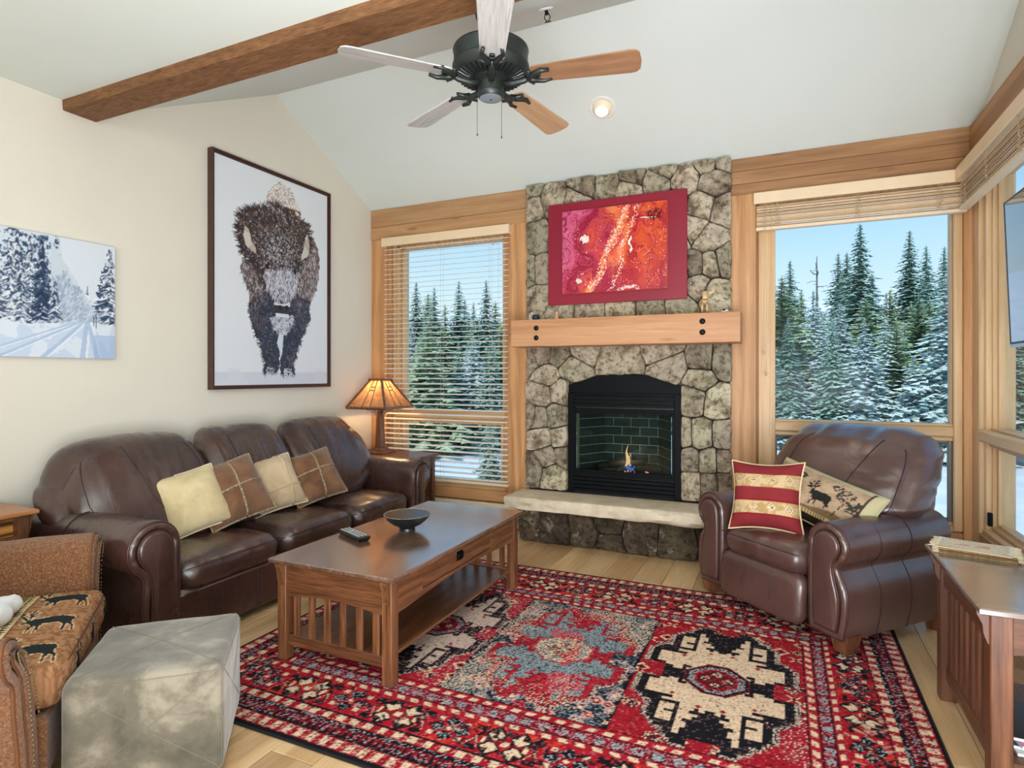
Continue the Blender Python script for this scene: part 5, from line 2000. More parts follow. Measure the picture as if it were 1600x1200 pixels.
def stitch(a, b_, k=14, r=.0009):
    a, b_ = Vector(a), Vector(b_)
    st.tube([a.lerp(b_, i / k) for i in range(k + 1)], r, 5)
zt, zb = OH + .0005, .035
def top(x, y): return (x, y, zt + .010 * (1 - (x / q) ** 2) * (1 - (y / q) ** 2))
st.tube([top(-q * .93 + 2 * q * .93 * i / 16, -q * .93 + 2 * q * .93 * i / 16) for i in range(17)], .0013, 5)
st.tube([top(-q * .93 + 2 * q * .93 * i / 16, q * .93 - 2 * q * .93 * i / 16) for i in range(17)], .0013, 5)
for (ax, sg) in (('y', -1), ('x', 1), ('x', -1), ('y', 1)):
    f = (lambda u, z: (u, sg * (q + .0005), z)) if ax == 'y' else (lambda u, z: (sg * (q + .0005), u, z))
    stitch(f(-q * .93, OH - .025), f(q * .93, zb + .02)); stitch(f(q * .93, OH - .025), f(-q * .93, zb + .02))
    stitch(f(-q * .94, OH - .020), f(q * .94, OH - .020))
for sx in (-1, 1):
    for sy in (-1, 1):
        stitch((sx * q * .975, sy * q * .975, .05), (sx * q * .975, sy * q * .975, OH - .03))
st.build('stitching', stm, OT)
for sx in (-1, 1):
    for sy in (-1, 1):
        MB().box(sx * .20 - .022, sx * .20 + .022, sy * .20 - .022, sy * .20 + .022, .0135 if (sx, sy) in ((1, 1), (-1, 1), (1, -1)) and False else 0.0, .032, .003).build('foot', M['oakdark_z'], OT)


# ================================================================== mission style tables
def mission_table(root, sx, sy, h, wk, leg=.055, top_t=.024, over=.03, apron=.14, slat_faces=('y',), slat_n=6, slat_w=.036, rail_z=(.08, .135), shelf_z=.12, corbels=True, corbel_axis='y', apron_faces=None, top_mat=None, skip=()):
    wx, wy, wz = M[wk + '_x'], M[wk + '_y'], M[wk + '_z']
    hx, hy = sx / 2, sy / 2
    zt = h - top_t
    tb = MB()
    tb.loft([[(-hx + .006, -hy + .006, zt), (hx - .006, -hy + .006, zt), (hx - .006, hy - .006, zt), (-hx + .006, hy - .006, zt)],
             [(-hx, -hy, zt + .005), (hx, -hy, zt + .005), (hx, hy, zt + .005), (-hx, hy, zt + .005)],
             [(-hx, -hy, h - .005), (hx, -hy, h - .005), (hx, hy, h - .005), (-hx, hy, h - .005)],
             [(-hx + .005, -hy + .005, h), (hx - .005, -hy + .005, h), (hx - .005, hy - .005, h), (-hx + .005, hy - .005, h)]])
    tb.build('tabletop', top_mat or wy, root)
    lx, ly = hx - over, hy - over
    lg = None
    for ax in (-1, 1):
        for ay in (-1, 1):
            loc = (ax * (lx - leg / 2), ay * (ly - leg / 2), 0)
            if lg is None:
                lg = MB().box(-leg / 2, leg / 2, -leg / 2, leg / 2, 0, zt, .003).build('leg', wz, root, loc=loc)
            else:
                inst(lg, root, loc)
            if corbels:
                pr = [(0, 0), (.026, 0), (.026, -.012), (.014, -.045), (.012, -.075), (.004, -.105), (0, -.11)]
                if corbel_axis == 'y':
                    MB().prism([(ay * p[0], p[1]) for p in pr], -leg * .32, leg * .32, 'x').build('corbel', wz, root, loc=(loc[0], ay * ly, zt))
                else:
                    MB().prism([(ax * p[0] * 1.3, p[1]) for p in pr], -leg * .32, leg * .32, 'y').build('corbel', wz, root, loc=(ax * lx, loc[1], zt))
    ia, ib = lx - leg, ly - leg
    az = zt - apron
    def arch(L, n=14, rise=.022):
        return [(-L, zt)] + [(-L, az)] + [(-L + 2 * L * i / n, az + rise * math.sin(PI * i / n)) for i in range(1, n)] + [(L, az)] + [(L, zt)]
    for s in (-1, 1):
        y0 = s * (ly - leg * .35)
        MB().prism(arch(ia), y0 - .010, y0 + .010, 'y').build('apron', wx, root)
        x0 = s * (lx - leg * .35)
        if not ('drawer+x' in skip and s > 0) and not ('drawer-x' in skip and s < 0):
            MB().prism(arch(ib), x0 - .010, x0 + .010, 'x').build('apron', wy, root)
    for face in slat_faces:
        for s in (-1, 1):
            if face == 'y':
                y0 = s * (ly - leg / 2)
                MB().box(-ia, ia, y0 - .011, y0 + .011, rail_z[0], rail_z[1], .002).build('rail', wx, root)
                for i in range(slat_n):
                    xx = -ia + (2 * ia) * (i + .5) / slat_n
                    if i == 0: sl0 = MB().box(-slat_w / 2, slat_w / 2, -.007, .007, rail_z[1] - .004, az + .024, .0015).build('slat', wz, root, loc=(xx, y0, 0))
                    else: inst(sl0, root, (xx, y0, 0))
            else:
                x0 = s * (lx - leg / 2)
                MB().box(x0 - .011, x0 + .011, -ib, ib, rail_z[0], rail_z[1], .002).build('rail', wy, root)
                for i in range(slat_n):
                    yy_ = -ib + (2 * ib) * (i + .5) / slat_n
                    if i == 0: sl0 = MB().box(-.007, .007, -slat_w / 2, slat_w / 2, rail_z[1] - .004, az + .024, .0015).build('slat', wz, root, loc=(x0, yy_, 0))
                    else: inst(sl0, root, (x0, yy_, 0))
    MB().box(-ia - leg * .3, ia + leg * .3, -ib - leg * .3, ib + leg * .3, shelf_z - .016, shelf_z, .003).build('shelf', wy, root)


CT = thing('coffee_table', 'brown oak slatted coffee table with one drawer standing on the rug', 'table', (-1.9325, 2.885, .0125))
topm = wood('worn_oak_tabletop', srgb(66, 42, 32), srgb(104, 74, 58), srgb(150, 118, 98), 'y', 0.24, 10, 1.4, .4, bump=.05, coat=.5, rings=.15)
mission_table(CT, .745, 1.455, .503, 'oak', apron=.165, slat_n=6, slat_w=.036, rail_z=(.072, .125), shelf_z=.118, skip=('drawer+x',), top_mat=topm)
ib = 1.455 / 2 - .03 - .055
xf_ = .745 / 2 - .03 - .055 * .35
zt = .503 - .024
fa = [(-ib, zt), (-ib, zt - .165)] + [(-ib + 2 * ib * i / 20, zt - .165 + .03 * math.sin(PI * i / 20)) for i in range(1, 20)] + [(ib, zt - .165), (ib, zt), (.372, zt), (.372, .358), (-.428, .358), (-.428, zt)]
# apron with a cut-out for the drawer
ap_ = MB()
ap_.prism([(-ib, zt), (-ib, zt - .165), (-.43, zt - .165 + .012), (-.43, zt)], xf_ - .010, xf_ + .010, 'x')
ap_.prism([(.315, zt), (.315, zt - .165 + .018), (ib, zt - .165), (ib, zt)], xf_ - .010, xf_ + .010, 'x')
ap_.prism([(-.43, .358), (-.43, zt - .165 + .012)] + [(-.43 + .745 * i / 12, zt - .165 + .012 + .014 * math.sin(PI * i / 12) + .006 * i / 12) for i in range(1, 12)] + [(.315, zt - .165 + .018), (.315, .358)], xf_ - .010, xf_ + .010, 'x')
ap_.build('apron', M['oak_y'], CT)
dr = MB().box(xf_ - .012, xf_ + .007, -.427, .312, .361, zt - .004, .002).build('drawer', M['oak_y'], CT)
hd_ = MB().box(xf_ + .007, xf_ + .011, -.092, -.028, .395, .445, .002)
hd_.lathe([(.001, 0), (.006, 0), (.006, .006), (.001, .007)], 8, (0, 0, 0))
hd_.v = hd_.v[:-32]; hd_.f = [f for f in hd_.f if max(f) < len(hd_.v)]
hd_.tube([(xf_ + .016, -.060 + .026 * math.cos(a), .418 + .017 * math.sin(a)) for a in [2 * PI * i / 20 for i in range(20)]], .004, 6, closed=True)
hd_.tube([(xf_ + .009, -.086, .43), (xf_ + .018, -.086, .43)], .006, 8); hd_.tube([(xf_ + .009, -.034, .43), (xf_ + .018, -.034, .43)], .006, 8)
hd_.build('pull_handle', M['black_metal'], dr)
MB().box(-.30, xf_ - .012, -.41, .30, .365, .372).build('drawer_bottom', M['oak_y'], dr)

ST = thing('side_table', 'dark oak slatted side table in the right foreground beside the recliner', 'table', (.86, 2.81, 0))
tdark = wood('window_sheen_top', srgb(96, 80, 70), srgb(136, 120, 108), srgb(166, 152, 140), 'x', 0.22, 10, 1.2, .3, bump=.05, coat=.5, rings=.1)  # greyed, lightened colour imitates the window sheen on this top
mission_table(ST, .54, .82, .655, 'oakdark', leg=.062, apron=.135, slat_faces=('x',), slat_n=8, slat_w=.038, rail_z=(.095, .155), shelf_z=.125, top_mat=tdark, over=.038, corbel_axis='x')
LT = thing('end_table', 'dark oak end table in the corner carrying the lamp', 'table', (-3.39, 4.668, 0))
mission_table(LT, .80, .43, .668, 'oakdark', leg=.05, apron=.12, slat_faces=('y',), slat_n=7, slat_w=.03, top_mat=M['oakdark_x'], over=.03)
ET = thing('end_table', 'small oak end table at the left edge beside the sofa arm', 'table', (-3.62, 1.36, 0))
mission_table(ET, .42, .74, .742, 'oak', leg=.045, apron=.115, slat_faces=('x',), slat_n=9, slat_w=.028, top_mat=wood('honey_oak_top', srgb(140, 84, 44), srgb(176, 114, 66), srgb(196, 134, 84), 'y', .35, 12, .9, .2, coat=.2))
zebra = wood('bold_grain_drawer', srgb(70, 36, 14), srgb(176, 116, 52), srgb(206, 146, 76), 'y', .4, 16, .8, .1, rings=.75)
MB().box(.164, .176, -.275, .275, .622, .708, .002).build('drawer', zebra, ET)

# ------------------------------------------------------------------ table lamp
LP = thing('table_lamp', 'lit craftsman table lamp with mica pyramid shade on the corner end table', 'lamp', (-3.515, 4.655, .6685))
wd = M['oak_z']
b = MB().loft([[(sx * r, sy * r, z) for sx, sy in ((-1, -1), (1, -1), (1, 1), (-1, 1))] for r, z in ((.110, 0), (.110, .010), (.072, .026), (.072, .030), (.062, .034), (.050, .050))])
b.build('base', wd, LP)
MB().loft([[(sx * r, sy * r, z) for sx, sy in ((-1, -1), (1, -1), (1, 1), (-1, 1))] for r, z in ((.036, .048), (.030, .20), (.026, .40))]).build('post', wd, LP)
for k in range(4):
    mb = MB().prism([(0.024, .32), (.032, .33), (.05, .375), (.16, .425), (.16, .433), (.024, .41)], -.008, .008, 'y')
    mb.xf(Matrix.Rotation(k * PI / 2 + PI / 4, 4, 'Z')); mb.build('bracket', wd, LP)
mica = NT('amber_mica')
mica.n.remove(mica.b)
out = [x for x in mica.n if x.type == 'OUTPUT_MATERIAL'][0]
v = mica.coords()
mc = mica.ramp(mica.noise(v, 18, 5, .7, 1.0), [(.3, srgb(150, 104, 68)), (.7, srgb(196, 156, 116))])
tl = mica.new('ShaderNodeBsdfTranslucent'); df = mica.new('ShaderNodeBsdfDiffuse'); mx = mica.new('ShaderNodeMixShader')
mica.l.new(mc, tl.inputs[0]); mica.l.new(mc, df.inputs[0]); mx.inputs[0].default_value = .60
mica.l.new(tl.outputs[0], mx.inputs[1]); mica.l.new(df.outputs[0], mx.inputs[2]); mica.l.new(mx.outputs[0], out.inputs[0])
R0, R1, Z0, Z1 = .222, .062, .437, .700
for k in range(4):
    Rk = Matrix.Rotation(k * PI / 2, 4, 'Z')
    pn = MB().add([(-R0, -R0, Z0), (R0, -R0, Z0), (R1, -R1, Z1), (-R1, -R1, Z1)], [(0, 1, 2, 3)])
    pn.xf(Rk); pn.build('shade_panel', mica.m, LP, fix=False)
    mb = MB()
    def E(u, f, d=.002):
        r = R0 + (R1 - R0) * f
        return (u * r, -r - d, Z0 + (Z1 - Z0) * f)
    for u0, f0, u1, f1, rr in ((-1, 0, 1, 0, .013), (-1, 1, 1, 1, .010), (-1, 0, -1, 1, .012), (-.22, 0, -.30, 1, .0048), (.22, 0, .30, 1, .0048), (-.235, .62, .235, .62, .0048), (-.235, .74, .235, .74, .0048)):
        mb.tube([E(u0, f0), E(u1, f1)], rr, 4)
    mb.xf(Rk); mb.build('shade_frame', wd, LP)
MB().box(-.082, .082, -.082, .082, .697, .712, .004).box(-.066, .066, -.066, .066, .688, .698).build('shade_cap', wd, LP)
MB().lathe([(.001, .50), (.02, .505), (.03, .53), (.02, .555), (.012, .565), (.012, .58), (.001, .582)], 14).build('bulb', emit('lamp_bulb_glow', (1, .72, .42, 1), 14), LP, True)
MB().tube([(0, 0, .40), (0, 0, .50)], .006, 8).build('stem', M['bronze'], LP)
LAMP = add_light('lamp_light', 'POINT', (-3.515, 4.655, .6685 + .60), 7.5, (1.0, .66, .34), .035)

# ------------------------------------------------------------------ things on the coffee table
ZT = .0125 + .503 + .0006
bw_ = thing('ceramic_bowl', 'dark footed ceramic bowl with speckled tan inside on the coffee table', 'bowl', (-1.985, 2.885, ZT))
bi = NT('speckled_tan_glaze', .35)
v = bi.coords((1, 1, .25))
bi.color(bi.ramp(bi.noise(v, 70, 4, .7), [(.35, srgb(104, 92, 66)), (.6, srgb(186, 170, 128))]))
MB().lathe([(.046, .0), (.044, .012), (.048, .018), (.085, .036), (.118, .064), (.136, .092)], 40).build('outer_wall', plain('charcoal_glaze', srgb(24, 32, 36), .3), bw_, 40)
bw_.children[0].data.update()
o = MB().lathe([(.136, .092), (.1345, .0935), (.131, .092), (.113, .066), (.082, .040), (.045, .026), (.001, .022)], 40, caps=False).build('glazed_inside', bi.m, bw_, 50)
# the outer wall is open at the rim: drop its top cap
me = bw_.children[0].data
bm = bmesh.new(); bm.from_mesh(me)
bmesh.ops.delete(bm, geom=[f for f in bm.faces if len(f.verts) > 10 and f.calc_center_median().z > .05], context='FACES')
bm.to_mesh(me); bm.free()
rm = thing('remote_control', 'black remote control with pale buttons on the coffee table near the sofa', 'remote', (-2.16, 2.625, ZT), math.radians(-24))
RM = MB()
rm.scale = (1.2, 1.35, 1.3)
RM.loft([[(-.095, -.020, 0), (.095, -.020, 0), (.095, .020, 0), (-.095, .020, 0)], [(-.105, -.027, .016), (.105, -.027, .016), (.105, .027, .016), (-.105, .027, .016)], [(-.103, -.025, .021), (.103, -.025, .021), (.103, .025, .021), (-.103, .025, .021)]])
RM.build('body', M['black'], rm)
btn = plain('grey_rubber_button', srgb(168, 176, 176), .6)
bt = None
for i in range(11):
    for j in range(3):
        if i in (3, 4) and j == 1: continue
        loc = (-.085 + i * .0165, -.016 + j * .016, .021)
        if bt is None: bt = MB().box(-.005, .005, -.0045, .0045, 0, .003, .001).build('button', btn, rm, loc=loc)
        else: inst(bt, rm, loc)
MB().lathe([(.009, 0), (.009, .003), (.004, .003)], 14, (-.0275, 0, .021)).build('dial', btn, rm)

# ------------------------------------------------------------------ woven placemats on the side table
rgp = random.Random(8)
cvm = Canvas(.26, .18, .003, (224, 212, 186))
n_ = fbm(cvm.nx, cvm.ny, 40, 2, 3)
cvm.put(n_ > .56, (206, 192, 164)); 
for (px, py) in ((.09, .09), (.16, .09)):
    d_ = np.maximum(np.abs(cvm.X - px) * 1.1, np.abs(cvm.Y - py) * 1.9)
    m = (d_ < .026) & (fr_((cvm.X + cvm.Y) / .012) < .7)
    cvm.put(m, (222, 110, 108))
cvm.put((cvm.X < .012) | (cvm.X > .248), (236, 226, 204))
pm_ = paint_mat('woven_placemat', .95, .6, 180, spec=.05, noise_mul=.2, nscale=300)
names = ['topmost woven cream placemat with pink motifs on the side table', 'second woven placemat from the top of the side table stack', 'third woven placemat from the top of the side table stack', 'bottom woven placemat of the side table stack']
for k in range(4):
    z0 = .6556 + .0075 * (3 - k)
    pmx = thing('placemat', names[k], 'placemat', (.755 + rgp.uniform(-.010, .010), 3.12 + rgp.uniform(-.012, .012), z0), math.radians(-14 + rgp.uniform(-4, 4)), 'woven placemats stacked on the side table')
    Xc = cvm
    def pos(X, Y, k=k):
        z = .0035 + .0012 * np.sin(X * 30 + k) * np.cos(Y * 26 + k) + .0025 * (np.abs(X - .13) / .13) ** 3
        return (X - .13, Y - .09, z + .001)
    if k == 0:
        printed_grid('weave', cvm, pos, pm_, pmx)
        MB().box(-.128, .128, -.088, .088, 0, .0040).build('backing', M['welt_cream'], pmx)
    else:
        MB().box(-.13, .13, -.09, .09, 0, .0068, .002).build('weave', plain('placemat_brown', (srgb(150, 120, 80), srgb(120, 90, 60), srgb(176, 150, 106))[k - 1], .95, nscale=80, namt=.35, bump=.6, bscale=160), pmx)
    fm = MB()
    for s in (-1, 1):
        for i in range(38):
            yy = -.088 + .176 * i / 37
            l = rgp.uniform(.014, .026)
            fm.tube([(s * .128, yy, .004), (s * (.128 + l * .6), yy + rgp.uniform(-.003, .003), .0045), (s * (.128 + l), yy + rgp.uniform(-.006, .006), .0025)], .0011, 3)
    fo = fm.build('fringe', M['welt_cream'], pmx)
    fo['kind'] = 'stuff'
# magazines on the lower shelf
mags = [(.205, .275, srgb(206, 214, 220)), (.21, .27, srgb(60, 84, 110)), (.205, .28, srgb(196, 120, 170)), (.21, .275, srgb(24, 26, 30))]
mlab = ['pale blue-grey magazine at the bottom of the pile under the side table', 'blue magazine second from the bottom of the pile under the side table', 'pink-covered magazine in the pile under the side table', 'black-edged magazine on top of the pile under the side table']
for k, (mw, mh, mc_) in enumerate(mags):
    mg = thing('magazine', mlab[k], 'magazine', (.82, 2.68 + .006 * k, .1256 + .0125 * k), math.radians((4, -6, 9, -3)[k]), 'magazines on the side table shelf')
    MB().box(-mw / 2, mw / 2, -mh / 2, mh / 2, .0006, .0112, .0006).build('pages', plain('paper_pages', srgb(232, 230, 224), .8), mg)
    MB().box(-mw / 2 - .001, mw / 2, -mh / 2 - .001, mh / 2 + .001, .0112, .0121).build('cover', plain('glossy_cover', mc_, .25), mg)

# ================================================================== ceiling fan
FZ = 2.74
FN = thing('ceiling_fan', 'five-blade ceiling fan with dark bronze motor hanging from the vault', 'fan', (-1.185, 2.372, FZ))
cz = ceil_z(2.372) - FZ
BR = M['bronze']
m = MB().lathe([(.001, .235), (.02, .236), (.050, .245), (.068, .275), (.076, .32), (.078, cz + .03)], 32)
m.build('canopy', BR, FN, 40)
MB().tube([(0, 0, .14), (0, 0, .26)], .0145, 12).build('downrod', BR, FN, True)
MB().lathe([(.02, .155), (.05, .150), (.12, .142), (.158, .134), (.168, .128), (.170, .122), (.166, .116), (.166, .060), (.172, .054), (.172, .040), (.150, .012), (.120, .000), (.10, -.003)], 48).build('motor_housing', BR, FN, 40)
vt = None
for k in range(40):
    a = 2 * PI * k / 40
    if vt is None:
        mb = MB().tube([(.100, 0, -.0035), (.122, 0, .0), (.150, 0, .0115)], .0042, 6)
        vt = mb.build('vent_slot', M['black'], FN)
        vt.rotation_euler = (0, 0, 0)
    else:
        inst(vt, FN, (0, 0, 0), (0, 0, a))
# slots follow the tapered underside
for o in FN.children:
    if o.name.startswith('vent_slot'):
        o.location = (0, 0, -.0005)
MB().lathe([(.085, .0), (.085, -.012), (.060, -.018), (.056, -.022), (.056, -.060), (.060, -.064), (.058, -.078), (.050, -.086)], 36, caps=False).build('switch_housing', BR, FN, 40)
MB().lathe([(.051, -.085), (.046, -.088), (.001, -.090)], 32, caps=False).build('bottom_cap', plain('satin_steel', srgb(160, 174, 186), .35, .6), FN, True)
MB().lathe([(.004, -.089), (.004, -.093), (.001, -.094)], 8).build('cap_screw', M['black'], FN)
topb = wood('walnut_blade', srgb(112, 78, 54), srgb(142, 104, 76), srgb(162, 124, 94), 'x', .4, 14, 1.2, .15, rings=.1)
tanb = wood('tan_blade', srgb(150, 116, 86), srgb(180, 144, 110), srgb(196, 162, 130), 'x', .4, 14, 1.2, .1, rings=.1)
palb = wood('reflection_pale_blade', srgb(176, 172, 168), srgb(200, 198, 196), srgb(216, 214, 212), 'x', .42, 24, 1.2, .35, bump=.2, rings=.05)  # pale tone puts reflected light into the colour of these blades
R_, r0 = .66, .175
def blade_outline():
    pts = []
    w0, w1 = .052, .070
    for i in range(9):
        a = -PI / 2 - PI * i / 8
        pts.append((r0 + .028 + .028 * math.cos(a), w0 * math.sin(a)))
    tip = [(R_ - .045, w1), (R_ - .022, w1 - .004), (R_ - .006, w1 - .022), (R_, 0), (R_ - .006, -w1 + .022), (R_ - .022, -w1 + .004), (R_ - .045, -w1)]
    pts += tip
    return pts
ol = blade_outline()
for k in range(5):
    ang_ = math.radians(10 + 72 * k)
    Rk = Matrix.Rotation(ang_, 4, 'Z') @ Matrix.Rotation(math.radians(-11), 4, 'X')
    low = k in (3, 4, 2, 1) and k not in ()
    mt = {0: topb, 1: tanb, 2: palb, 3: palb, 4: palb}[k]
    mb = MB().loft([[(x, y, -.003) for x, y in offset_poly(ol, .0015)], [(x, y, -.002) for x, y in ol], [(x, y, .002) for x, y in ol], [(x, y, .003) for x, y in offset_poly(ol, .0015)]])
    o = mb.build('blade', mt, FN)
    o.matrix_local = Rk
    if k in (0,): o['label'] = 'walnut brown blade underside'
    ir = MB()
    ir.tube([(.055, 0, -.024), (.10, 0, -.030), (.15, 0, -.024), (.185, 0, -.010)], lambda f: .016 - .003 * f, 8)
    for s in (-1, 1):
        ir.tube([(.165, 0, -.014), (.200, s * .026, -.015), (.235, s * .045, -.012), (.272, s * .038, -.010)], lambda f: .015 - .007 * f, 8)
        ir.tube([(.17, 0, -.014), (.178, s * .028, -.015), (.185, s * .058, -.012)], lambda f: .013 - .006 * f, 8)
    ir.lathe([(.001, -.012), (.012, -.012), (.012, -.004), (.001, -.003)], 10, (.215, 0, 0))
    io = ir.build('blade_iron', BR, FN, True)
    io.matrix_local = Matrix.Rotation(ang_, 4, 'Z')
for cx_, cy_, z1_ in ((-.05, -.035, -.245), (.058, -.01, -.265)):
    m = MB()
    for i in range(int((-.07 - z1_) / .0045)):
        m.lathe([(.0004, -.0018), (.0018, 0), (.0004, .0018)], 5, (cx_, cy_, -.07 - i * .0045))
    m.lathe([(.001, 0), (.003, -.003), (.0025, -.012), (.001, -.013)], 8, (cx_, cy_, z1_))
    m.tube([(cx_ * .9, cy_ * .9, -.068), (cx_, cy_, -.070)], .002, 6)
    m.tube([(cx_, cy_, -.070), (cx_, cy_, z1_)], .0007, 4)
    m.build('pull_chain', BR, FN, fix=False)

# ================================================================== pictures on the left wall
bis = thing('bison_picture', 'large framed picture of a snow-dusted bison above the sofa', 'picture', (XL + .004, 3.655, 2.197))
frm = plain('dark_walnut_frame', srgb(70, 42, 34), .4, nscale=20, namt=.15)
BWd, BHt = 1.25, 1.78
fr = MB()
for d0, d1, w_ in ((.0, .052, .012), (.0, .040, .016)):
    fr.frame(-BWd / 2 + (.012 if w_ == .016 else 0), BWd / 2 - (.012 if w_ == .016 else 0), -BHt / 2 + (.012 if w_ == .016 else 0), BHt / 2 - (.012 if w_ == .016 else 0), w_, d0, d1, .001, axis='x')
fr.build('frame', frm, bis)
iw, ih = BWd - .060, BHt - .060
cv = Canvas(iw, ih, .0043, (222, 228, 234))
U, V = cv.X / iw, cv.Y / ih
ny_, nx_ = cv.ny, cv.nx
f1 = fbm(nx_, ny_, 28, 4, 5); f2 = fbm(nx_, ny_, 28, 4, 6); f3 = fbm(nx_, ny_, 120, 3, 7, .75); f4 = fbm(nx_, ny_, 12, 4, 8); f5 = fbm(nx_, ny_, 5, 4, 9)
cv.put(V < .06, (206, 212, 224)); cv.put((V < .075) & (f4 > .55), (212, 218, 228), .6)
BI = dict(hump=[(0.404, 0.838), (0.413, 0.898), (0.466, 0.959), (0.539, 0.984), (0.614, 0.979), (0.673, 0.929), (0.733, 0.867), (0.722, 0.823), (0.484, 0.803)],
mane=[(0.182, 0.769), (0.261, 0.802), (0.344, 0.822), (0.484, 0.868), (0.595, 0.843), (0.713, 0.821), (0.794, 0.814), (0.826, 0.755), (0.815, 0.678), (0.753, 0.628), (0.713, 0.591), (0.693, 0.526), (0.653, 0.429), (0.484, 0.415), (0.413, 0.449), (0.361, 0.502), (0.327, 0.546), (0.286, 0.569), (0.221, 0.59), (0.19, 0.641), (0.174, 0.703)],
flankL=[(0.205, 0.579), (0.197, 0.521), (0.229, 0.46), (0.27, 0.416), (0.261, 0.34), (0.43, 0.391), (0.378, 0.494), (0.294, 0.571)],
flankR=[(0.794, 0.782), (0.879, 0.73), (0.918, 0.648), (0.911, 0.549), (0.858, 0.468), (0.815, 0.399), (0.653, 0.408), (0.713, 0.581), (0.815, 0.678)],
chest=[(0.27, 0.379), (0.261, 0.34), (0.286, 0.285), (0.327, 0.211), (0.37, 0.154), (0.395, 0.096), (0.386, 0.057), (0.475, 0.052), (0.521, 0.077), (0.524, 0.158), (0.521, 0.207), (0.542, 0.208), (0.539, 0.107), (0.535, 0.045), (0.663, 0.046), (0.653, 0.098), (0.693, 0.161), (0.753, 0.247), (0.815, 0.325), (0.815, 0.421), (0.673, 0.451), (0.43, 0.45)],
hornL=[(0.229, 0.725), (0.218, 0.675), (0.240, 0.632), (0.32, 0.605), (0.318, 0.634), (0.285, 0.660), (0.262, 0.710)],
hornR=[(0.79, 0.765), (0.815, 0.709), (0.80, 0.656), (0.725, 0.622), (0.732, 0.652), (0.758, 0.693), (0.768, 0.745)],
face=[(0.378, 0.523), (0.43, 0.549), (0.614, 0.569), (0.713, 0.56), (0.673, 0.451), (0.614, 0.406), (0.484, 0.395), (0.413, 0.449)],
nose=[(0.475, 0.395), (0.548, 0.39), (0.624, 0.404), (0.618, 0.353), (0.539, 0.351), (0.475, 0.343)],
beard=[(0.439, 0.323), (0.653, 0.346), (0.663, 0.306), (0.614, 0.257), (0.539, 0.244), (0.466, 0.265)])
Ur, Vr = U + .045 * (f1 - .5), V + .035 * (f2 - .5)
def bp(k, a=1): return cv.inpoly(BI[k], Ur if a else U, Vr if a else V)
def hair(n_, poly, cols, L, w_, ang=None, seed=1, a=.8, edge=False):
    r_ = random.Random(seed)
    P_ = BI[poly]
    k = 0
    cxp = sum(p[0] for p in P_) / len(P_); cyp = sum(p[1] for p in P_) / len(P_)
    while k < n_:
        if edge:
            i = r_.randrange(len(P_)); f = r_.random()
            x, y = P_[i][0] + (P_[(i + 1) % len(P_)][0] - P_[i][0]) * f, P_[i][1] + (P_[(i + 1) % len(P_)][1] - P_[i][1]) * f
            x = cxp + (x - cxp) * .97; y = cyp + (y - cyp) * .97
        else:
            x, y = r_.uniform(min(p[0] for p in P_), max(p[0] for p in P_)), r_.uniform(min(p[1] for p in P_), max(p[1] for p in P_))
            if not cv.inpoly(P_, np.array([[x]]), np.array([[y]]))[0, 0]: continue
        a_ = math.atan2((y - cyp) * 1.2, x - cxp) if ang is None else ang
        a_ += r_.uniform(-.6, .6)
        l = L * r_.uniform(.5, 1.2)
        cv.stroke(x * iw, y * ih, x * iw + l * math.cos(a_), y * ih + l * math.sin(a_), w_, r_.choice(cols), a)
        k += 1


m = bp('hump'); cv.put(m, (226, 222, 218)); cv.put(m & (f3 > .55), (168, 150, 136)); cv.put(m & (V < .87) & (f1 > .5), (96, 74, 62))
for kk, base_ in (('flankR', (150, 134, 130)), ('flankL', (118, 104, 104))):
    m = bp(kk); cv.put(m, base_); cv.put(m & (f4 > .52), (186, 176, 174), .7); cv.put(m & (f3 > .60), (222, 220, 222), .6); cv.put(m & (f3 < .42), (70, 60, 62), .6); cv.put(m & (f1 < .46), (92, 80, 80), .5)
m = bp('chest'); cv.put(m, (44, 50, 66)); cv.put(m & (f4 > .54), (78, 72, 82)); cv.put(m & (f3 > .68), (170, 184, 204), .7)
m = bp('mane'); cv.put(m, (46, 40, 44)); cv.put(m & (f1 > .54), (78, 64, 62)); cv.put(m & (V > .72) & (f2 > .56), (104, 80, 68))
sn = np.exp(-(((U - .52) / .17) ** 2 + ((V - .66) / .12) ** 2))
cv.put(m & (f3 > .70 - .15 * sn), (196, 196, 206), .75); cv.put(m & (f3 < .42), (24, 20, 24), .7)
BRN = [(30, 24, 28), (52, 42, 44), (84, 66, 60), (40, 34, 40), (110, 88, 78)]
SNW = [(214, 214, 222), (190, 192, 204), (232, 232, 238)]
hair(420, 'flankL', BRN + SNW[:2], .035, .0035, -1.6, 2, .7); hair(420, 'flankR', BRN + SNW[:2], .035, .0035, -1.5, 3, .7)
hair(700, 'chest', [(34, 38, 54), (52, 56, 74), (28, 30, 40), (90, 96, 118)], .04, .004, -1.57, 4, .8)
hair(260, 'chest', [(34, 38, 54), (44, 46, 60)], .030, .004, None, 5, .8, True)
hair(1300, 'mane', BRN, .055, .0042, None, 6, .8)
hair(420, 'mane', BRN[:4], .055, .0045, None, 7, .9, True)
hair(260, 'mane', SNW, .012, .0035, None, 8, .8)
hair(60, 'hump', SNW + [(150, 130, 118)], .02, .004, -1.2, 9, .8)
for i_ in range(500):
    r9 = random.Random(i_); x_ = r9.gauss(.53, .11); y_ = r9.gauss(.62, .075)
    cv.stroke(x_ * iw, y_ * ih, x_ * iw + r9.uniform(-.008, .008), y_ * ih - r9.uniform(.004, .016), .0032, r9.choice(SNW), .85)
m = bp('face'); cv.put(m & (f4 > .40), (128, 136, 156), .5)
hair(900, 'face', SNW + SNW + [(120, 126, 146), (60, 62, 78)], .030, .0038, -1.57, 10, .85)
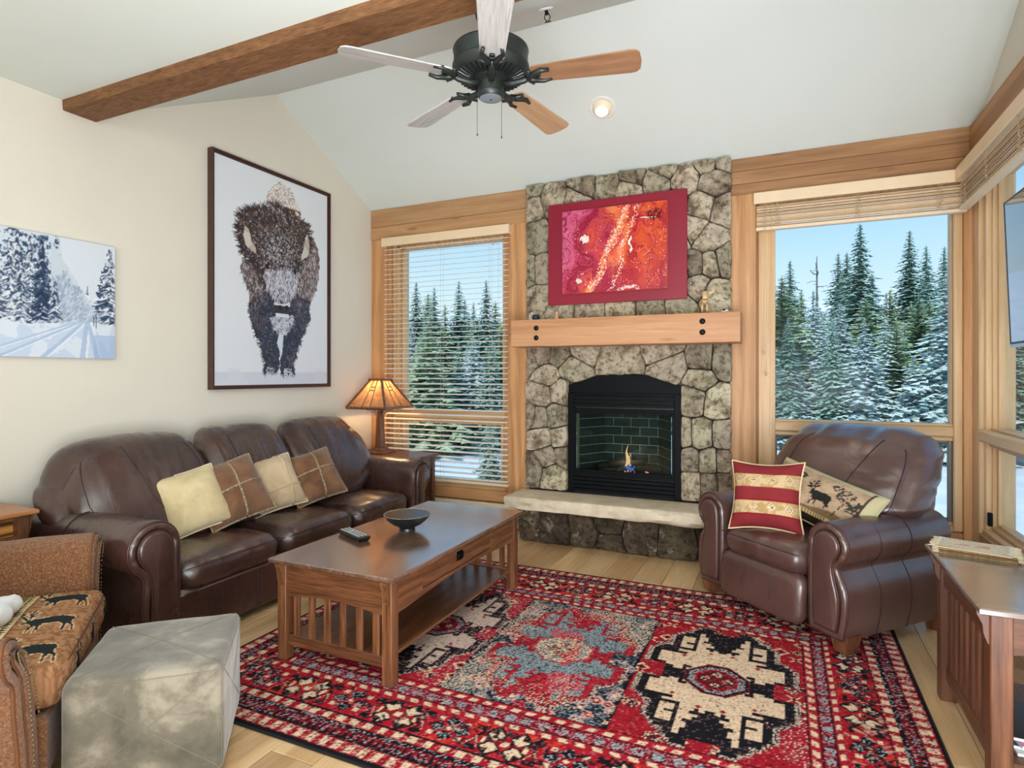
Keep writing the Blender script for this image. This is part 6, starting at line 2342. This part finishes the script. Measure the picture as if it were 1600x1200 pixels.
for kk in ('hornL', 'hornR'):
    m = bp(kk, 0); cv.put(m, (182, 172, 158)); cv.put(m & (f4 > .5), (204, 198, 188))
m = bp('beard'); cv.put(m, (150, 160, 178)); cv.put(m & (f3 > .5), (210, 218, 228)); cv.put(m & (f3 < .4), (70, 76, 96))
hair(300, 'beard', SNW + [(110, 116, 136), (70, 76, 96)], .03, .003, -1.57, 11, .8)
m = bp('nose', 0); cv.put(m, (50, 48, 58)); cv.put(m & (V > .382), (210, 214, 224)); cv.put((np.hypot((U - .53), (V - .372) * 1.4) < .018), (26, 24, 30)); cv.put((np.hypot((U - .59), (V - .376) * 1.4) < .016), (26, 24, 30))
cv.put((np.abs(U - .548) < .06) & (np.abs(V - .335) < .010), (214, 220, 230))
for ex in (.415, .668):
    cv.put(np.hypot(U - ex, (V - .560) * 1.4) < .016, (22, 20, 26))
cv.put((np.hypot(U - .44, V - .06) < .035) & (f3 > .5) & (V < .085), (200, 208, 220)); cv.put((np.hypot(U - .60, V - .055) < .04) & (f3 > .5) & (V < .08), (200, 208, 220))
cv.put(cv.inpoly([(.50, .20), (.52, .245), (.56, .24), (.55, .16), (.53, .12), (.525, .16)], U, V), (206, 216, 230))
pr_m = paint_mat('satin_photo_print', .42, 0, spec=.4)
printed_grid('print', cv, lambda X, Y: (0 * X + .034, X - iw / 2, Y - ih / 2), pr_m, bis)
MB().box(.0, .032, -BWd / 2 + .01, BWd / 2 - .01, -BHt / 2 + .01, BHt / 2 - .01).build('backing', plain('backing_card', srgb(60, 50, 46), .9), bis)

lw_, lh_ = 1.05, .70
lan = thing('landscape_canvas', 'frameless canvas of a snowy forest road at the left edge of the sofa wall', 'picture', (XL + .002, 1.825, 1.868))
cv = Canvas(lw_, lh_, .0045, (214, 224, 234))
U, V = cv.X / lw_, cv.Y / lh_
ny_, nx_ = cv.ny, cv.nx
g1 = fbm(nx_, ny_, 40, 4, 15, .7); g2 = fbm(nx_, ny_, 14, 4, 16); g3 = fbm(nx_, ny_, 90, 2, 17)
strk = np.repeat(np.random.RandomState(5).rand(1, nx_), ny_, 0)
strk = (strk + np.roll(strk, 1, 1)) / 2
horizon = .30 + .03 * np.sin(U * 9) - .05 * (U - .5)
forest = (V > horizon) & (U < .80) & (U < .78 - .12 * (V - .3) + .03 * (g1 - .5))
cv.put(forest, (150, 170, 190)); cv.put(forest & (strk > .62) & (V > .5), (84, 104, 128)); cv.put(forest & (g1 > .50), (206, 218, 230)); cv.put(forest & (g1 < .42), (50, 74, 104))
for (tx, tb, tt, tw_, dk) in ((.10, .22, .92, .07, 0), (.26, .20, 1.0, .08, 0), (.40, .22, .86, .075, 0), (.52, .25, .78, .06, 0), (.615, .30, .96, .055, 1), (.69, .33, .80, .035, 1), (.955, .26, .96, .10, 0), (.02, .16, .7, .08, 0), (.33, .18, .62, .06, 1), (.845, .36, .62, .03, 0)):
    prof = np.clip((tt - V) / (tt - tb), 0, 1) * tw_ * (.75 + .5 * fr_(V * 16 + tx * 7))
    m = (np.abs(U - tx) < prof) & (V > tb) & (V < tt)
    cv.put(m, (34, 54, 82) if dk else (62, 86, 116)); cv.put(m & (g1 > (.60 if dk else .47)), (224, 232, 240)); cv.put(m & (g3 > .6), (22, 40, 66))
hz_ = (V > .33) & (U > .66) & (U < .92) & (V < .72 - 2.4 * (U - .76) + .05 * (g1 - .5))
cv.put(hz_, (200, 212, 224))

def stroke_tree(tx, tb, tt, wd_, dark, snowc, n_, seed):
    r_ = random.Random(seed)
    for i in range(n_):
        f = r_.random() ** .8
        y = tb + (tt - tb) * f
        hw_ = wd_ * (1 - f) * (.8 + .4 * math.sin(f * 40)) + .006
        s = r_.choice((-1, 1))
        x0 = tx + s * hw_ * r_.uniform(0, .5)
        x1 = tx + s * hw_ * r_.uniform(.5, 1.1)
        c = r_.choice(dark) if r_.random() < .5 else r_.choice(snowc)
        cv.stroke(x0 * lw_, y * lh_, x1 * lw_, (y - .03 * r_.uniform(.4, 1.3)) * lh_, .005, c, .85)
DB, SB_ = [(36, 56, 86), (58, 80, 112), (28, 44, 70)], [(224, 232, 240), (204, 216, 230), (236, 241, 246)]
for k_ in range(16):
    x_t = .67 + .016 * k_
    stroke_tree(x_t, .31, .70 - 2.0 * (x_t - .74) * (x_t > .74) + .03 * math.sin(k_ * 5), .022, [(160, 178, 198), (146, 166, 190)], [(206, 216, 228), (190, 203, 218)], 130, k_ + 40)
for k_, (tx, tb, tt, tw_, dk) in enumerate(((.50, .34, .98, .05, 0), (.56, .33, .96, .05, 1), (.615, .30, .98, .062, 2), (.47, .25, .92, .06, 0), (.68, .33, .62, .03, 1), (.40, .22, .86, .075, 0), (.52, .25, .78, .06, 1), (.33, .18, .62, .06, 1), (.26, .20, 1.0, .08, 0), (.10, .22, .92, .07, 0), (.97, .26, .98, .11, 1), (.02, .16, .7, .08, 0))):
    stroke_tree(tx, tb, tt, tw_, DB, SB_ if dk < 2 else SB_[1:2] + DB, 420, k_ + 3)
sn_ = V < horizon
cv.put(sn_, (196, 212, 232)); cv.put(sn_ & (g2 > .52), (216, 226, 238))
for tx0, tx1 in ((.30, .78), (.42, .80), (.62, .82), (.82, .84), (.90, .85)):
    xx = tx0 + (tx1 - tx0) * (V / .30)
    cv.put(sn_ & (np.abs(U - xx) < .010 + .006 * (1 - V / .3)), (168, 190, 218), .8); cv.put(sn_ & (np.abs(U - xx - .02) < .007), (228, 236, 244), .8)
cv.put(sn_ & (U > .88) & (V < .2), (150, 178, 214), .6)
cv.put(((np.abs(U - .893) < .003) & (V > .26) & (V < .38)) | ((np.abs(U - .88) < .0025) & (V > .28) & (V < .36)), (40, 52, 70))
printed_grid('print', cv, lambda X, Y: (0 * X + .0305, X - lw_ / 2, Y - lh_ / 2), pr_m, lan)
MB().box(0, .030, -lw_ / 2, lw_ / 2, -lh_ / 2, lh_ / 2).build('canvas_box', plain('canvas_side', srgb(190, 204, 220), .8), lan)

# ------------------------------------------------------------------ television on its wall arm
tv = thing('television', 'black flat television on a wall arm in front of the right wall window', 'television', (1.03, 3.165, 1.925))
tv.rotation_euler = (0, math.radians(-2.2), math.radians(0))
scr = NT('dark_glossy_screen', .06, spec=.8)
scr.color((.012, .016, .02, 1)); scr.b.inputs['Coat Weight'].default_value = 1.0; scr.b.inputs['Coat Roughness'].default_value = .03
MB().box(.0, .035, -.56, .56, -.355, .355, .004).build('back_case', M['black'], tv)
MB().frame(-.56, .56, -.355, .355, .010, -.006, .002, .001, axis='x').build('bezel', M['black'], tv)
MB().box(-.004, -.001, -.55, .55, -.345, .345).build('screen', scr.m, tv)
MB().box(-.008, .012, -.56, .56, -.372, -.356, .002).build('silver_trim', plain('silver_trim', srgb(200, 206, 210), .3, .8), tv)
MB().box(.035, .06, -.15, .15, -.15, .15, .003).box(.06, .168, -.03, .03, -.03, .03, .003).build('wall_arm', M['black_metal'], tv)

# ================================================================== outdoors
snow = NT('snow', .7, spec=.2)
v = snow.coords()
snow.color(snow.ramp(snow.noise(v, .8, 5, .6), [(.3, srgb(206, 218, 230)), (.7, srgb(238, 243, 248))]))
snow.bump(snow.noise(v, 4, 5), .3, .05)


def terrain(name, x0, x1, y0, y1, nx_, ny_, hf, mat, label=None):
    vs, fs = [], []
    for j in range(ny_ + 1):
        for i in range(nx_ + 1):
            x, y = x0 + (x1 - x0) * i / nx_, y0 + (y1 - y0) * j / ny_
            vs.append((x, y, hf(x, y)))
    for j in range(ny_):
        for i in range(nx_):
            a = j * (nx_ + 1) + i
            fs.append((a, a + 1, a + nx_ + 2, a + nx_ + 1))
    return tag(MB().add(vs, fs).build(name, mat, None, True, fix=False), label, kind='structure')


def gh(x, y):
    d = math.hypot(x, y)
    base = -.75 + .25 * noise.noise(Vector((x * .12, y * .12, 0)))
    t_ = max(0, min(1, (d - 55) / 90))
    t_ = t_ * t_ * (3 - 2 * t_)
    return base + t_ * (17 + 5 * noise.noise(Vector((x * .02, y * .02, 3))))


terrain('ground', -170, 170, 5.4, 190, 90, 60, gh, snow.m, 'snow-covered ground rising to a hill behind the forest')
terrain('ground', 1.6, 60, -20, 5.4, 20, 12, gh, snow.m, 'snow-covered ground beyond the right wall')

# deck rail seen through the lower right-hand windows
deck = thing('deck_railing', 'wooden deck railing outside beyond the right wall window', 'railing', (4.6, 4.6, 0))
for y_ in (-1.6, -.2, 1.2, 2.6):
    MB().box(-.06, .06, y_ - .06, y_ + .06, -.9, .92, .005).build('post', M['cedar_z'], deck)
MB().box(-.07, .07, -1.7, 2.7, .90, .95, .005).build('rail', M['cedar_y'], deck)
MB().box(-.03, .03, -1.7, 2.7, .60, .66, .005).build('rail', M['cedar_y'], deck)
MB().box(-.03, .03, -1.7, 2.7, .26, .32, .005).build('rail', M['cedar_y'], deck)


def needle_mat(name, dark, light, snowy):
    t = NT(name, .85, spec=.15)
    v = t.coords(kind='Object')
    c = t.ramp(t.noise(v, 2.2, 4, .6), [(.3, dark), (.7, light)])
    g = t.new('ShaderNodeNewGeometry')
    n = t.noise(v, 17.0, 4, .8)
    sp_ = t.new('ShaderNodeSeparateXYZ'); t.l.new(g.outputs['Normal'], sp_.inputs[0])
    up = t.math('ABSOLUTE', sp_.outputs['Z'])
    s = t.math('ADD', t.math('MULTIPLY', up, .35), n)
    c = t.mix(t.ramp(s, [(snowy, (0, 0, 0, 1)), (snowy + .05, (1, 1, 1, 1))]), c, srgb(226, 236, 242))
    c = t.rand_value(c, .82, 1.16)
    t.color(c)
    return t.m


N1 = needle_mat('spruce_needles', srgb(98, 136, 126), srgb(150, 182, 164), .89)
N2 = needle_mat('snowy_spruce_needles', srgb(118, 156, 148), srgb(172, 202, 190), .79)
N3 = needle_mat('pine_needles', srgb(122, 152, 120), srgb(178, 198, 150), .89)
BARK = plain('grey_bark', srgb(132, 118, 104), .95, nscale=5, namt=.25)
DEAD = plain('bare_branch_bark', srgb(104, 104, 100), .95)


def crown_mesh(name, seed, H, R, whorls, per, droop, mat, start=.12, irregular=.25, taper=1.0):
    r = random.Random(seed)
    vs, fs = [], []
    def tri(a, b_, c):
        k = len(vs); vs.extend((a, b_, c)); fs.append((k, k + 1, k + 2))
    for w_ in range(whorls):
        f = w_ / (whorls - 1)
        z = H * (start + (1 - start) * f ** .92)
        rad = R * (1 - f) ** taper * (1 + r.uniform(-irregular, irregular)) + .10
        k = max(4, int(per * (1 - .55 * f)))
        a0 = r.uniform(0, 6.28)
        for j in range(k):
            a = a0 + 2 * PI * j / k + r.uniform(-.25, .25); z_j = z + r.uniform(-.5, .5) * H / whorls
            L = rad * r.uniform(.7, 1.12)
            dz = -droop * L * r.uniform(.6, 1.2)
            ca, sa = math.cos(a), math.sin(a)
            seg = max(3, int(L / .22)) if L > .3 else 2
            seg = min(seg, 7)
            for s in range(seg):
                t0, t1 = s / seg, (s + 1) / seg
                wv = L * .27 * (1 - .75 * t0) * r.uniform(.7, 1.2) + .03
                p0 = Vector((ca * L * t0, sa * L * t0, z_j + dz * t0 ** 1.3))
                p1 = Vector((ca * L * t1, sa * L * t1, z_j + dz * t1 ** 1.3))
                nx_, ny_ = -sa, ca
                for sd in (-1, 1):
                    q = Vector((p1.x * .55 + p0.x * .45 + nx_ * wv * sd, p1.y * .55 + p0.y * .45 + ny_ * wv * sd, (p0.z + p1.z) / 2 - wv * r.uniform(.25, .7)))
                    tri(tuple(p0), tuple(p1 + (p1 - p0) * .35), tuple(q))
    tip = (0, 0, H * 1.02)
    for j in range(4):
        a = j * PI / 2
        tri(tip, (.06 * math.cos(a), .06 * math.sin(a), H * .95), (.06 * math.cos(a + 1.6), .06 * math.sin(a + 1.6), H * .95))
    me = bpy.data.meshes.new(name); me.from_pydata(vs, [], fs); me.update(); me.materials.append(mat)
    return me


def trunk_mesh(H, r0_, mat):
    mb = MB().tube([(.02 * math.sin(z * 1.3), .02 * math.cos(z), z) for z in [H * i / 8 for i in range(9)]], lambda f: r0_ * (1 - .85 * f), 7)
    me = bpy.data.meshes.new('trunk'); me.from_pydata(mb.v, [], mb.f); me.update(); me.materials.append(mat)
    return me


V_ = {
    'tall': (crown_mesh('crown', 1, 9, 1.45, 62, 14, .30, N1, .16), 9, trunk_mesh(9, .13, BARK)),
    'tall2': (crown_mesh('crown', 2, 9, 1.25, 54, 12, .22, N1, .30, .4), 9, trunk_mesh(9, .12, BARK)),
    'snowy': (crown_mesh('crown', 3, 7, 1.7, 46, 14, .25, N2, .06, .25), 7, trunk_mesh(7, .12, BARK)),
    'pine': (crown_mesh('crown', 4, 8, 1.6, 44, 13, .05, N3, .30, .45, .8), 8, trunk_mesh(8, .11, BARK)),
    'wide': (crown_mesh('crown', 6, 6, 1.7, 42, 14, .18, N3, .05, .3), 6, trunk_mesh(6, .12, BARK)),
}
mb = MB().tube([(0, 0, z) for z in (0, 2, 4, 6, 7.5, 8.6)], lambda f: .10 * (1 - .9 * f) + .008, 6)
rd = random.Random(4)
for i in range(46):
    z = rd.uniform(3.2, 8.2); a = rd.uniform(0, 6.28); L = rd.uniform(.3, 1.0) * (1.2 - z / 10)
    mb.tube([(0, 0, z), (L * .6 * math.cos(a), L * .6 * math.sin(a), z + .02), (L * math.cos(a), L * math.sin(a), z + rd.uniform(-.15, .25))], .012, 4)
dead_me = bpy.data.meshes.new('trunk_and_branches'); dead_me.from_pydata(mb.v, [], mb.f); dead_me.update(); dead_me.materials.append(DEAD)


def tree(kind, x, y, ztop, label, group=None, rot=None, wide=1.0):
    z0 = gh(x, y) - .1
    h = ztop - z0
    o = thing('conifer' if kind != 'dead' else 'bare_tree', label, 'tree', (x, y, z0), rot if rot is not None else random.uniform(0, 6.28), group)
    if kind == 'dead':
        c = bpy.data.objects.new('trunk_and_branches', dead_me); COL.objects.link(c); c.parent = o; c.scale = (1, 1, h / 8.6)
        return o
    me, H, tr = V_[kind]
    s = h / H
    for n_, m_ in (('crown', me), ('trunk', tr)):
        c = bpy.data.objects.new(n_, m_); COL.objects.link(c); c.parent = o
        c.scale = (s * wide, s * wide, s)
    return o


NAMED = [
    ('tall2', 0.3, 26.5, 6.0, 'slim conifer near the left side of the recliner window view'),
    ('pine', 0.0, 22.0, 4.7, 'leaning pine at the far left edge of the recliner window view'),
    ('dead', 1.4, 29.2, 6.6, 'bare dead tree against the sky in the recliner window'),
    ('tall2', 2.6, 34.1, 7.5, 'thin conifer left of the tallest one in the recliner window'),
    ('tall', 2.7, 30.9, 6.9, 'medium conifer just left of the tallest one in the recliner window'),
    ('tall', 3.0, 28.8, 7.7, 'tallest conifer in the middle of the recliner window'),
    ('tall', 5.3, 32.1, 7.9, 'second tallest conifer, right of centre in the recliner window'),
    ('tall', 7.1, 38.4, 8.3, 'conifer right of the second tallest one in the recliner window'),
    ('tall', 9.0, 43.7, 9.1, 'distant conifer at the right edge of the recliner window'),
    ('snowy', 3.75, 18.1, 3.9, 'pale snow-laden spruce close to the house at right in the recliner window'),
    ('pine', 4.2, 23.9, 4.0, 'yellow-green pine in front of the second tallest conifer'),
    ('tall', -14.6, 21.9, 5.4, 'pointed conifer at the left edge of the blind-covered window'),
    ('pine', -15.2, 23.8, 5.2, 'bushy pine second from the left in the blind-covered window'),
    ('tall2', -12.8, 20.5, 4.9, 'bare-stemmed conifer left of the sky gap in the blind-covered window'),
    ('tall', -12.4, 21.8, 5.3, 'pointed conifer right of the sky gap in the blind-covered window'),
    ('tall2', -14.6, 26.3, 5.2, 'slim conifer in the middle of the blind-covered window'),
    ('tall', -16.1, 30.0, 5.5, 'small distant conifer in the blind-covered window'),
    ('tall', -10.9, 21.4, 5.2, 'broad pointed conifer at the right of the blind-covered window'),
    ('pine', -11.9, 24.3, 4.7, 'pine at the right edge of the blind-covered window'),
    ('tall', -3.65, 7.3, 0.93, 'young snowy spruce just outside the lower pane of the blind-covered window'),
]
for kd, x_, y_, zt_, lb in NAMED:
    tree(kd, x_, y_, zt_, lb, None, None, 1.15)
GR = 'snow-dusted conifers in the dense forest outside the recliner window'
GL = 'dark conifers in the dense forest outside the blind-covered window'
rt = random.Random(9)
def fill(a0, a1, n_, d0, d1, group, label, top, kinds=('snowy', 'pine', 'wide', 'tall', 'snowy')):
    for i in range(n_):
        a = math.radians(a0 + (a1 - a0) * (i + rt.uniform(.1, .9)) / n_)
        d = rt.uniform(d0, d1)
        x_, y_ = d * math.sin(a), d * math.cos(a)
        tree(rt.choice(kinds), x_, y_, gh(x_, y_) + rt.uniform(*top), label, group, None, 1.2)
fill(-3, 16, 20, 18.5, 22, GR, 'snow-dusted conifer standing in the dense forest outside the recliner window', (2.4, 3.9))
fill(-3, 16, 22, 23, 30, GR, 'snow-dusted conifer standing in the dense forest outside the recliner window', (4.0, 5.6))
fill(-3, 17, 20, 32, 46, GR, 'snow-dusted conifer standing in the dense forest outside the recliner window', (5.6, 8.2))
fill(-37, -24, 15, 16.5, 20, GL, 'conifer standing in the dense forest outside the blind-covered window', (2.4, 3.9), ('pine', 'wide', 'tall', 'snowy'))
fill(-37, -24, 18, 22, 30, GL, 'conifer standing in the dense forest outside the blind-covered window', (3.8, 5.0), ('pine', 'wide', 'tall'))
fill(-9, -3, 9, 20, 36, GR, 'snow-dusted conifer standing in the dense forest outside the recliner window', (3.4, 6.5))
fill(-24, -17, 9, 19, 34, GL, 'conifer standing in the dense forest outside the blind-covered window', (3.2, 5.6), ('pine', 'wide', 'tall'))
fill(20, 62, 14, 13, 24, 'conifers beyond the right wall window', 'conifer standing beyond the deck outside the right wall window', (3.4, 6.5))
